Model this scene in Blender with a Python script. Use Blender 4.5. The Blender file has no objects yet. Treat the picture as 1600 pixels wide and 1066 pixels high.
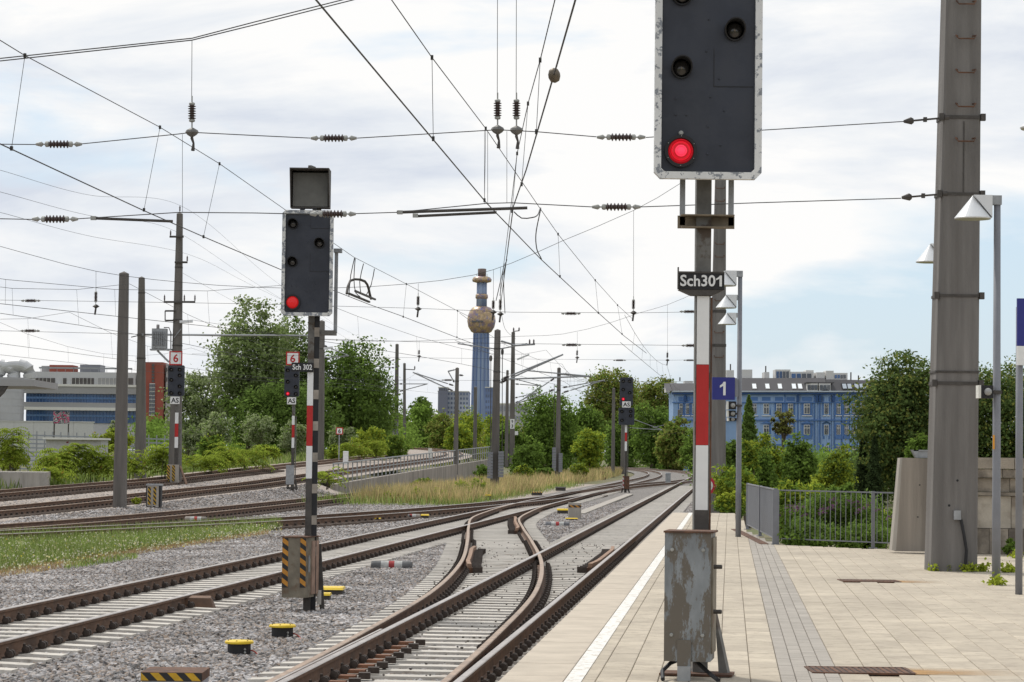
import bpy, math, random
import numpy as np
from mathutils import Vector, Matrix

random.seed(7)
SC = bpy.context.scene
COL = SC.collection

# ------------------------------------------------------------------ camera
F = 3911.0                      # focal length in photograph pixels (88 mm on 36 mm, 1600 px wide)
CZ = 2.0                        # eye height above the rail heads (z = 0)
PITCH = math.atan(178 / F)
ROLL = 0.0118
cp, sp, cr, sr = math.cos(PITCH), math.sin(PITCH), math.cos(ROLL), math.sin(ROLL)
cam_d = bpy.data.cameras.new('camera')
cam_d.sensor_width = 36.0
cam_d.lens = 36.0 * F / 1600.0
cam_d.clip_start = 0.3
cam_d.clip_end = 20000
cam = bpy.data.objects.new('camera', cam_d)
COL.objects.link(cam)
R0, U0, F0 = Vector((1, 0, 0)), Vector((0, -sp, cp)), Vector((0, cp, sp))
RR, UU = R0 * cr + U0 * sr, R0 * -sr + U0 * cr
cam.matrix_world = Matrix(((RR.x, UU.x, -F0.x, 0), (RR.y, UU.y, -F0.y, 0), (RR.z, UU.z, -F0.z, CZ), (0, 0, 0, 1)))
SC.camera = cam

# ------------------------------------------------------------------ sky, sun, exposure
SUN_AZ = math.radians(-38)      # ahead and to the left of the camera (from +Y)
SUN_EL = math.radians(54)
world = bpy.data.worlds.new('World')
SC.world = world
world.use_nodes = True
nt = world.node_tree
nt.nodes.clear()
def wn(t, **k):
    n = nt.nodes.new(t)
    for a, b in k.items(): setattr(n, a, b)
    return n
out = wn('ShaderNodeOutputWorld'); bg = wn('ShaderNodeBackground'); bg.inputs[1].default_value = 0.1
sky = wn('ShaderNodeTexSky', sky_type='NISHITA'); sky.sun_disc = False
sky.sun_elevation = SUN_EL; sky.sun_rotation = SUN_AZ; sky.air_density = 1.0; sky.dust_density = 1.0; sky.ozone_density = 1.5
tc = wn('ShaderNodeTexCoord')
def wnoise(scale, detail, rough, loc, dist=0.0, n=(0, 0, 0)):
    m = wn('ShaderNodeMapping'); m.inputs['Scale'].default_value = scale; m.inputs['Location'].default_value = loc
    m.inputs['Rotation'].default_value = n
    nt.links.new(tc.outputs['Generated'], m.inputs[0])
    x = wn('ShaderNodeTexNoise'); x.inputs['Scale'].default_value = 1.0; x.inputs['Detail'].default_value = detail
    x.inputs['Roughness'].default_value = rough; x.inputs['Distortion'].default_value = dist
    nt.links.new(m.outputs[0], x.inputs['Vector'])
    return x.outputs['Fac']
def wramp(src, stops):
    r = wn('ShaderNodeValToRGB'); e = r.color_ramp.elements
    while len(e) < len(stops): e.new(0.5)
    for i, (p, c) in enumerate(stops):
        e[i].position = p; e[i].color = (c[0], c[1], c[2], 1)
    nt.links.new(src, r.inputs[0]); return r.outputs[0]
cover = wramp(wnoise((5.0, 5.0, 19), 7, 0.52, (3.1, 1.7, 0.65), 0.25), [(0.345, (0, 0, 0)), (0.475, (1, 1, 1))])
shade = wramp(wnoise((5.0, 5.0, 19), 9, 0.58, (7.3, 2.9, 4.4), 0.35), [(0.36, (6.9, 7.4, 8.3)), (0.47, (8.5, 8.8, 9.2)), (0.56, (9.95, 9.9, 9.8))])
gain = wn('ShaderNodeMixRGB', blend_type='MULTIPLY'); gain.inputs[0].default_value = 1.0
nt.links.new(sky.outputs[0], gain.inputs[1]); gain.inputs[2].default_value = (1.0, 1.0, 1.0, 1)
thin = wn('ShaderNodeMixRGB'); thin.inputs[0].default_value = 0.6          # the blue gaps are veiled by thin high cloud
nt.links.new(gain.outputs[0], thin.inputs[1]); thin.inputs[2].default_value = (7.4, 9.1, 10.8, 1)
mix = wn('ShaderNodeMixRGB')
nt.links.new(cover, mix.inputs[0]); nt.links.new(thin.outputs[0], mix.inputs[1]); nt.links.new(shade, mix.inputs[2])
nt.links.new(mix.outputs[0], bg.inputs[0]); nt.links.new(bg.outputs[0], out.inputs[0])

sun_d = bpy.data.lights.new('sun', 'SUN'); sun_d.energy = 2.9; sun_d.angle = math.radians(7); sun_d.color = (1.0, 0.96, 0.89)
sun = bpy.data.objects.new('sun', sun_d); COL.objects.link(sun)
to_sun = Vector((math.sin(SUN_AZ) * math.cos(SUN_EL), math.cos(SUN_AZ) * math.cos(SUN_EL), math.sin(SUN_EL)))
sun.rotation_euler = to_sun.to_track_quat('Z', 'Y').to_euler()
vs = SC.view_settings
vs.view_transform = 'Standard'; vs.look = 'None'; vs.exposure = 0.0; vs.gamma = 1.0; vs.use_curve_mapping = False
SC.render.film_transparent = False
SC.cycles.max_bounces = 6; SC.cycles.transparent_max_bounces = 8
SC.cycles.use_denoising = True

# ------------------------------------------------------------------ measuring
def ray(px, py):
    u = (px - 800) / F; v = (533 - py) / F
    return RR * u + UU * v + F0
def at(px, py, Y):                      # the point of a sight line at distance Y
    d = ray(px, py); t = Y / d.y
    return Vector((d.x * t, Y, CZ + d.z * t))
def on(px, py, z=0.0):                  # where a sight line meets the level z
    d = ray(px, py); t = (z - CZ) / d.z
    return Vector((d.x * t, d.y * t, z))
def hgt(px, py, Y): return at(px, py, Y).z
def width(n, Y): return n * Y / F

# ------------------------------------------------------------------ materials
MATS = {}
def mat(name, col, rough=0.75, metal=0.0, var=0.14, scale=6.0, bump=0.0, bscale=40.0, col2=None, thr=0.55, s2=4.0,
        island=0.0, det=6.0, rg2=0.62, patch=0.0, emit=None, spec=0.35, stretch=(1, 1, 1), rnd=0.0, edge=0.03, col3=None, thr3=0.6, s3=2.0):
    if name in MATS: return MATS[name]
    m = bpy.data.materials.new(name); m.use_nodes = True
    t = m.node_tree; N = t.nodes; L = t.links
    b = N['Principled BSDF']
    b.inputs['Roughness'].default_value = rough; b.inputs['Metallic'].default_value = metal
    b.inputs['Specular IOR Level'].default_value = spec
    tcn = N.new('ShaderNodeTexCoord'); oi = N.new('ShaderNodeObjectInfo')
    mp = N.new('ShaderNodeMapping'); mp.inputs['Scale'].default_value = stretch
    ad = N.new('ShaderNodeVectorMath'); ad.operation = 'MULTIPLY_ADD'
    cx = N.new('ShaderNodeCombineXYZ')
    for i in range(3): L.new(oi.outputs['Random'], cx.inputs[i])
    L.new(cx.outputs[0], ad.inputs[0]); ad.inputs[1].default_value = (37, 53, 71); L.new(tcn.outputs['Object'], ad.inputs[2])
    L.new(ad.outputs[0], mp.inputs[0]); vec = mp.outputs[0]
    def noise(sc, det=5.0, rg=0.6):
        n = N.new('ShaderNodeTexNoise'); n.inputs['Scale'].default_value = sc; n.inputs['Detail'].default_value = det
        n.inputs['Roughness'].default_value = rg; L.new(vec, n.inputs['Vector']); return n.outputs['Fac']
    def mixc(fac, a, bb, mode='MIX'):
        x = N.new('ShaderNodeMixRGB'); x.blend_type = mode
        for i, s in ((0, fac), (1, a), (2, bb)):
            if hasattr(s, 'is_linked'): L.new(s, x.inputs[i])
            elif isinstance(s, (tuple, list)): x.inputs[i].default_value = (s[0], s[1], s[2], 1)
            else: x.inputs[i].default_value = s
        return x.outputs[0]
    def step(src, lo, hi):
        r = N.new('ShaderNodeMapRange'); r.inputs[1].default_value = lo; r.inputs[2].default_value = hi
        L.new(src, r.inputs[0]); return r.outputs[0]
    lo = tuple(max(0, c * (1 - var)) for c in col); hi = tuple(min(1, c * (1 + var)) for c in col)
    c = mixc(step(noise(scale), 0.3, 0.7), lo, hi)
    if island > 0 or rnd > 0:
        if island > 0:
            g = N.new('ShaderNodeNewGeometry'); rs = g.outputs['Random Per Island']; amt = island
        else:
            rs = oi.outputs['Random']; amt = rnd
        r = N.new('ShaderNodeMapRange'); r.inputs[3].default_value = 1 - amt; r.inputs[4].default_value = 1 + amt
        L.new(rs, r.inputs[0])
        c = mixc(1.0, c, r.outputs[0], 'MULTIPLY')
    if patch > 0:                    # dirt drifting over metres of ground, whatever piece it falls on
        gp_ = N.new('ShaderNodeNewGeometry'); pn = N.new('ShaderNodeTexNoise'); pn.inputs['Scale'].default_value = 0.55; pn.inputs['Detail'].default_value = 5; L.new(gp_.outputs['Position'], pn.inputs['Vector'])
        pr = N.new('ShaderNodeMapRange'); pr.inputs[1].default_value = 0.33; pr.inputs[2].default_value = 0.67; pr.inputs[3].default_value = 1 - patch; pr.inputs[4].default_value = 1 + patch; L.new(pn.outputs['Fac'], pr.inputs[0]); c = mixc(1.0, c, pr.outputs[0], 'MULTIPLY')
    if col2: c = mixc(step(noise(s2, det, rg2), thr - edge, thr + edge), c, col2)
    if col3: c = mixc(step(noise(s3, 6.0, 0.66), thr3 - edge, thr3 + edge), c, col3)
    L.new(c, b.inputs['Base Color'])
    if bump:
        bn = N.new('ShaderNodeBump'); bn.inputs['Strength'].default_value = bump; bn.inputs['Distance'].default_value = 0.02
        L.new(noise(bscale, 4.0), bn.inputs['Height']); L.new(bn.outputs[0], b.inputs['Normal'])
    if emit:
        b.inputs['Emission Color'].default_value = (emit[0], emit[1], emit[2], 1); b.inputs['Emission Strength'].default_value = emit[3]
    MATS[name] = m
    return m

def leafmat(name, col, var=0.35, trans=0.35, col2=None, f2=0.2, nscale=0.5):
    if name in MATS: return MATS[name]
    m = bpy.data.materials.new(name); m.use_nodes = True
    t = m.node_tree; N = t.nodes; L = t.links; N.clear()
    o = N.new('ShaderNodeOutputMaterial'); d = N.new('ShaderNodeBsdfDiffuse'); tr = N.new('ShaderNodeBsdfTranslucent')
    mx = N.new('ShaderNodeMixShader'); mx.inputs[0].default_value = min(0.5, trans + 0.1)
    g = N.new('ShaderNodeNewGeometry'); r = N.new('ShaderNodeValToRGB'); e = r.color_ramp.elements
    lo = tuple(c * (1 - var) for c in col); hi = tuple(min(1, c * (1 + var)) for c in col)
    e[0].color = (*lo, 1); e[1].color = (*hi, 1)
    if col2:
        e[1].position = 1 - f2; x = e.new(1.0); x.color = (*col2, 1)
    L.new(g.outputs['Random Per Island'], r.inputs[0])
    tcn = N.new('ShaderNodeTexCoord'); n = N.new('ShaderNodeTexNoise'); n.inputs['Scale'].default_value = nscale; n.inputs['Detail'].default_value = 3
    L.new(tcn.outputs['Object'], n.inputs['Vector'])
    mr = N.new('ShaderNodeMapRange'); mr.inputs[1].default_value = 0.3; mr.inputs[2].default_value = 0.7; mr.inputs[3].default_value = 0.72; mr.inputs[4].default_value = 1.3
    L.new(n.outputs['Fac'], mr.inputs[0])
    mu = N.new('ShaderNodeMixRGB'); mu.blend_type = 'MULTIPLY'; mu.inputs[0].default_value = 1
    L.new(r.outputs[0], mu.inputs[1]); L.new(mr.outputs[0], mu.inputs[2])
    L.new(mu.outputs[0], d.inputs[0]); L.new(mu.outputs[0], tr.inputs[0])
    L.new(d.outputs[0], mx.inputs[1]); L.new(tr.outputs[0], mx.inputs[2]); L.new(mx.outputs[0], o.inputs[0])
    MATS[name] = m
    return m

def stripemat(name, ca, cb, period, slope, axis='X'):
    """diagonal warning stripes of flat paint, laid out in the object's own coordinates"""
    if name in MATS: return MATS[name]
    m = bpy.data.materials.new(name); m.use_nodes = True
    t = m.node_tree; N = t.nodes; L = t.links; b = N['Principled BSDF']; b.inputs['Roughness'].default_value = 0.6
    tcn = N.new('ShaderNodeTexCoord'); s = N.new('ShaderNodeSeparateXYZ'); L.new(tcn.outputs['Object'], s.inputs[0])
    a = N.new('ShaderNodeMath'); a.operation = 'MULTIPLY_ADD'; L.new(s.outputs[axis], a.inputs[0]); a.inputs[1].default_value = slope; L.new(s.outputs['Z'], a.inputs[2])
    d = N.new('ShaderNodeMath'); d.operation = 'DIVIDE'; L.new(a.outputs[0], d.inputs[0]); d.inputs[1].default_value = period
    f = N.new('ShaderNodeMath'); f.operation = 'FRACT'; L.new(d.outputs[0], f.inputs[0])
    g = N.new('ShaderNodeMath'); g.operation = 'GREATER_THAN'; L.new(f.outputs[0], g.inputs[0]); g.inputs[1].default_value = 0.5
    n = N.new('ShaderNodeTexNoise'); n.inputs['Scale'].default_value = 14; L.new(tcn.outputs['Object'], n.inputs['Vector'])
    x = N.new('ShaderNodeMixRGB'); x.inputs[1].default_value = (*ca, 1); x.inputs[2].default_value = (*cb, 1); L.new(g.outputs[0], x.inputs[0])
    y = N.new('ShaderNodeMixRGB'); y.blend_type = 'MULTIPLY'; y.inputs[0].default_value = 0.5; L.new(x.outputs[0], y.inputs[1]); L.new(n.outputs['Fac'], y.inputs[2])
    L.new(y.outputs[0], b.inputs['Base Color'])
    MATS[name] = m
    return m

M_mast = mat('mast_concrete', (0.14, 0.128, 0.117), 0.9, bump=0.25, bscale=60, var=0.26, scale=2.5, stretch=(1.5, 1.5, 0.14), island=0)
M_pillar = mat('pillar_concrete', (0.172, 0.161, 0.152), 0.92, bump=0.35, bscale=55, var=0.24, scale=3.0, stretch=(2.2, 2.2, 0.16), col2=(0.135, 0.124, 0.115), thr=0.6, s2=1.6, edge=0.12)
M_panel = mat('wall_panel_concrete', (0.265, 0.232, 0.196), 0.92, bump=0.3, bscale=45, var=0.3, scale=1.3, stretch=(3, 3, 0.16), col2=(0.34, 0.305, 0.26), thr=0.6, s2=1.2, edge=0.08)
M_conc = mat('light_concrete', (0.36, 0.33, 0.29), 0.92, bump=0.3, bscale=45, var=0.2, scale=2.0, stretch=(2, 2, 0.3))
M_wallc = mat('stained_concrete', (0.27, 0.24, 0.21), 0.92, bump=0.3, bscale=25, var=0.35, scale=1.2, stretch=(1.2, 1.2, 0.25))
M_stone = mat('old_stone', (0.30, 0.26, 0.21), 0.95, bump=0.6, bscale=18, var=0.3, scale=2.0, col2=(0.10, 0.085, 0.07), thr=0.58, s2=1.6, edge=0.1)
M_galv = mat('galvanised_steel', (0.32, 0.33, 0.34), 0.55, 0.6, var=0.18, scale=9)
M_gpaint = mat('grey_paint', (0.20, 0.205, 0.225), 0.5, var=0.08, scale=5)
M_darkst = mat('dark_steel', (0.075, 0.068, 0.062), 0.7, 0.2, var=0.3, scale=8)
M_post = mat('weathered_post', (0.15, 0.145, 0.135), 0.75, 0.15, var=0.3, scale=7, col2=(0.09, 0.07, 0.055), thr=0.58, s2=5)
M_rust = mat('rust', (0.13, 0.066, 0.04), 0.9, var=0.35, scale=12, col2=(0.07, 0.045, 0.035), thr=0.55, s2=9, edge=0.1)
M_railside = mat('rail_rust', (0.155, 0.092, 0.060), 0.85, var=0.25, scale=5, stretch=(1, 1, 1), col2=(0.10, 0.066, 0.048), thr=0.56, s2=3, edge=0.1)
M_railtop = mat('rail_head', (0.42, 0.37, 0.33), 0.33, 0.8, var=0.2, scale=3)
M_railtop2 = mat('rail_head_worn', (0.33, 0.235, 0.165), 0.45, 0.5, var=0.3, scale=5)
M_sleeper = mat('sleeper_concrete', (0.52, 0.485, 0.435), 0.93, bump=0.25, bscale=50, var=0.14, scale=5, rnd=0.12, col2=(0.27, 0.23, 0.19), thr=0.64, s2=6, edge=0.08)
M_sleepold = mat('sleeper_old', (0.10, 0.075, 0.06), 0.95, var=0.3, scale=6, rnd=0.2)
M_clip = mat('clip_steel', (0.055, 0.042, 0.035), 0.75, 0.3, var=0.3, scale=20)
M_wire = mat('overhead_wire', (0.05, 0.048, 0.045), 0.6, 0.3, var=0.1)
M_porc = mat('brown_porcelain', (0.055, 0.035, 0.03), 0.25, var=0.2, scale=10, spec=0.6)
M_cap = mat('insulator_cap', (0.33, 0.33, 0.31), 0.6, 0.3, var=0.2, scale=10)
M_navy = mat('signal_black', (0.030, 0.034, 0.047), 0.45, var=0.25, scale=2.5, col2=(0.038, 0.041, 0.052), thr=0.6, s2=5, edge=0.15)
M_black = mat('matt_black', (0.018, 0.018, 0.02), 0.6, var=0.2)
M_peel = mat('peeling_white', (0.68, 0.68, 0.67), 0.6, var=0.08, scale=5, col2=(0.24, 0.255, 0.28), thr=0.55, s2=13, edge=0.01, det=12.0, rg2=0.72, col3=(0.30, 0.16, 0.09), thr3=0.76, s3=30)
M_peel2 = mat('worn_white', (0.60, 0.60, 0.58), 0.6, var=0.08, scale=5, col2=(0.22, 0.235, 0.26), thr=0.51, s2=16, edge=0.012, det=12.0, rg2=0.72)
M_boxpeel = mat('peeling_grey', (0.215, 0.23, 0.24), 0.55, 0.15, var=0.28, scale=7, col2=(0.135, 0.118, 0.096), thr=0.50, s2=5.0, edge=0.016, det=12.0, rg2=0.72, stretch=(1.3, 1.3, 0.45), col3=(0.36, 0.36, 0.35), thr3=0.70, s3=40)
M_boxolive = mat('olive_metal', (0.19, 0.165, 0.125), 0.75, 0.1, var=0.3, scale=6, col2=(0.13, 0.08, 0.05), thr=0.6, s2=7, edge=0.1)
M_brownpaint = mat('brown_paint', (0.30, 0.20, 0.15), 0.7, var=0.25, scale=6)
M_white = mat('white_paint', (0.74, 0.74, 0.73), 0.5, var=0.05)
M_lampw = mat('lamp_white', (0.66, 0.67, 0.68), 0.35, var=0.03, spec=0.5)
M_red = mat('red_paint', (0.44, 0.022, 0.02), 0.5, var=0.08)
M_yellow = mat('yellow_plastic', (0.72, 0.50, 0.03), 0.45, var=0.12)
M_signblue = mat('sign_blue', (0.025, 0.03, 0.20), 0.4, var=0.05)
M_lensred = mat('red_lens', (0.4, 0.01, 0.02), 0.2, var=0.05, emit=(0.75, 0.015, 0.025, 0.30))
M_lensmid = mat('red_lens_ring', (0.5, 0.01, 0.02), 0.2, var=0.05, emit=(1.0, 0.016, 0.04, 0.55))
M_lensdim = mat('red_lens_side', (0.5, 0.01, 0.012), 0.25, var=0.05, emit=(0.9, 0.03, 0.03, 0.26))
M_lenshot = mat('red_lens_core', (0.8, 0.05, 0.1), 0.2, var=0.02, emit=(1.0, 0.03, 0.085, 0.85))
M_lensdark = mat('dark_lens', (0.03, 0.028, 0.027), 0.15, var=0.3, spec=0.7)
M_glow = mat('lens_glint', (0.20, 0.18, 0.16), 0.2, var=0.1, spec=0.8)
M_orange = stripemat('warning_stripes', (0.02, 0.02, 0.02), (0.62, 0.27, 0.03), 0.14, 0.75)
M_orange2 = stripemat('warning_stripes_fine', (0.02, 0.02, 0.02), (0.60, 0.36, 0.03), 0.17, 1.2)
M_pave = mat('beige_paver', (0.465, 0.405, 0.318), 0.92, var=0.13, scale=0.6, island=0.045, bump=0.2, bscale=60, col2=(0.335, 0.288, 0.228), thr=0.57, s2=1.1, edge=0.16, det=9.0, rg2=0.7, col3=(0.24, 0.20, 0.16), thr3=0.665, s3=9.0)
M_paveg = mat('grey_paver', (0.325, 0.295, 0.258), 0.92, var=0.12, scale=2, island=0.09, bump=0.2, bscale=60)
M_joint = mat('joint_sand', (0.30, 0.245, 0.18), 0.97, var=0.2)
M_kerb = mat('platform_kerb', (0.45, 0.39, 0.315), 0.92, var=0.12, scale=3, island=0.06, bump=0.2, bscale=50)
M_line = mat('white_line', (0.68, 0.66, 0.62), 0.8, var=0.1, scale=9, col2=(0.45, 0.40, 0.33), thr=0.565, s2=14, det=10.0, rg2=0.7)
M_ballast = mat('ballast_grey', (0.15, 0.138, 0.127), 0.95, bump=1.0, bscale=16, var=0.5, scale=11, col2=(0.27, 0.245, 0.225), thr=0.55, s2=13, edge=0.04)
M_yard = mat('ballast_yard', (0.30, 0.25, 0.21), 0.95, bump=1.0, bscale=12, var=0.4, scale=9, col2=(0.43, 0.385, 0.345), thr=0.56, s2=10, edge=0.05, col3=(0.15, 0.12, 0.10), thr3=0.60, s3=8)
M_earth = mat('earth', (0.16, 0.13, 0.075), 0.97, var=0.35, scale=0.8, col2=(0.10, 0.115, 0.04), thr=0.5, s2=0.4, edge=0.1)
M_stonepc = mat('ballast_stone', (0.245, 0.235, 0.232), 0.9, var=0.25, scale=6, rnd=0.8, patch=0.38, col2=(0.33, 0.25, 0.19), thr=0.57, s2=0.9, edge=0.08)
M_stonerust = mat('rusty_stone', (0.16, 0.10, 0.07), 0.95, var=0.3, scale=6, rnd=0.6)
M_stonedark = mat('dark_crumb', (0.11, 0.095, 0.082), 0.95, var=0.3, scale=6, rnd=0.5)
M_bark = mat('bark', (0.10, 0.08, 0.06), 0.95, var=0.35, scale=5, stretch=(1, 1, 0.3), bump=0.5, bscale=12)
M_glass = mat('window_glass', (0.05, 0.06, 0.075), 0.08, var=0.3, scale=0.4, spec=0.8)
M_glassblue = mat('blue_glass', (0.035, 0.10, 0.24), 0.15, var=0.45, scale=0.35, spec=0.6)
M_frame = mat('window_frame', (0.66, 0.65, 0.60), 0.6, var=0.05)

LW = leafmat
M_leafA = leafmat('leaf_green', (0.169, 0.259, 0.049), 0.4)
M_leafD = leafmat('leaf_dark', (0.136, 0.205, 0.049), 0.4, 0.3)
M_leafY = leafmat('leaf_yellow_green', (0.328, 0.384, 0.049), 0.35, 0.4)
M_leafS = leafmat('leaf_silver', (0.307, 0.356, 0.187), 0.35, 0.3)
M_leafP = leafmat('leaf_poplar', (0.198, 0.259, 0.090), 0.45, 0.35, (0.24, 0.26, 0.15), 0.16)
M_leafT = leafmat('leaf_ailanthus', (0.248, 0.317, 0.045), 0.4, 0.4, (0.25, 0.15, 0.03), 0.06)
M_leafO = leafmat('leaf_olive', (0.228, 0.241, 0.062), 0.4, 0.35)
M_leafC = leafmat('leaf_conifer', (0.050, 0.073, 0.029), 0.4, 0.15)
M_leafB = leafmat('leaf_dark_layered', (0.104, 0.150, 0.046), 0.4, 0.3)
M_flower = leafmat('flower_purple', (0.22, 0.10, 0.20), 0.3, 0.3)
M_grass = leafmat('grass_green', (0.17, 0.235, 0.06), 0.45, 0.35, (0.40, 0.39, 0.19), 0.3, 0.6)
M_dry = leafmat('grass_dry', (0.42, 0.33, 0.165), 0.4, 0.35, (0.19, 0.24, 0.07), 0.42, 0.22)

# ------------------------------------------------------------------ objects
ORG = {}
def tag(o, label=None, cat=None, group=None, kind=None):
    if label: o['label'] = label
    if cat: o['category'] = cat
    if group: o['group'] = group
    if kind: o['kind'] = kind
    return o
def thing(name, label, cat, loc=(0, 0, 0), group=None, kind=None):
    o = bpy.data.objects.new(name, None); COL.objects.link(o); o.location = loc; o.empty_display_size = 0.2
    ORG[o.name] = Vector(loc); tag(o, label, cat, group, kind)
    return o
def org(p): return ORG.get(p.name, Vector((0, 0, 0))) if p else Vector((0, 0, 0))
def link(name, me, parent=None, loc=None):
    """loc is a world position; children carry the difference to their parent's origin"""
    o = bpy.data.objects.new(name, me); COL.objects.link(o)
    l = Vector(loc) if loc is not None else org(parent)
    if parent:
        o.parent = parent; o.location = l - org(parent)
    else: o.location = l
    ORG[o.name] = l
    return o

class MB:
    def __init__(s): s.v = []; s.f = []; s.m = []
    def add(s, vs_, fs, m=0):
        n = len(s.v); s.v += [tuple(p) for p in vs_]
        for f in fs: s.f.append(tuple(i + n for i in f)); s.m.append(m)
        return s
    def box(s, x0, x1, y0, y1, z0, z1, m=0):
        return s.add([(x0, y0, z0), (x1, y0, z0), (x1, y1, z0), (x0, y1, z0), (x0, y0, z1), (x1, y0, z1), (x1, y1, z1), (x0, y1, z1)],
                     [(0, 3, 2, 1), (4, 5, 6, 7), (0, 1, 5, 4), (1, 2, 6, 5), (2, 3, 7, 6), (3, 0, 4, 7)], m)
    def cbox(s, c, sx, sy, sz, m=0): return s.box(c[0] - sx / 2, c[0] + sx / 2, c[1] - sy / 2, c[1] + sy / 2, c[2] - sz / 2, c[2] + sz / 2, m)
    def taper(s, c, z0, z1, w0, d0, w1, d1, m=0, off=(0, 0)):
        x, y = c; ox, oy = off
        v = [(x - w0 / 2, y - d0 / 2, z0), (x + w0 / 2, y - d0 / 2, z0), (x + w0 / 2, y + d0 / 2, z0), (x - w0 / 2, y + d0 / 2, z0)]
        v += [(x + ox - w1 / 2, y + oy - d1 / 2, z1), (x + ox + w1 / 2, y + oy - d1 / 2, z1), (x + ox + w1 / 2, y + oy + d1 / 2, z1), (x + ox - w1 / 2, y + oy + d1 / 2, z1)]
        return s.add(v, [(0, 3, 2, 1), (4, 5, 6, 7), (0, 1, 5, 4), (1, 2, 6, 5), (2, 3, 7, 6), (3, 0, 4, 7)], m)
    def bar(s, p0, p1, w, h, m=0, up=(0, 0, 1)):
        p0 = Vector(p0); p1 = Vector(p1); d = (p1 - p0).normalized(); u = Vector(up)
        if abs(d.dot(u)) > 0.98: u = Vector((0, 1, 0))
        a = d.cross(u).normalized(); b = a.cross(d).normalized()
        v = []
        for p in (p0, p1):
            for i, j in ((-1, -1), (1, -1), (1, 1), (-1, 1)): v.append(p + a * (i * w / 2) + b * (j * h / 2))
        return s.add(v, [(0, 1, 2, 3), (7, 6, 5, 4), (0, 4, 5, 1), (1, 5, 6, 2), (2, 6, 7, 3), (3, 7, 4, 0)], m)
    def tube(s, pts, r, n=6, m=0, rs=None):
        pts = [Vector(p) for p in pts]; v = []; f = []
        up = Vector((0, 0, 1))
        for i, p in enumerate(pts):
            d = (pts[min(i + 1, len(pts) - 1)] - pts[max(i - 1, 0)]).normalized()
            u = up if abs(d.dot(up)) < 0.97 else Vector((0, 1, 0))
            a = d.cross(u).normalized(); b = a.cross(d)
            rr = rs[i] if rs else r
            for k in range(n):
                t = 2 * math.pi * k / n; v.append(p + a * (math.cos(t) * rr) + b * (math.sin(t) * rr))
        for i in range(len(pts) - 1):
            for k in range(n):
                f.append((i * n + k, i * n + (k + 1) % n, (i + 1) * n + (k + 1) % n, (i + 1) * n + k))
        f.append(tuple(range(n))[::-1]); f.append(tuple(range((len(pts) - 1) * n, len(pts) * n)))
        return s.add(v, f, m)
    def lathe(s, prof, c, axis=(0, 0, 1), n=16, m=0):
        """profile of (radius, distance along the axis)"""
        c = Vector(c); ax = Vector(axis).normalized()
        a = ax.orthogonal().normalized(); b = ax.cross(a); v = []; f = []
        for r, z in prof:
            for k in range(n):
                t = 2 * math.pi * k / n; v.append(c + ax * z + a * (math.cos(t) * r) + b * (math.sin(t) * r))
        for i in range(len(prof) - 1):
            for k in range(n): f.append((i * n + k, i * n + (k + 1) % n, (i + 1) * n + (k + 1) % n, (i + 1) * n + k))
        f.append(tuple(range(n))[::-1]); f.append(tuple(range((len(prof) - 1) * n, len(prof) * n)))
        return s.add(v, f, m)
    def prism(s, poly, y0, y1, m=0):
        """a polygon in the XZ plane given depth"""
        n = len(poly); v = [(x, y0, z) for x, z in poly] + [(x, y1, z) for x, z in poly]
        f = [tuple(range(n)), tuple(range(n, 2 * n))[::-1]] + [(i, i + n, (i + 1) % n + n, (i + 1) % n) for i in range(n)]
        return s.add(v, f, m)
    def mesh(s, name, mats, o=Vector((0, 0, 0)), smooth=False):
        me = bpy.data.meshes.new(name)
        me.from_pydata([(p[0] - o.x, p[1] - o.y, p[2] - o.z) for p in s.v], [], s.f)
        for q in (mats if isinstance(mats, (list, tuple)) else [mats]): me.materials.append(q)
        if any(s.m): me.polygons.foreach_set('material_index', s.m)
        if smooth: me.polygons.foreach_set('use_smooth', [True] * len(s.f))
        return me
    def build(s, name, mats, parent=None, smooth=False, loc=None):
        l = Vector(loc) if loc is not None else org(parent)
        return link(name, s.mesh(name, mats, l, smooth), parent, l)

def copy_tree(o, loc, parent=None):
    c = o.copy(); COL.objects.link(c); c.parent = parent
    if loc is not None: c.location = loc
    ORG[c.name] = Vector(loc) if loc is not None else Vector((0, 0, 0))
    for ch in list(o.children): copy_tree(ch, ch.location, c)
    return c

# lettering, made once as meshes from the built-in font
TXT = {}
def text_mesh(body, bold=0.02):
    cu = bpy.data.curves.new('lettering', 'FONT'); cu.body = body; cu.size = 1.0; cu.offset = bold; cu.extrude = 0.01; cu.resolution_u = 3
    o = bpy.data.objects.new('lettering_tmp', cu); COL.objects.link(o)
    me = bpy.data.meshes.new_from_object(o.evaluated_get(bpy.context.evaluated_depsgraph_get()))
    co = np.zeros(len(me.vertices) * 3); me.vertices.foreach_get('co', co); co = co.reshape(-1, 3)
    fs = [tuple(p.vertices) for p in me.polygons]
    bpy.data.objects.remove(o); bpy.data.meshes.remove(me)
    return co, fs
for body in ('Sch30', 'Sch 302', 'AS', '6', '9', '3', 'H'): TXT[body] = text_mesh(body)
one = [(0.62, 0), (0.92, 0), (0.92, 1), (0.66, 1), (0.52, 0.86), (0.2, 0.72), (0.2, 0.56), (0.62, 0.70)]
TXT['1'] = (np.array([(x, y, -0.01) for x, y in one] + [(x, y, 0.01) for x, y in one]), [tuple(range(8, 16)), tuple(range(8))[::-1]] + [(i, (i + 1) % 8, 8 + (i + 1) % 8, 8 + i) for i in range(8)])
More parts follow.
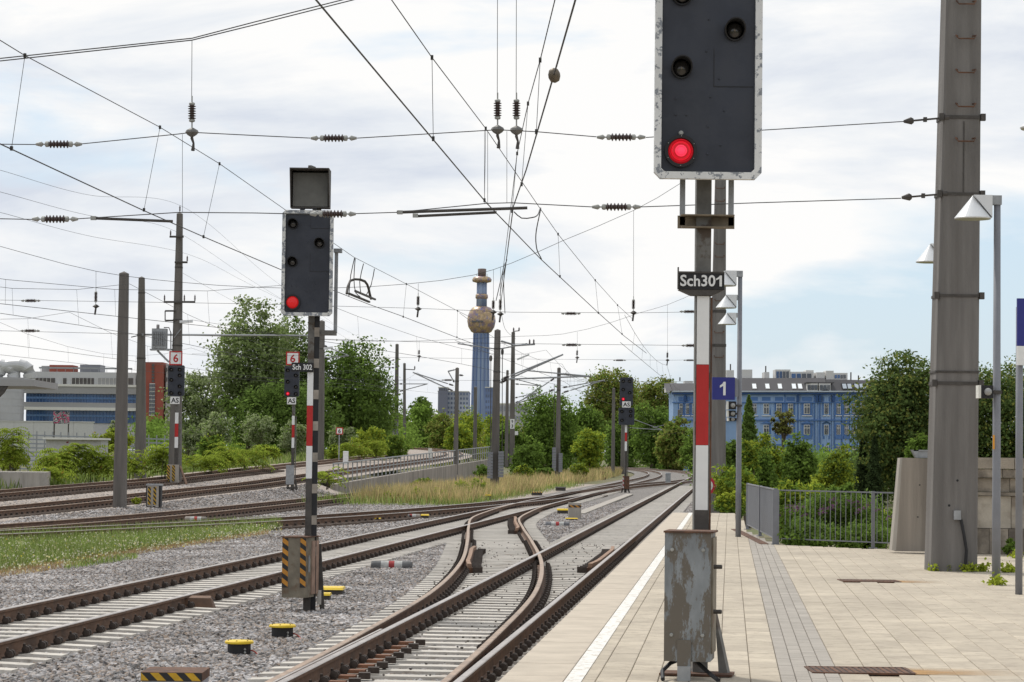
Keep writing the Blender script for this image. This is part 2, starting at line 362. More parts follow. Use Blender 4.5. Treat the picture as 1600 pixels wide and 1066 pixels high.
def text(body, c, w, h, m, parent):
    """lettering w wide and h tall centred on c, facing the platform (-Y)"""
    co, fs = TXT[body]; lo = co.min(0); hi = co.max(0)
    b = MB()
    b.add([(c[0] + ((p[0] - lo[0]) / (hi[0] - lo[0]) - 0.5) * w, c[1] - 0.003 + (0.002 if p[2] < 0 else -0.002), c[2] + ((p[1] - lo[1]) / (hi[1] - lo[1]) - 0.5) * h) for p in co], fs)
    return b.build('lettering', m, parent)

def catmull(pts, step=0.6):
    pts = [Vector(p) for p in pts]; P = [pts[0] * 2 - pts[1]] + pts + [pts[-1] * 2 - pts[-2]]; o = []
    for i in range(1, len(P) - 2):
        a, b, c, d = P[i - 1], P[i], P[i + 1], P[i + 2]; n = max(2, int((c - b).length / step))
        t01, t12, t23 = (max((q - p).length, 1e-6) ** 0.5 for p, q in ((a, b), (b, c), (c, d)))
        m1 = (c - b + (b - a) * (t12 / t01) - (c - a) * (t12 / (t01 + t12))); m2 = (c - b + (d - c) * (t12 / t23) - (d - b) * (t12 / (t12 + t23)))
        for k in range(n):
            t = k / n; o.append(b * (2 * t ** 3 - 3 * t ** 2 + 1) + m1 * (t ** 3 - 2 * t ** 2 + t) + c * (-2 * t ** 3 + 3 * t ** 2) + m2 * (t ** 3 - t ** 2))
    o.append(pts[-1]); return o
def resample(pts, step):
    o = [pts[0]]; need = step
    for i in range(1, len(pts)):
        a, b = pts[i - 1], pts[i]; L = (b - a).length; d = 0
        while L - d >= need:
            d += need; o.append(a.lerp(b, d / L)); need = step
        need -= (L - d)
    return o
def side(pts, off):
    o = []
    for i, p in enumerate(pts):
        d = pts[min(i + 1, len(pts) - 1)] - pts[max(i - 1, 0)]; d.z = 0; d.normalize()
        o.append(p + Vector((d.y, -d.x, 0)) * off)
    return o
def xat(pts, Y):
    for a, b in zip(pts, pts[1:]):
        if a.y <= Y <= b.y: return a.lerp(b, (Y - a.y) / max(b.y - a.y, 1e-6))
    return pts[-1] if Y > pts[-1].y else pts[0]
# ------------------------------------------------------------------ ground
SL = 0.0874
def c1x(Y): return -1.22 + SL * (Y - 22)
def c2x(Y): return -5.58 + 0.0897 * (Y - 31.5)
T1 = catmull([(c1x(Y), Y, 0) for Y in (2, 20, 40, 70, 100, 140, 180, 220, 250)] + [(20.55, 273, 0), (22.9, 310, 0), (24.0, 345, 0), (24.0, 385, 0), (22.4, 430, 0), (18.0, 490, 0)], 1.0)
T2 = catmull([(c2x(Y), Y, 0) for Y in (2, 25, 50, 80, 120, 160, 200)] + [(13.9, 250, 0), (17.3, 300, 0), (19.2, 345, 0), (19.6, 385, 0), (18.4, 430, 0), (14.5, 490, 0)], 1.0)
OFF = [(2, 0), (12, -0.02), (17, -0.055), (22, -0.115), (27.7, -0.2), (36.8, -0.45), (46.8, -1.1), (59, -2.25), (69.6, -3.33), (80, -4.3)]
XO = catmull([(c1x(y) + o, y, -0.004) for y, o in OFF] + [(c2x(90) + 0.33, 90, -0.004), (c2x(98) + 0.1, 98, -0.004), (c2x(106), 106, -0.004)], 0.8)
X2 = catmull([(c2x(140), 140, -0.004), (5.35, 151, -0.004), (7.3, 168, -0.004), (10.7, 190, -0.004), (14.1, 210, -0.004), (16.9, 231, -0.004), (c1x(248), 248, -0.004)], 1.0)
T3A = catmull([(-17.2, 44, -0.004), (-14.9, 56, -0.004), (-13.1, 65.5, -0.004), (-11.5, 76, -0.004), (-9.5, 96, -0.004), (-6.7, 134, -0.004)], 1.0)
T3B = catmull([(-18.6, 44, 0), (-14.0, 56, 0), (-10.2, 66, 0), (-8.1, 71.8, 0), (-6.15, 78.5, 0), (-2.85, 92.5, 0), (-0.5, 105, 0), (1.75, 119, 0), (3.3, 131, 0), (c2x(150), 150, 0)], 1.0)
Z4 = [(20, 0.0), (82, 0.0), (97, 0.10), (112, 0.25), (128, 0.40), (144, 0.65), (178, 1.17), (225, 1.85), (300, 2.75), (420, 3.6)]
def z4(Y):
    for (a, za), (b, zb) in zip(Z4, Z4[1:]):
        if a <= Y <= b: return za + (zb - za) * (Y - a) / (b - a)
    return 0.0 if Y < 20 else 3.6
def x4(Y): return -17.3 + 0.084 * (Y - 81.7)
T4 = catmull([(x4(Y), Y, z4(Y)) for Y in (30, 60, 82, 97, 112, 128, 144, 178, 205)] + [(-5.4, 235, 2.0), (-6.6, 265, 2.35), (-11.5, 300, 2.75), (-21, 335, 3.0), (-36, 365, 3.3), (-60, 395, 3.5)], 1.0)
T5 = catmull([(p[0], p[1], p[2]) for p in [(x4(Y) - 5.0, Y, z4(Y) + 0.14) for Y in (30, 60, 82, 97, 112, 128, 144, 178, 205)] + [(-10.6, 233, 2.1), (-12.0, 260, 2.4), (-16.6, 290, 2.8), (-25, 318, 3.0), (-39, 345, 3.3), (-62, 372, 3.5)]], 1.0)

def ribbon(name, left, right, mat_, kind='structure', parent=None, zl=None, label=None):
    b = MB(); n = min(len(left), len(right))
    b.add(left[:n] + right[:n], [(i, i + 1, n + i + 1, n + i) for i in range(n - 1)])
    o = b.build(name, mat_, parent)
    if kind and not parent: o['kind'] = kind
    return o
def lower(pts, dz): return [Vector((p.x, p.y, p.z + dz)) for p in pts]

g = MB()
g.add([(-6000, -300, -0.36), (6000, -300, -0.36), (6000, 9000, -0.36), (-6000, 9000, -0.36)], [(0, 1, 2, 3)])
g.build('ground', M_earth)['kind'] = 'structure'
yl = [(Y, x4(Y) - 2.9 if Y < 138 else x4(Y) + 4.3) for Y in (20, 40, 60, 82, 97, 112, 128, 137.9, 138.1, 160, 200)]
b = MB(); n = len(yl)
b.add([(-26 if y < 82 else x, y, -0.262) for y, x in yl] + [(c2x(y) - 1.9, y, -0.262) for y, x in yl], [(i, i + 1, n + i + 1, n + i) for i in range(n - 1)])
b.build('yard_gravel', M_yard)['kind'] = 'structure'
bl = [p for p in T2 if p.y > 4]; br = [p for p in T1 if p.y > 4]
L_ = lower(side(bl, -2.5), -0.235); R_ = [xat(T1, p.y) for p in bl]
R_ = lower([Vector((p.x + (1.62 if p.y < 68 else 3.0), p.y, p.z)) for p in R_], -0.235)
ribbon('track_ballast', L_, R_, M_ballast)
e4 = [p for p in T4 if p.y > 32]; e5 = [p for p in T5 if p.y > 32]
nn = min(len(e4), len(e5))
ribbon('embankment', lower(side(e5, -3.2), -0.22)[:nn], lower(side(e4, 1.75), -0.22)[:nn], M_yard)
e4b = [p for p in T4 if 32 < p.y < 139]
ribbon('embankment_slope', lower(side(e4b, 1.75), -0.222), [Vector((p.x, p.y, -0.30)) for p in side(e4b, 3.6)], M_yard)

# ------------------------------------------------------------------ platform
PD = Vector((SL, 1, 0)).normalized(); PN = Vector((1, -SL, 0)).normalized()
PO = Vector((c1x(14) + 1.665, 14, 0))
PZ = 0.55
fl_a = on(1212, 851, PZ); fl_b = on(1182, 838 - 17, PZ); fl_b = Vector((4.75, 50.8, PZ))
fr_b = on(1398, 859, PZ)
end_l = PO + PD * 51.8; end_r = Vector((5.9, 65.4, PZ))
plat_poly = [PO - PD * 15, Vector((15, -1, PZ)), Vector((15, 41.8, PZ)), Vector((fr_b.x, fr_b.y, PZ)), fl_a, fl_b, end_r, end_l]
plat_poly = [(p.x, p.y) for p in plat_poly]
def inside(poly, x, y):
    c = False; j = len(poly) - 1
    for i in range(len(poly)):
        xi, yi = poly[i]; xj, yj = poly[j]
        if (yi > y) != (yj > y) and x < (xj - xi) * (y - yi) / (yj - yi) + xi: c = not c
        j = i
    return c
b = MB(); n = len(plat_poly)
b.add([(x, y, -0.36) for x, y in plat_poly] + [(x, y, PZ - 0.015) for x, y in plat_poly], [tuple(range(n, 2 * n))] + [(i, (i + 1) % n, n + (i + 1) % n, n + i) for i in range(n)])
platform = b.build('platform', M_joint); platform['kind'] = 'structure'
def slab_mesh(name, la, lb, h, m, gap=0.005):
    q = MB(); a = la / 2 - gap / 2; c = lb / 2 - gap / 2; e = min(0.004, h / 3)
    q.add([(-c, -a, -h), (c, -a, -h), (c, a, -h), (-c, a, -h), (-c, -a, -e), (c, -a, -e), (c, a, -e), (-c, a, -e), (-c + e, -a + e, 0), (c - e, -a + e, 0), (c - e, a - e, 0), (-c + e, a - e, 0)],
          [(0, 1, 5, 4), (1, 2, 6, 5), (2, 3, 7, 6), (3, 0, 4, 7), (4, 5, 9, 8), (5, 6, 10, 9), (6, 7, 11, 10), (7, 4, 8, 11), (8, 9, 10, 11)])
    return q, q.mesh(name, m)
ROTZ = -math.atan(SL)
def pieces(name, m, blen, bwid, a_rng, b_rng, limit, h=0.02, stag=0.5, skip=None, top=PZ, gap=0.0042):
    tmpl, me = slab_mesh(name, blen, bwid, h, m, gap)
    spots = []
    k = 0; bb = b_rng[0]
    while bb < b_rng[1] - 1e-6:
        a = a_rng[0] + (k % 2) * blen * stag
        while a < a_rng[1]:
            p = PO + PD * (a + blen / 2) + PN * (bb + bwid / 2)
            if inside(plat_poly, p.x, p.y) and not (skip and skip(p)): spots.append(p)
            a += blen
        bb += bwid; k += 1
    vis = [p for p in spots if p.y > 15.2 and abs(p.x) < p.y * 0.21 + 0.2]
    vis.sort(key=lambda p: p.y)
    near = vis[:limit]; ns = set(id(p) for p in near)
    for p in near:
        o = link(name, me, platform, Vector((p.x, p.y, top + random.uniform(-0.001, 0.001)))); o.rotation_euler.z = ROTZ
    rest = MB(); cz_, sz_ = math.cos(ROTZ), math.sin(ROTZ)
    for p in spots:
        if id(p) in ns: continue
        dz = top + random.uniform(-0.001, 0.001)
        rest.add([(p.x + v[0] * cz_ - v[1] * sz_, p.y + v[0] * sz_ + v[1] * cz_, dz + v[2]) for v in tmpl.v], tmpl.f)
    if rest.v:
        o = rest.build(name + '_field', m, platform); o['kind'] = 'stuff'
grates = [on(1358, 908, PZ), on(1343, 1048, PZ)]
def in_grate(p): return any(abs(p.x - q.x) < 0.36 and abs(p.y - q.y) < 0.30 for q in grates)
pieces('kerb_stone', M_kerb, 1.0, 0.42, (0.6, 51.5), (0.0, 0.42), 60, stag=0, gap=0.008)
pieces('paver', M_pave, 0.4, 0.2, (0.4, 52), (0.42, 1.82), 150)
pieces('grey_paver', M_paveg, 0.2, 0.1, (0.4, 52), (1.82, 2.22), 150)
pieces('paver', M_pave, 0.4, 0.2, (0.4, 52), (2.22, 14.0), 150, skip=in_grate)
wl = MB(); A, B = 0.5, 51
for a0 in np.arange(A, B, 0.6):
    p = [PO + PD * a0 + PN * 0.425, PO + PD * (a0 + 0.597) + PN * 0.425, PO + PD * (a0 + 0.597) + PN * 0.535, PO + PD * a0 + PN * 0.535]
    q = MB(); q.add([(v.x, v.y, PZ + 0.0045) for v in p], [(0, 3, 2, 1)])
    o = q.build('line_marking', M_line, platform)
# drain grates let into the paving
for i, gpt in enumerate(grates):
    r = thing('drain_grate', ['long rusty drain grate in the paving in front of the tall pillar', 'wide rusty drain grate in the near paving beside the grey strip'][i], 'drain', gpt, 'drain grates in the platform paving')
    W, D = 0.34, 0.24
    q = MB(); q.box(gpt.x - W, gpt.x + W, gpt.y - D, gpt.y + D, PZ + 0.0005, PZ + 0.002); q.build('pit', M_black, r)
    q = MB()
    for y in (-D, D): q.bar(gpt + Vector((-W, y, 0.0)), gpt + Vector((W, y, 0.0)), 0.026, 0.014)
    for x in (-W, W): q.bar(gpt + Vector((x, -D, 0.0)), gpt + Vector((x, D, 0.0)), 0.026, 0.013)
    q.build('frame', M_rust, r)
    for k in range(15):
        q = MB(); x = -W + (k + 1) * 2 * W / 16; q.bar(gpt + Vector((x, -D + 0.014, 0.0)), gpt + Vector((x, D - 0.014, 0.0)), 0.03, 0.011); q.build('grate_bar', M_rust, r)

# rust run-off washed out of the grates
sm = bpy.data.materials.new('rust_stain'); sm.use_nodes = True; t_ = sm.node_tree; N = t_.nodes; b_ = N['Principled BSDF']; b_.inputs['Base Color'].default_value = (0.42, 0.24, 0.09, 1); b_.inputs['Roughness'].default_value = 0.95
tcn = N.new('ShaderNodeTexCoord'); sx_ = N.new('ShaderNodeSeparateXYZ'); t_.links.new(tcn.outputs['Generated'], sx_.inputs[0]); nz = N.new('ShaderNodeTexNoise'); nz.inputs['Scale'].default_value = 4; t_.links.new(tcn.outputs['Object'], nz.inputs['Vector'])
def sm_math(op, a, c=None):
    m_ = N.new('ShaderNodeMath'); m_.operation = op; m_.use_clamp = True
    for i, v_ in enumerate((a, c)):
        if v_ is None: continue
        if isinstance(v_, (int, float)): m_.inputs[i].default_value = v_
        else: t_.links.new(v_, m_.inputs[i])
    return m_.outputs[0]
fy = sm_math('SUBTRACT', 1.0, sm_math('MULTIPLY', sm_math('ABSOLUTE', sm_math('SUBTRACT', sx_.outputs['Y'], 0.5)), 2.0)); fx = sm_math('POWER', sm_math('SUBTRACT', 1.0, sx_.outputs['X']), 1.6)
t_.links.new(sm_math('MULTIPLY', sm_math('MULTIPLY', fx, fy), sm_math('MULTIPLY', nz.outputs['Fac'], 1.5)), b_.inputs['Alpha'])
for i, gpt in enumerate(grates):
    q = MB(); w_, d_ = (0.9, 0.28) if i else (0.55, 0.3); q.add([(gpt.x + 0.34, gpt.y - d_, PZ + 0.003), (gpt.x + 0.34 + w_, gpt.y - d_ - 0.05, PZ + 0.003), (gpt.x + 0.34 + w_, gpt.y + d_ - 0.05, PZ + 0.003), (gpt.x + 0.34, gpt.y + d_, PZ + 0.003)], [(0, 1, 2, 3)]); q.build('rust_stain', sm, platform)
# ------------------------------------------------------------------ tracks
PROF = [(-0.075, -0.172), (0.075, -0.172), (0.075, -0.162), (0.013, -0.142), (0.010, -0.05), (0.036, -0.038), (0.037, -0.008), (0.031, 0.0), (-0.031, 0.0), (-0.037, -0.008), (-0.036, -0.038), (-0.010, -0.05), (-0.013, -0.142), (-0.075, -0.162)]
def rail(path, off, parent, top=M_railtop, sidem=M_railside):
    pts = side(path, off); n = len(PROF); v = []; f = []; m = []
    for i, p in enumerate(pts):
        d = pts[min(i + 1, len(pts) - 1)] - pts[max(i - 1, 0)]; d.z = 0; d.normalize(); r_ = Vector((d.y, -d.x, 0))
        for x, z in PROF: v.append((p.x + r_.x * x, p.y + r_.y * x, p.z + z))
    for i in range(len(pts) - 1):
        for k in range(n):
            f.append((i * n + k, i * n + (k + 1) % n, (i + 1) * n + (k + 1) % n, (i + 1) * n + k)); m.append(1 if k in (6, 7, 8) else 0)
    f.append(tuple(range(n))); m.append(0); f.append(tuple(range((len(pts) - 1) * n, len(pts) * n))); m.append(0)
    q = MB(); q.v = v; q.f = f; q.m = m
    return q.build('rail', [sidem, top], parent)
def sleeper_mesh(L, m, name='sleeper', w=0.27, h=0.15):
    q = MB(); prof = [(-0.5, 0.0), (-0.36, 0.012), (-0.33, 0.004), (-0.24, 0.0), (0.24, 0.0), (0.33, 0.004), (0.36, 0.012), (0.5, 0.0)]
    v = []; f = []
    for x, dz in prof:
        v += [(x * L, -w / 2 - 0.02, -h), (x * L, -w / 2 + 0.015, dz), (x * L, w / 2 - 0.015, dz), (x * L, w / 2 + 0.02, -h)]
    for i in range(len(prof) - 1):
        for k in range(3): f.append((i * 4 + k, i * 4 + k + 1, i * 4 + k + 5, i * 4 + k + 4))
    f += [(0, 3, 2, 1), (28, 29, 30, 31)]
    q.add(v, f); return q.mesh(name, m)
def clip_bm():
    q = MB()
    q.box(-0.13, 0.13, -0.075, 0.075, -0.002, 0.014)
    for s in (-1, 1):
        q.lathe([(0.016, -0.07), (0.045, -0.062), (0.045, -0.022), (0.024, -0.018), (0.024, 0.018), (0.045, 0.022), (0.045, 0.062), (0.016, 0.07)], (s * 0.135, 0, 0.045), (0, 1, 0), 8)
        q.lathe([(0.016, 0.0), (0.016, 0.045), (0.008, 0.05)], (s * 0.105, 0, 0.06), (0, 0, 1), 6)
    return q
CLIP = clip_bm(); CLIPME = CLIP.mesh('rail_clip', M_clip)
SLEEP_ME = sleeper_mesh(2.6, M_sleeper); UNIT_ME = sleeper_mesh(1.0, M_sleeper); OLD_ME = sleeper_mesh(2.6, M_sleepold)
def heading(path, i): d = path[min(i + 1, len(path) - 1)] - path[max(i - 1, 0)]; return math.atan2(-d.x, d.y)
def lay(track, path, me, y0, y1, clips_to=0, spacing=0.62, other=None):
    """sleepers as parts, each with its clips; other = a second path that shares the sleepers of a turnout"""
    pp = resample([p for p in path if p.y > y0 - 2 and p.y < y1 + 2], spacing); far = MB()
    for i, p in enumerate(pp):
        if not y0 <= p.y <= y1: continue
        h = heading(pp, i); d = Vector((math.cos(h), math.sin(h), 0)); seats = [-0.7535, 0.7535]
        if other is not None:
            q = xat(other, p.y); off = (q - p).dot(d)
            lo, hi = min(off, 0) - 1.3, max(off, 0) + 1.3; mid = (lo + hi) / 2; L = hi - lo
            s = link('sleeper', UNIT_ME, track, p + d * mid + Vector((0, 0, -0.173))); s.scale = (L, 1, 1); s.rotation_euler.z = h
            for t in (off - 0.7535, off + 0.7535):
                if all(abs(t - u) > 0.2 for u in seats): seats.append(t)
        else:
            s = link('sleeper', me, track, p + Vector((0, 0, -0.173))); s.rotation_euler.z = h; mid = 0; L = 1
        for t in seats:
            w_ = p + d * t + Vector((0, 0, -0.170))
            if p.y < clips_to:
                c = bpy.data.objects.new('rail_clip', CLIPME); COL.objects.link(c); c.parent = s
                c.location = ((t - mid) / (L if other is not None else 1), 0, 0.003); c.scale = (1 / L if other is not None else 1, 1, 1)
            else:
                for sg in (-1, 1):
                    e = w_ + d * (sg * 0.115); far.cbox(e + Vector((0, 0, 0.03)), 0.07, 0.11, 0.075)
    if far.v:
        o = far.build('distant_clips', M_clip, track); o['kind'] = 'stuff'

t1 = thing('railway_track', 'straight track with concrete sleepers running right beside the platform edge', 'railway track', (0, 0, 0))
rail(T1, -0.7535, t1); rail(T1, 0.7535, t1)
lay(t1, [p for p in T1], SLEEP_ME, 14, 61.5, 62, other=XO); lay(t1, T1, SLEEP_ME, 61.6, 190, 0)
t2 = thing('railway_track', 'rusty track with white sleeper ends left of the striped relay box', 'railway track', (0, 0, 0))
rail(T2, -0.7535, t2); rail(T2, 0.7535, t2)
lay(t2, T2, SLEEP_ME, 18, 61.5, 62); lay(t2, T2, SLEEP_ME, 61.6, 104, 0, other=XO); lay(t2, T2, SLEEP_ME, 104.2, 180, 0)
xo = thing('crossover_track', 'curved brown turnout rails crossing from the platform track to the next track', 'railway track', (0, 0, 0))
XR = [p for p in XO if p.y > 12]
rail(XR, -0.7535, xo, M_railtop2); rail(XR, 0.7535, xo, M_railtop2)
x2t = thing('crossover_track', 'distant turnout rails crossing over just beyond the far red signal', 'railway track', (0, 0, 0))
rail(X2, -0.7535, x2t); rail(X2, 0.7535, x2t)
ta = thing('railway_track', 'dark old siding that runs into the dry grass before the retaining wall', 'railway track', (0, 0, 0))
rail(T3A, -0.7535, ta, M_railtop2); rail(T3A, 0.7535, ta, M_railtop2); lay(ta, T3A, OLD_ME, 46, 133, 0, 0.66)
tb = thing('railway_track', 'dark track just behind the green grass strip joining the main line', 'railway track', (0, 0, 0))
rail(T3B, -0.7535, tb); rail(T3B, 0.7535, tb); lay(tb, T3B, OLD_ME, 46, 140, 0, 0.66)
t4 = thing('railway_track', 'nearer of the two rising tracks on the left behind the concrete poles', 'railway track', (0, 0, 0))
rail(T4, -0.7535, t4, M_railtop2); rail(T4, 0.7535, t4, M_railtop2); lay(t4, T4, OLD_ME, 70, 150, 0, 0.64)
t5 = thing('railway_track', 'farther of the two rising tracks on the left along the leafy bushes', 'railway track', (0, 0, 0))
rail(T5, -0.7535, t5, M_railtop2); rail(T5, 0.7535, t5, M_railtop2); lay(t5, T5, OLD_ME, 80, 160, 0, 0.64)

# check rails of the near turnout, flared at their ends and held by ribbed chairs
def check_rail(path, off, y0, y1, label):
    pts = side([p for p in path if y0 - 1 < p.y < y1 + 1], off); pts = [p for p in pts if y0 <= p.y <= y1]; n = len(pts); sg = -1 if off > 0 else 1
    pp = [p + Vector((sg * 0.07 * max(0, 1 - min(i, n - 1 - i) / 1.6), 0, -0.03)) for i, p in enumerate(pts)]
    r = thing('check_rail', label, 'check rail', pts[0])
    q = MB()
    for a, c in zip(pp, pp[1:]): q.bar(a, c, 0.075, 0.075)
    q.build('guard_bar', mat('check_rail_brown', (0.27, 0.17, 0.115), 0.8, var=0.25, scale=6), r)
    q = MB()
    for a, c in zip(pp, pp[1:]): q.bar(a + Vector((sg * 0.03, 0, -0.09)), c + Vector((sg * 0.03, 0, -0.09)), 0.10, 0.10)
    q.build('web', M_rust, r)
    for e in resample(pp, 0.5):
        q = MB(); q.box(e.x + sg * 0.15 - 0.09, e.x + sg * 0.15 + 0.09, e.y - 0.05, e.y + 0.05, -0.16, -0.055); q.build('chair', M_clip, r)
check_rail(XO, -0.7535 + 0.115, 45.5, 55.5, 'ribbed check rail inside the left curved turnout rail'); check_rail(XO, 0.7535 - 0.115, 68, 82, 'check rail inside the right curved turnout rail'); check_rail(T1, 0.7535 - 0.115, 46, 56.5, 'worn check rail inside the platform-side rail')

# switch blades lying against the platform track near the bottom of the picture
sw = thing('switch_blade', 'planed steel switch tongue against the left rail of the platform track', 'switch blade', (c1x(20) - 0.7, 20, 0))
q = MB(); pts = side([p for p in T1 if 16 < p.y < 29.5], -0.7535 - 0.072)
for a, c in zip(pts, pts[1:]): q.bar(a + Vector((0, 0, -0.03)), c + Vector((0, 0, -0.03)), 0.03, 0.05)
q.build('tongue', M_railtop, sw)
for k in range(14):
    p = xat(T1, 20.4 + k * 0.62); q = MB(); e = p + Vector((-0.67, 0, -0.142)); q.bar(e, e + Vector((0.25, -0.02, 0)), 0.13, 0.035); q.build('slide_plate', mat('slide_plate_rust', (0.17, 0.075, 0.04), 0.8, var=0.3, scale=9), sw)
    q = MB(); q.cbox(e + Vector((0.33, -0.03, 0.015)), 0.11, 0.12, 0.06); q.build('plate_bolt', M_clip, sw)
# ------------------------------------------------------------------ colour-light signals with peeling white rims
def ring8(b, x0, x1, z0, z1, c, w, y0, y1, m=0):
    def poly(i): 
        k = c - i * 0.41
        return [(x0 + i + k, z0 + i), (x1 - i - k, z0 + i), (x1 - i, z0 + i + k), (x1 - i, z1 - i - k), (x1 - i - k, z1 - i), (x0 + i + k, z1 - i), (x0 + i, z1 - i - k), (x0 + i, z0 + i + k)]
    o, n = poly(0), poly(w); v = [(x, y0, z) for x, z in o] + [(x, y0, z) for x, z in n] + [(x, y1, z) for x, z in o] + [(x, y1, z) for x, z in n]
    f = []
    for i in range(8):
        j = (i + 1) % 8
        f += [(i, j, 8 + j, 8 + i), (16 + i, 24 + i, 24 + j, 16 + j), (i, 16 + i, 16 + j, j), (8 + i, 8 + j, 24 + j, 24 + i)]
    b.add(v, f, m); return n
def lamp_unit(parent, c, r, lit, L=0.11, bolts=False, hot=M_lensred):
    q = MB(); rr = r * ((1.55 if r < 0.09 else 1.22) if lit else 1.0)
    if lit:
        q.lathe([(rr, 0), (rr, L * 0.35), (rr * 0.80, L * 0.35), (rr * 0.80, 0.012), (0.002, 0.012)], c, (0, -1, 0), 24)
    else:
        n = 18; v = []; f = []           # a hood, long at the top and cut away below
        for k in range(n):
            t = 2 * math.pi * k / n; ln = L * (0.75 + 0.55 * math.sin(t))
            for rad in (rr, rr * 0.88):
                v.append((c[0] + math.cos(t) * rad, c[1], c[2] + math.sin(t) * rad)); v.append((c[0] + math.cos(t) * rad, c[1] - max(ln, 0.012), c[2] + math.sin(t) * rad))
        for k in range(n):
            a = k * 4; e = ((k + 1) % n) * 4; f += [(a, e, e + 1, a + 1), (a + 2, a + 3, e + 3, e + 2), (a + 1, e + 1, e + 3, a + 3)]
        q.add(v, f)
    o = q.build('lamp_hood', M_black, parent)
    q = MB()
    if lit:
        q.lathe([(rr * 0.79, 0.0), (rr * 0.76, 0.022), (rr * 0.5, 0.04), (0.003, 0.046)], c, (0, -1, 0), 24); ln = q.build('lens', hot, o, True)
        if hot is M_lensred:
            for r0, z_, mm in ((0.60, 0.037, M_lensmid), (0.36, 0.045, M_lenshot)):
                q = MB(); q.lathe([(rr * r0, z_ - 0.006), (rr * r0 * 0.97, z_), (rr * r0 * 0.6, z_ + 0.004), (0.003, z_ + 0.006)], c, (0, -1, 0), 20); q.build('lens_ring', mm, o, True)
            for r0 in (0.7, 0.5, 0.27):
                q = MB(); q.lathe([(rr * r0, 0.0), (rr * r0, 0.053 - r0 * 0.012), (rr * (r0 - 0.02), 0.053 - r0 * 0.012), (rr * (r0 - 0.02), 0.0)], c, (0, -1, 0), 22); q.build('lens_ridge', M_lensmid if r0 < 0.6 else M_lensred, o, True)
        if bolts:
            q = MB()
            for k in range(6):
                t = k * math.pi / 3 + 0.5; q.lathe([(0.0035, 0), (0.0035, 0.006), (0.002, 0.008)], (c[0] + math.cos(t) * rr * 0.9, c[1] - L * 0.35, c[2] + math.sin(t) * rr * 0.9), (0, -1, 0), 6)
            q.lathe([(rr * 0.15, 0), (rr * 0.15, 0.03), (rr * 0.1, 0.034)], (c[0], c[1], c[2] + rr * 1.1), (0, -1, 0), 8)
            q.build('bolt', M_cap, o)
    else:
        q.lathe([(rr * 0.87, 0.004), (rr * 0.6, 0.02), (0.003, 0.028)], c, (0, -1, 0), 16); q.build('lens', M_lensdark, o, True)
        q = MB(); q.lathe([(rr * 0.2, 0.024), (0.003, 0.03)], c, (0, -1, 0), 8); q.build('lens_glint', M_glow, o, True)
def signal_head(parent, x0, x1, z0, z1, Y, lamps, rim, r, bolts=False, hot=M_lensred):
    w = x1 - x0
    b = MB(); inner = ring8(b, x0, x1, z0, z1, w * 0.06, w * 0.065, Y - 0.035, Y + 0.03); head = b.build('rim', rim, parent)
    b = MB(); b.prism([(x, z) for x, z in inner], Y, Y + 0.04); pan = b.build('panel', M_navy, parent)
    b = MB(); b.box(x0 + w * 0.08, x1 - w * 0.08, Y + 0.04, Y + 0.24, z0 + 0.04, z1 - 0.04); b.build('housing', M_navy, parent)
    b = MB(); k = w / 0.71                       # riveted hatches on the panel
    for zc in (z0 + 0.62 * k, z0 + 1.22 * k):
        b.box(x0 + w * 0.55, x0 + w * 0.92, Y - 0.003, Y + 0.001, zc - 0.005, zc + 0.001); b.box(x0 + w * 0.55, x0 + w * 0.555, Y - 0.003, Y + 0.001, zc - 0.001, zc + 0.25 * k)
    b.build('hatch_edge', M_black, pan)
    b = MB()
    for fx, fz in ((0.5, 0.11), (0.5, 0.23), (0.52, 0.36), (0.48, 0.56), (0.5, 0.70), (0.52, 0.86), (0.62, 0.15), (0.65, 0.30), (0.6, 0.44), (0.3, 0.45), (0.2, 0.35), (0.3, 0.28), (0.2, 0.28)):
        b.lathe([(0.008 * k, 0), (0.007 * k, 0.005), (0.002, 0.007)], (x0 + w * fx, Y, z0 + (z1 - z0) * fz), (0, -1, 0), 6)
    b.build('rivets', M_navy, pan)
    for x, z, lit in lamps: lamp_unit(parent, (x, Y - 0.001, z), r, lit, bolts=bolts, hot=hot)
def board(parent, name, x0, x1, z0, z1, y, m, d=0.02, border=None, bm=None):
    q = MB(); q.box(x0, x1, y, y + d, z0, z1); o = q.build(name, m, parent)
    if border:
        q = MB(); t = border
        for a in ((x0 - t, x1 + t, z1, z1 + t), (x0 - t, x1 + t, z0 - t, z0), (x0 - t, x0, z0, z1), (x1, x1 + t, z0, z1)): q.box(a[0], a[1], y - 0.004, y + d, a[2], a[3])
        q.build('border', bm, o)
    return o

# the near signal on the platform
Y = 16.75
A = lambda px, py: at(px, py, Y)
base = on(1096, 1050, PZ)
s1 = thing('railway_signal', 'large near signal on the platform with one red light and plate Sch301', 'signal', (base.x, Y, PZ))
lo, hi = A(1018.5, 285), A(1184, 285); zb = A(1101, 286).z; zt = A(1101, -66).z; sc1 = F / Y
x0, x1 = lo.x, hi.x; xl = A(1060, 243).x; xr = A(1143, 57).x
signal_head(s1, x0, x1, zb, zt, Y - 0.22, [(xl, A(1060, 243).z, True), (xl, A(1060, 115).z, False), (xr, A(1143, 57).z, False), (xl, A(1060, 2).z, False)], M_peel, 0.070, True)
px_ = A(1098, 560).x; xf = 0.095
q = MB(); q.box(px_ - 0.05, px_ + 0.05, Y - 0.01, Y + 0.005, PZ, zb + 0.3); q.box(px_ - 0.05, px_ - 0.042, Y + 0.005, Y + 0.14, PZ, zb + 0.3); q.box(px_ + 0.042, px_ + 0.05, Y + 0.005, Y + 0.14, PZ, zb + 0.3); q.build('post', M_post, s1)
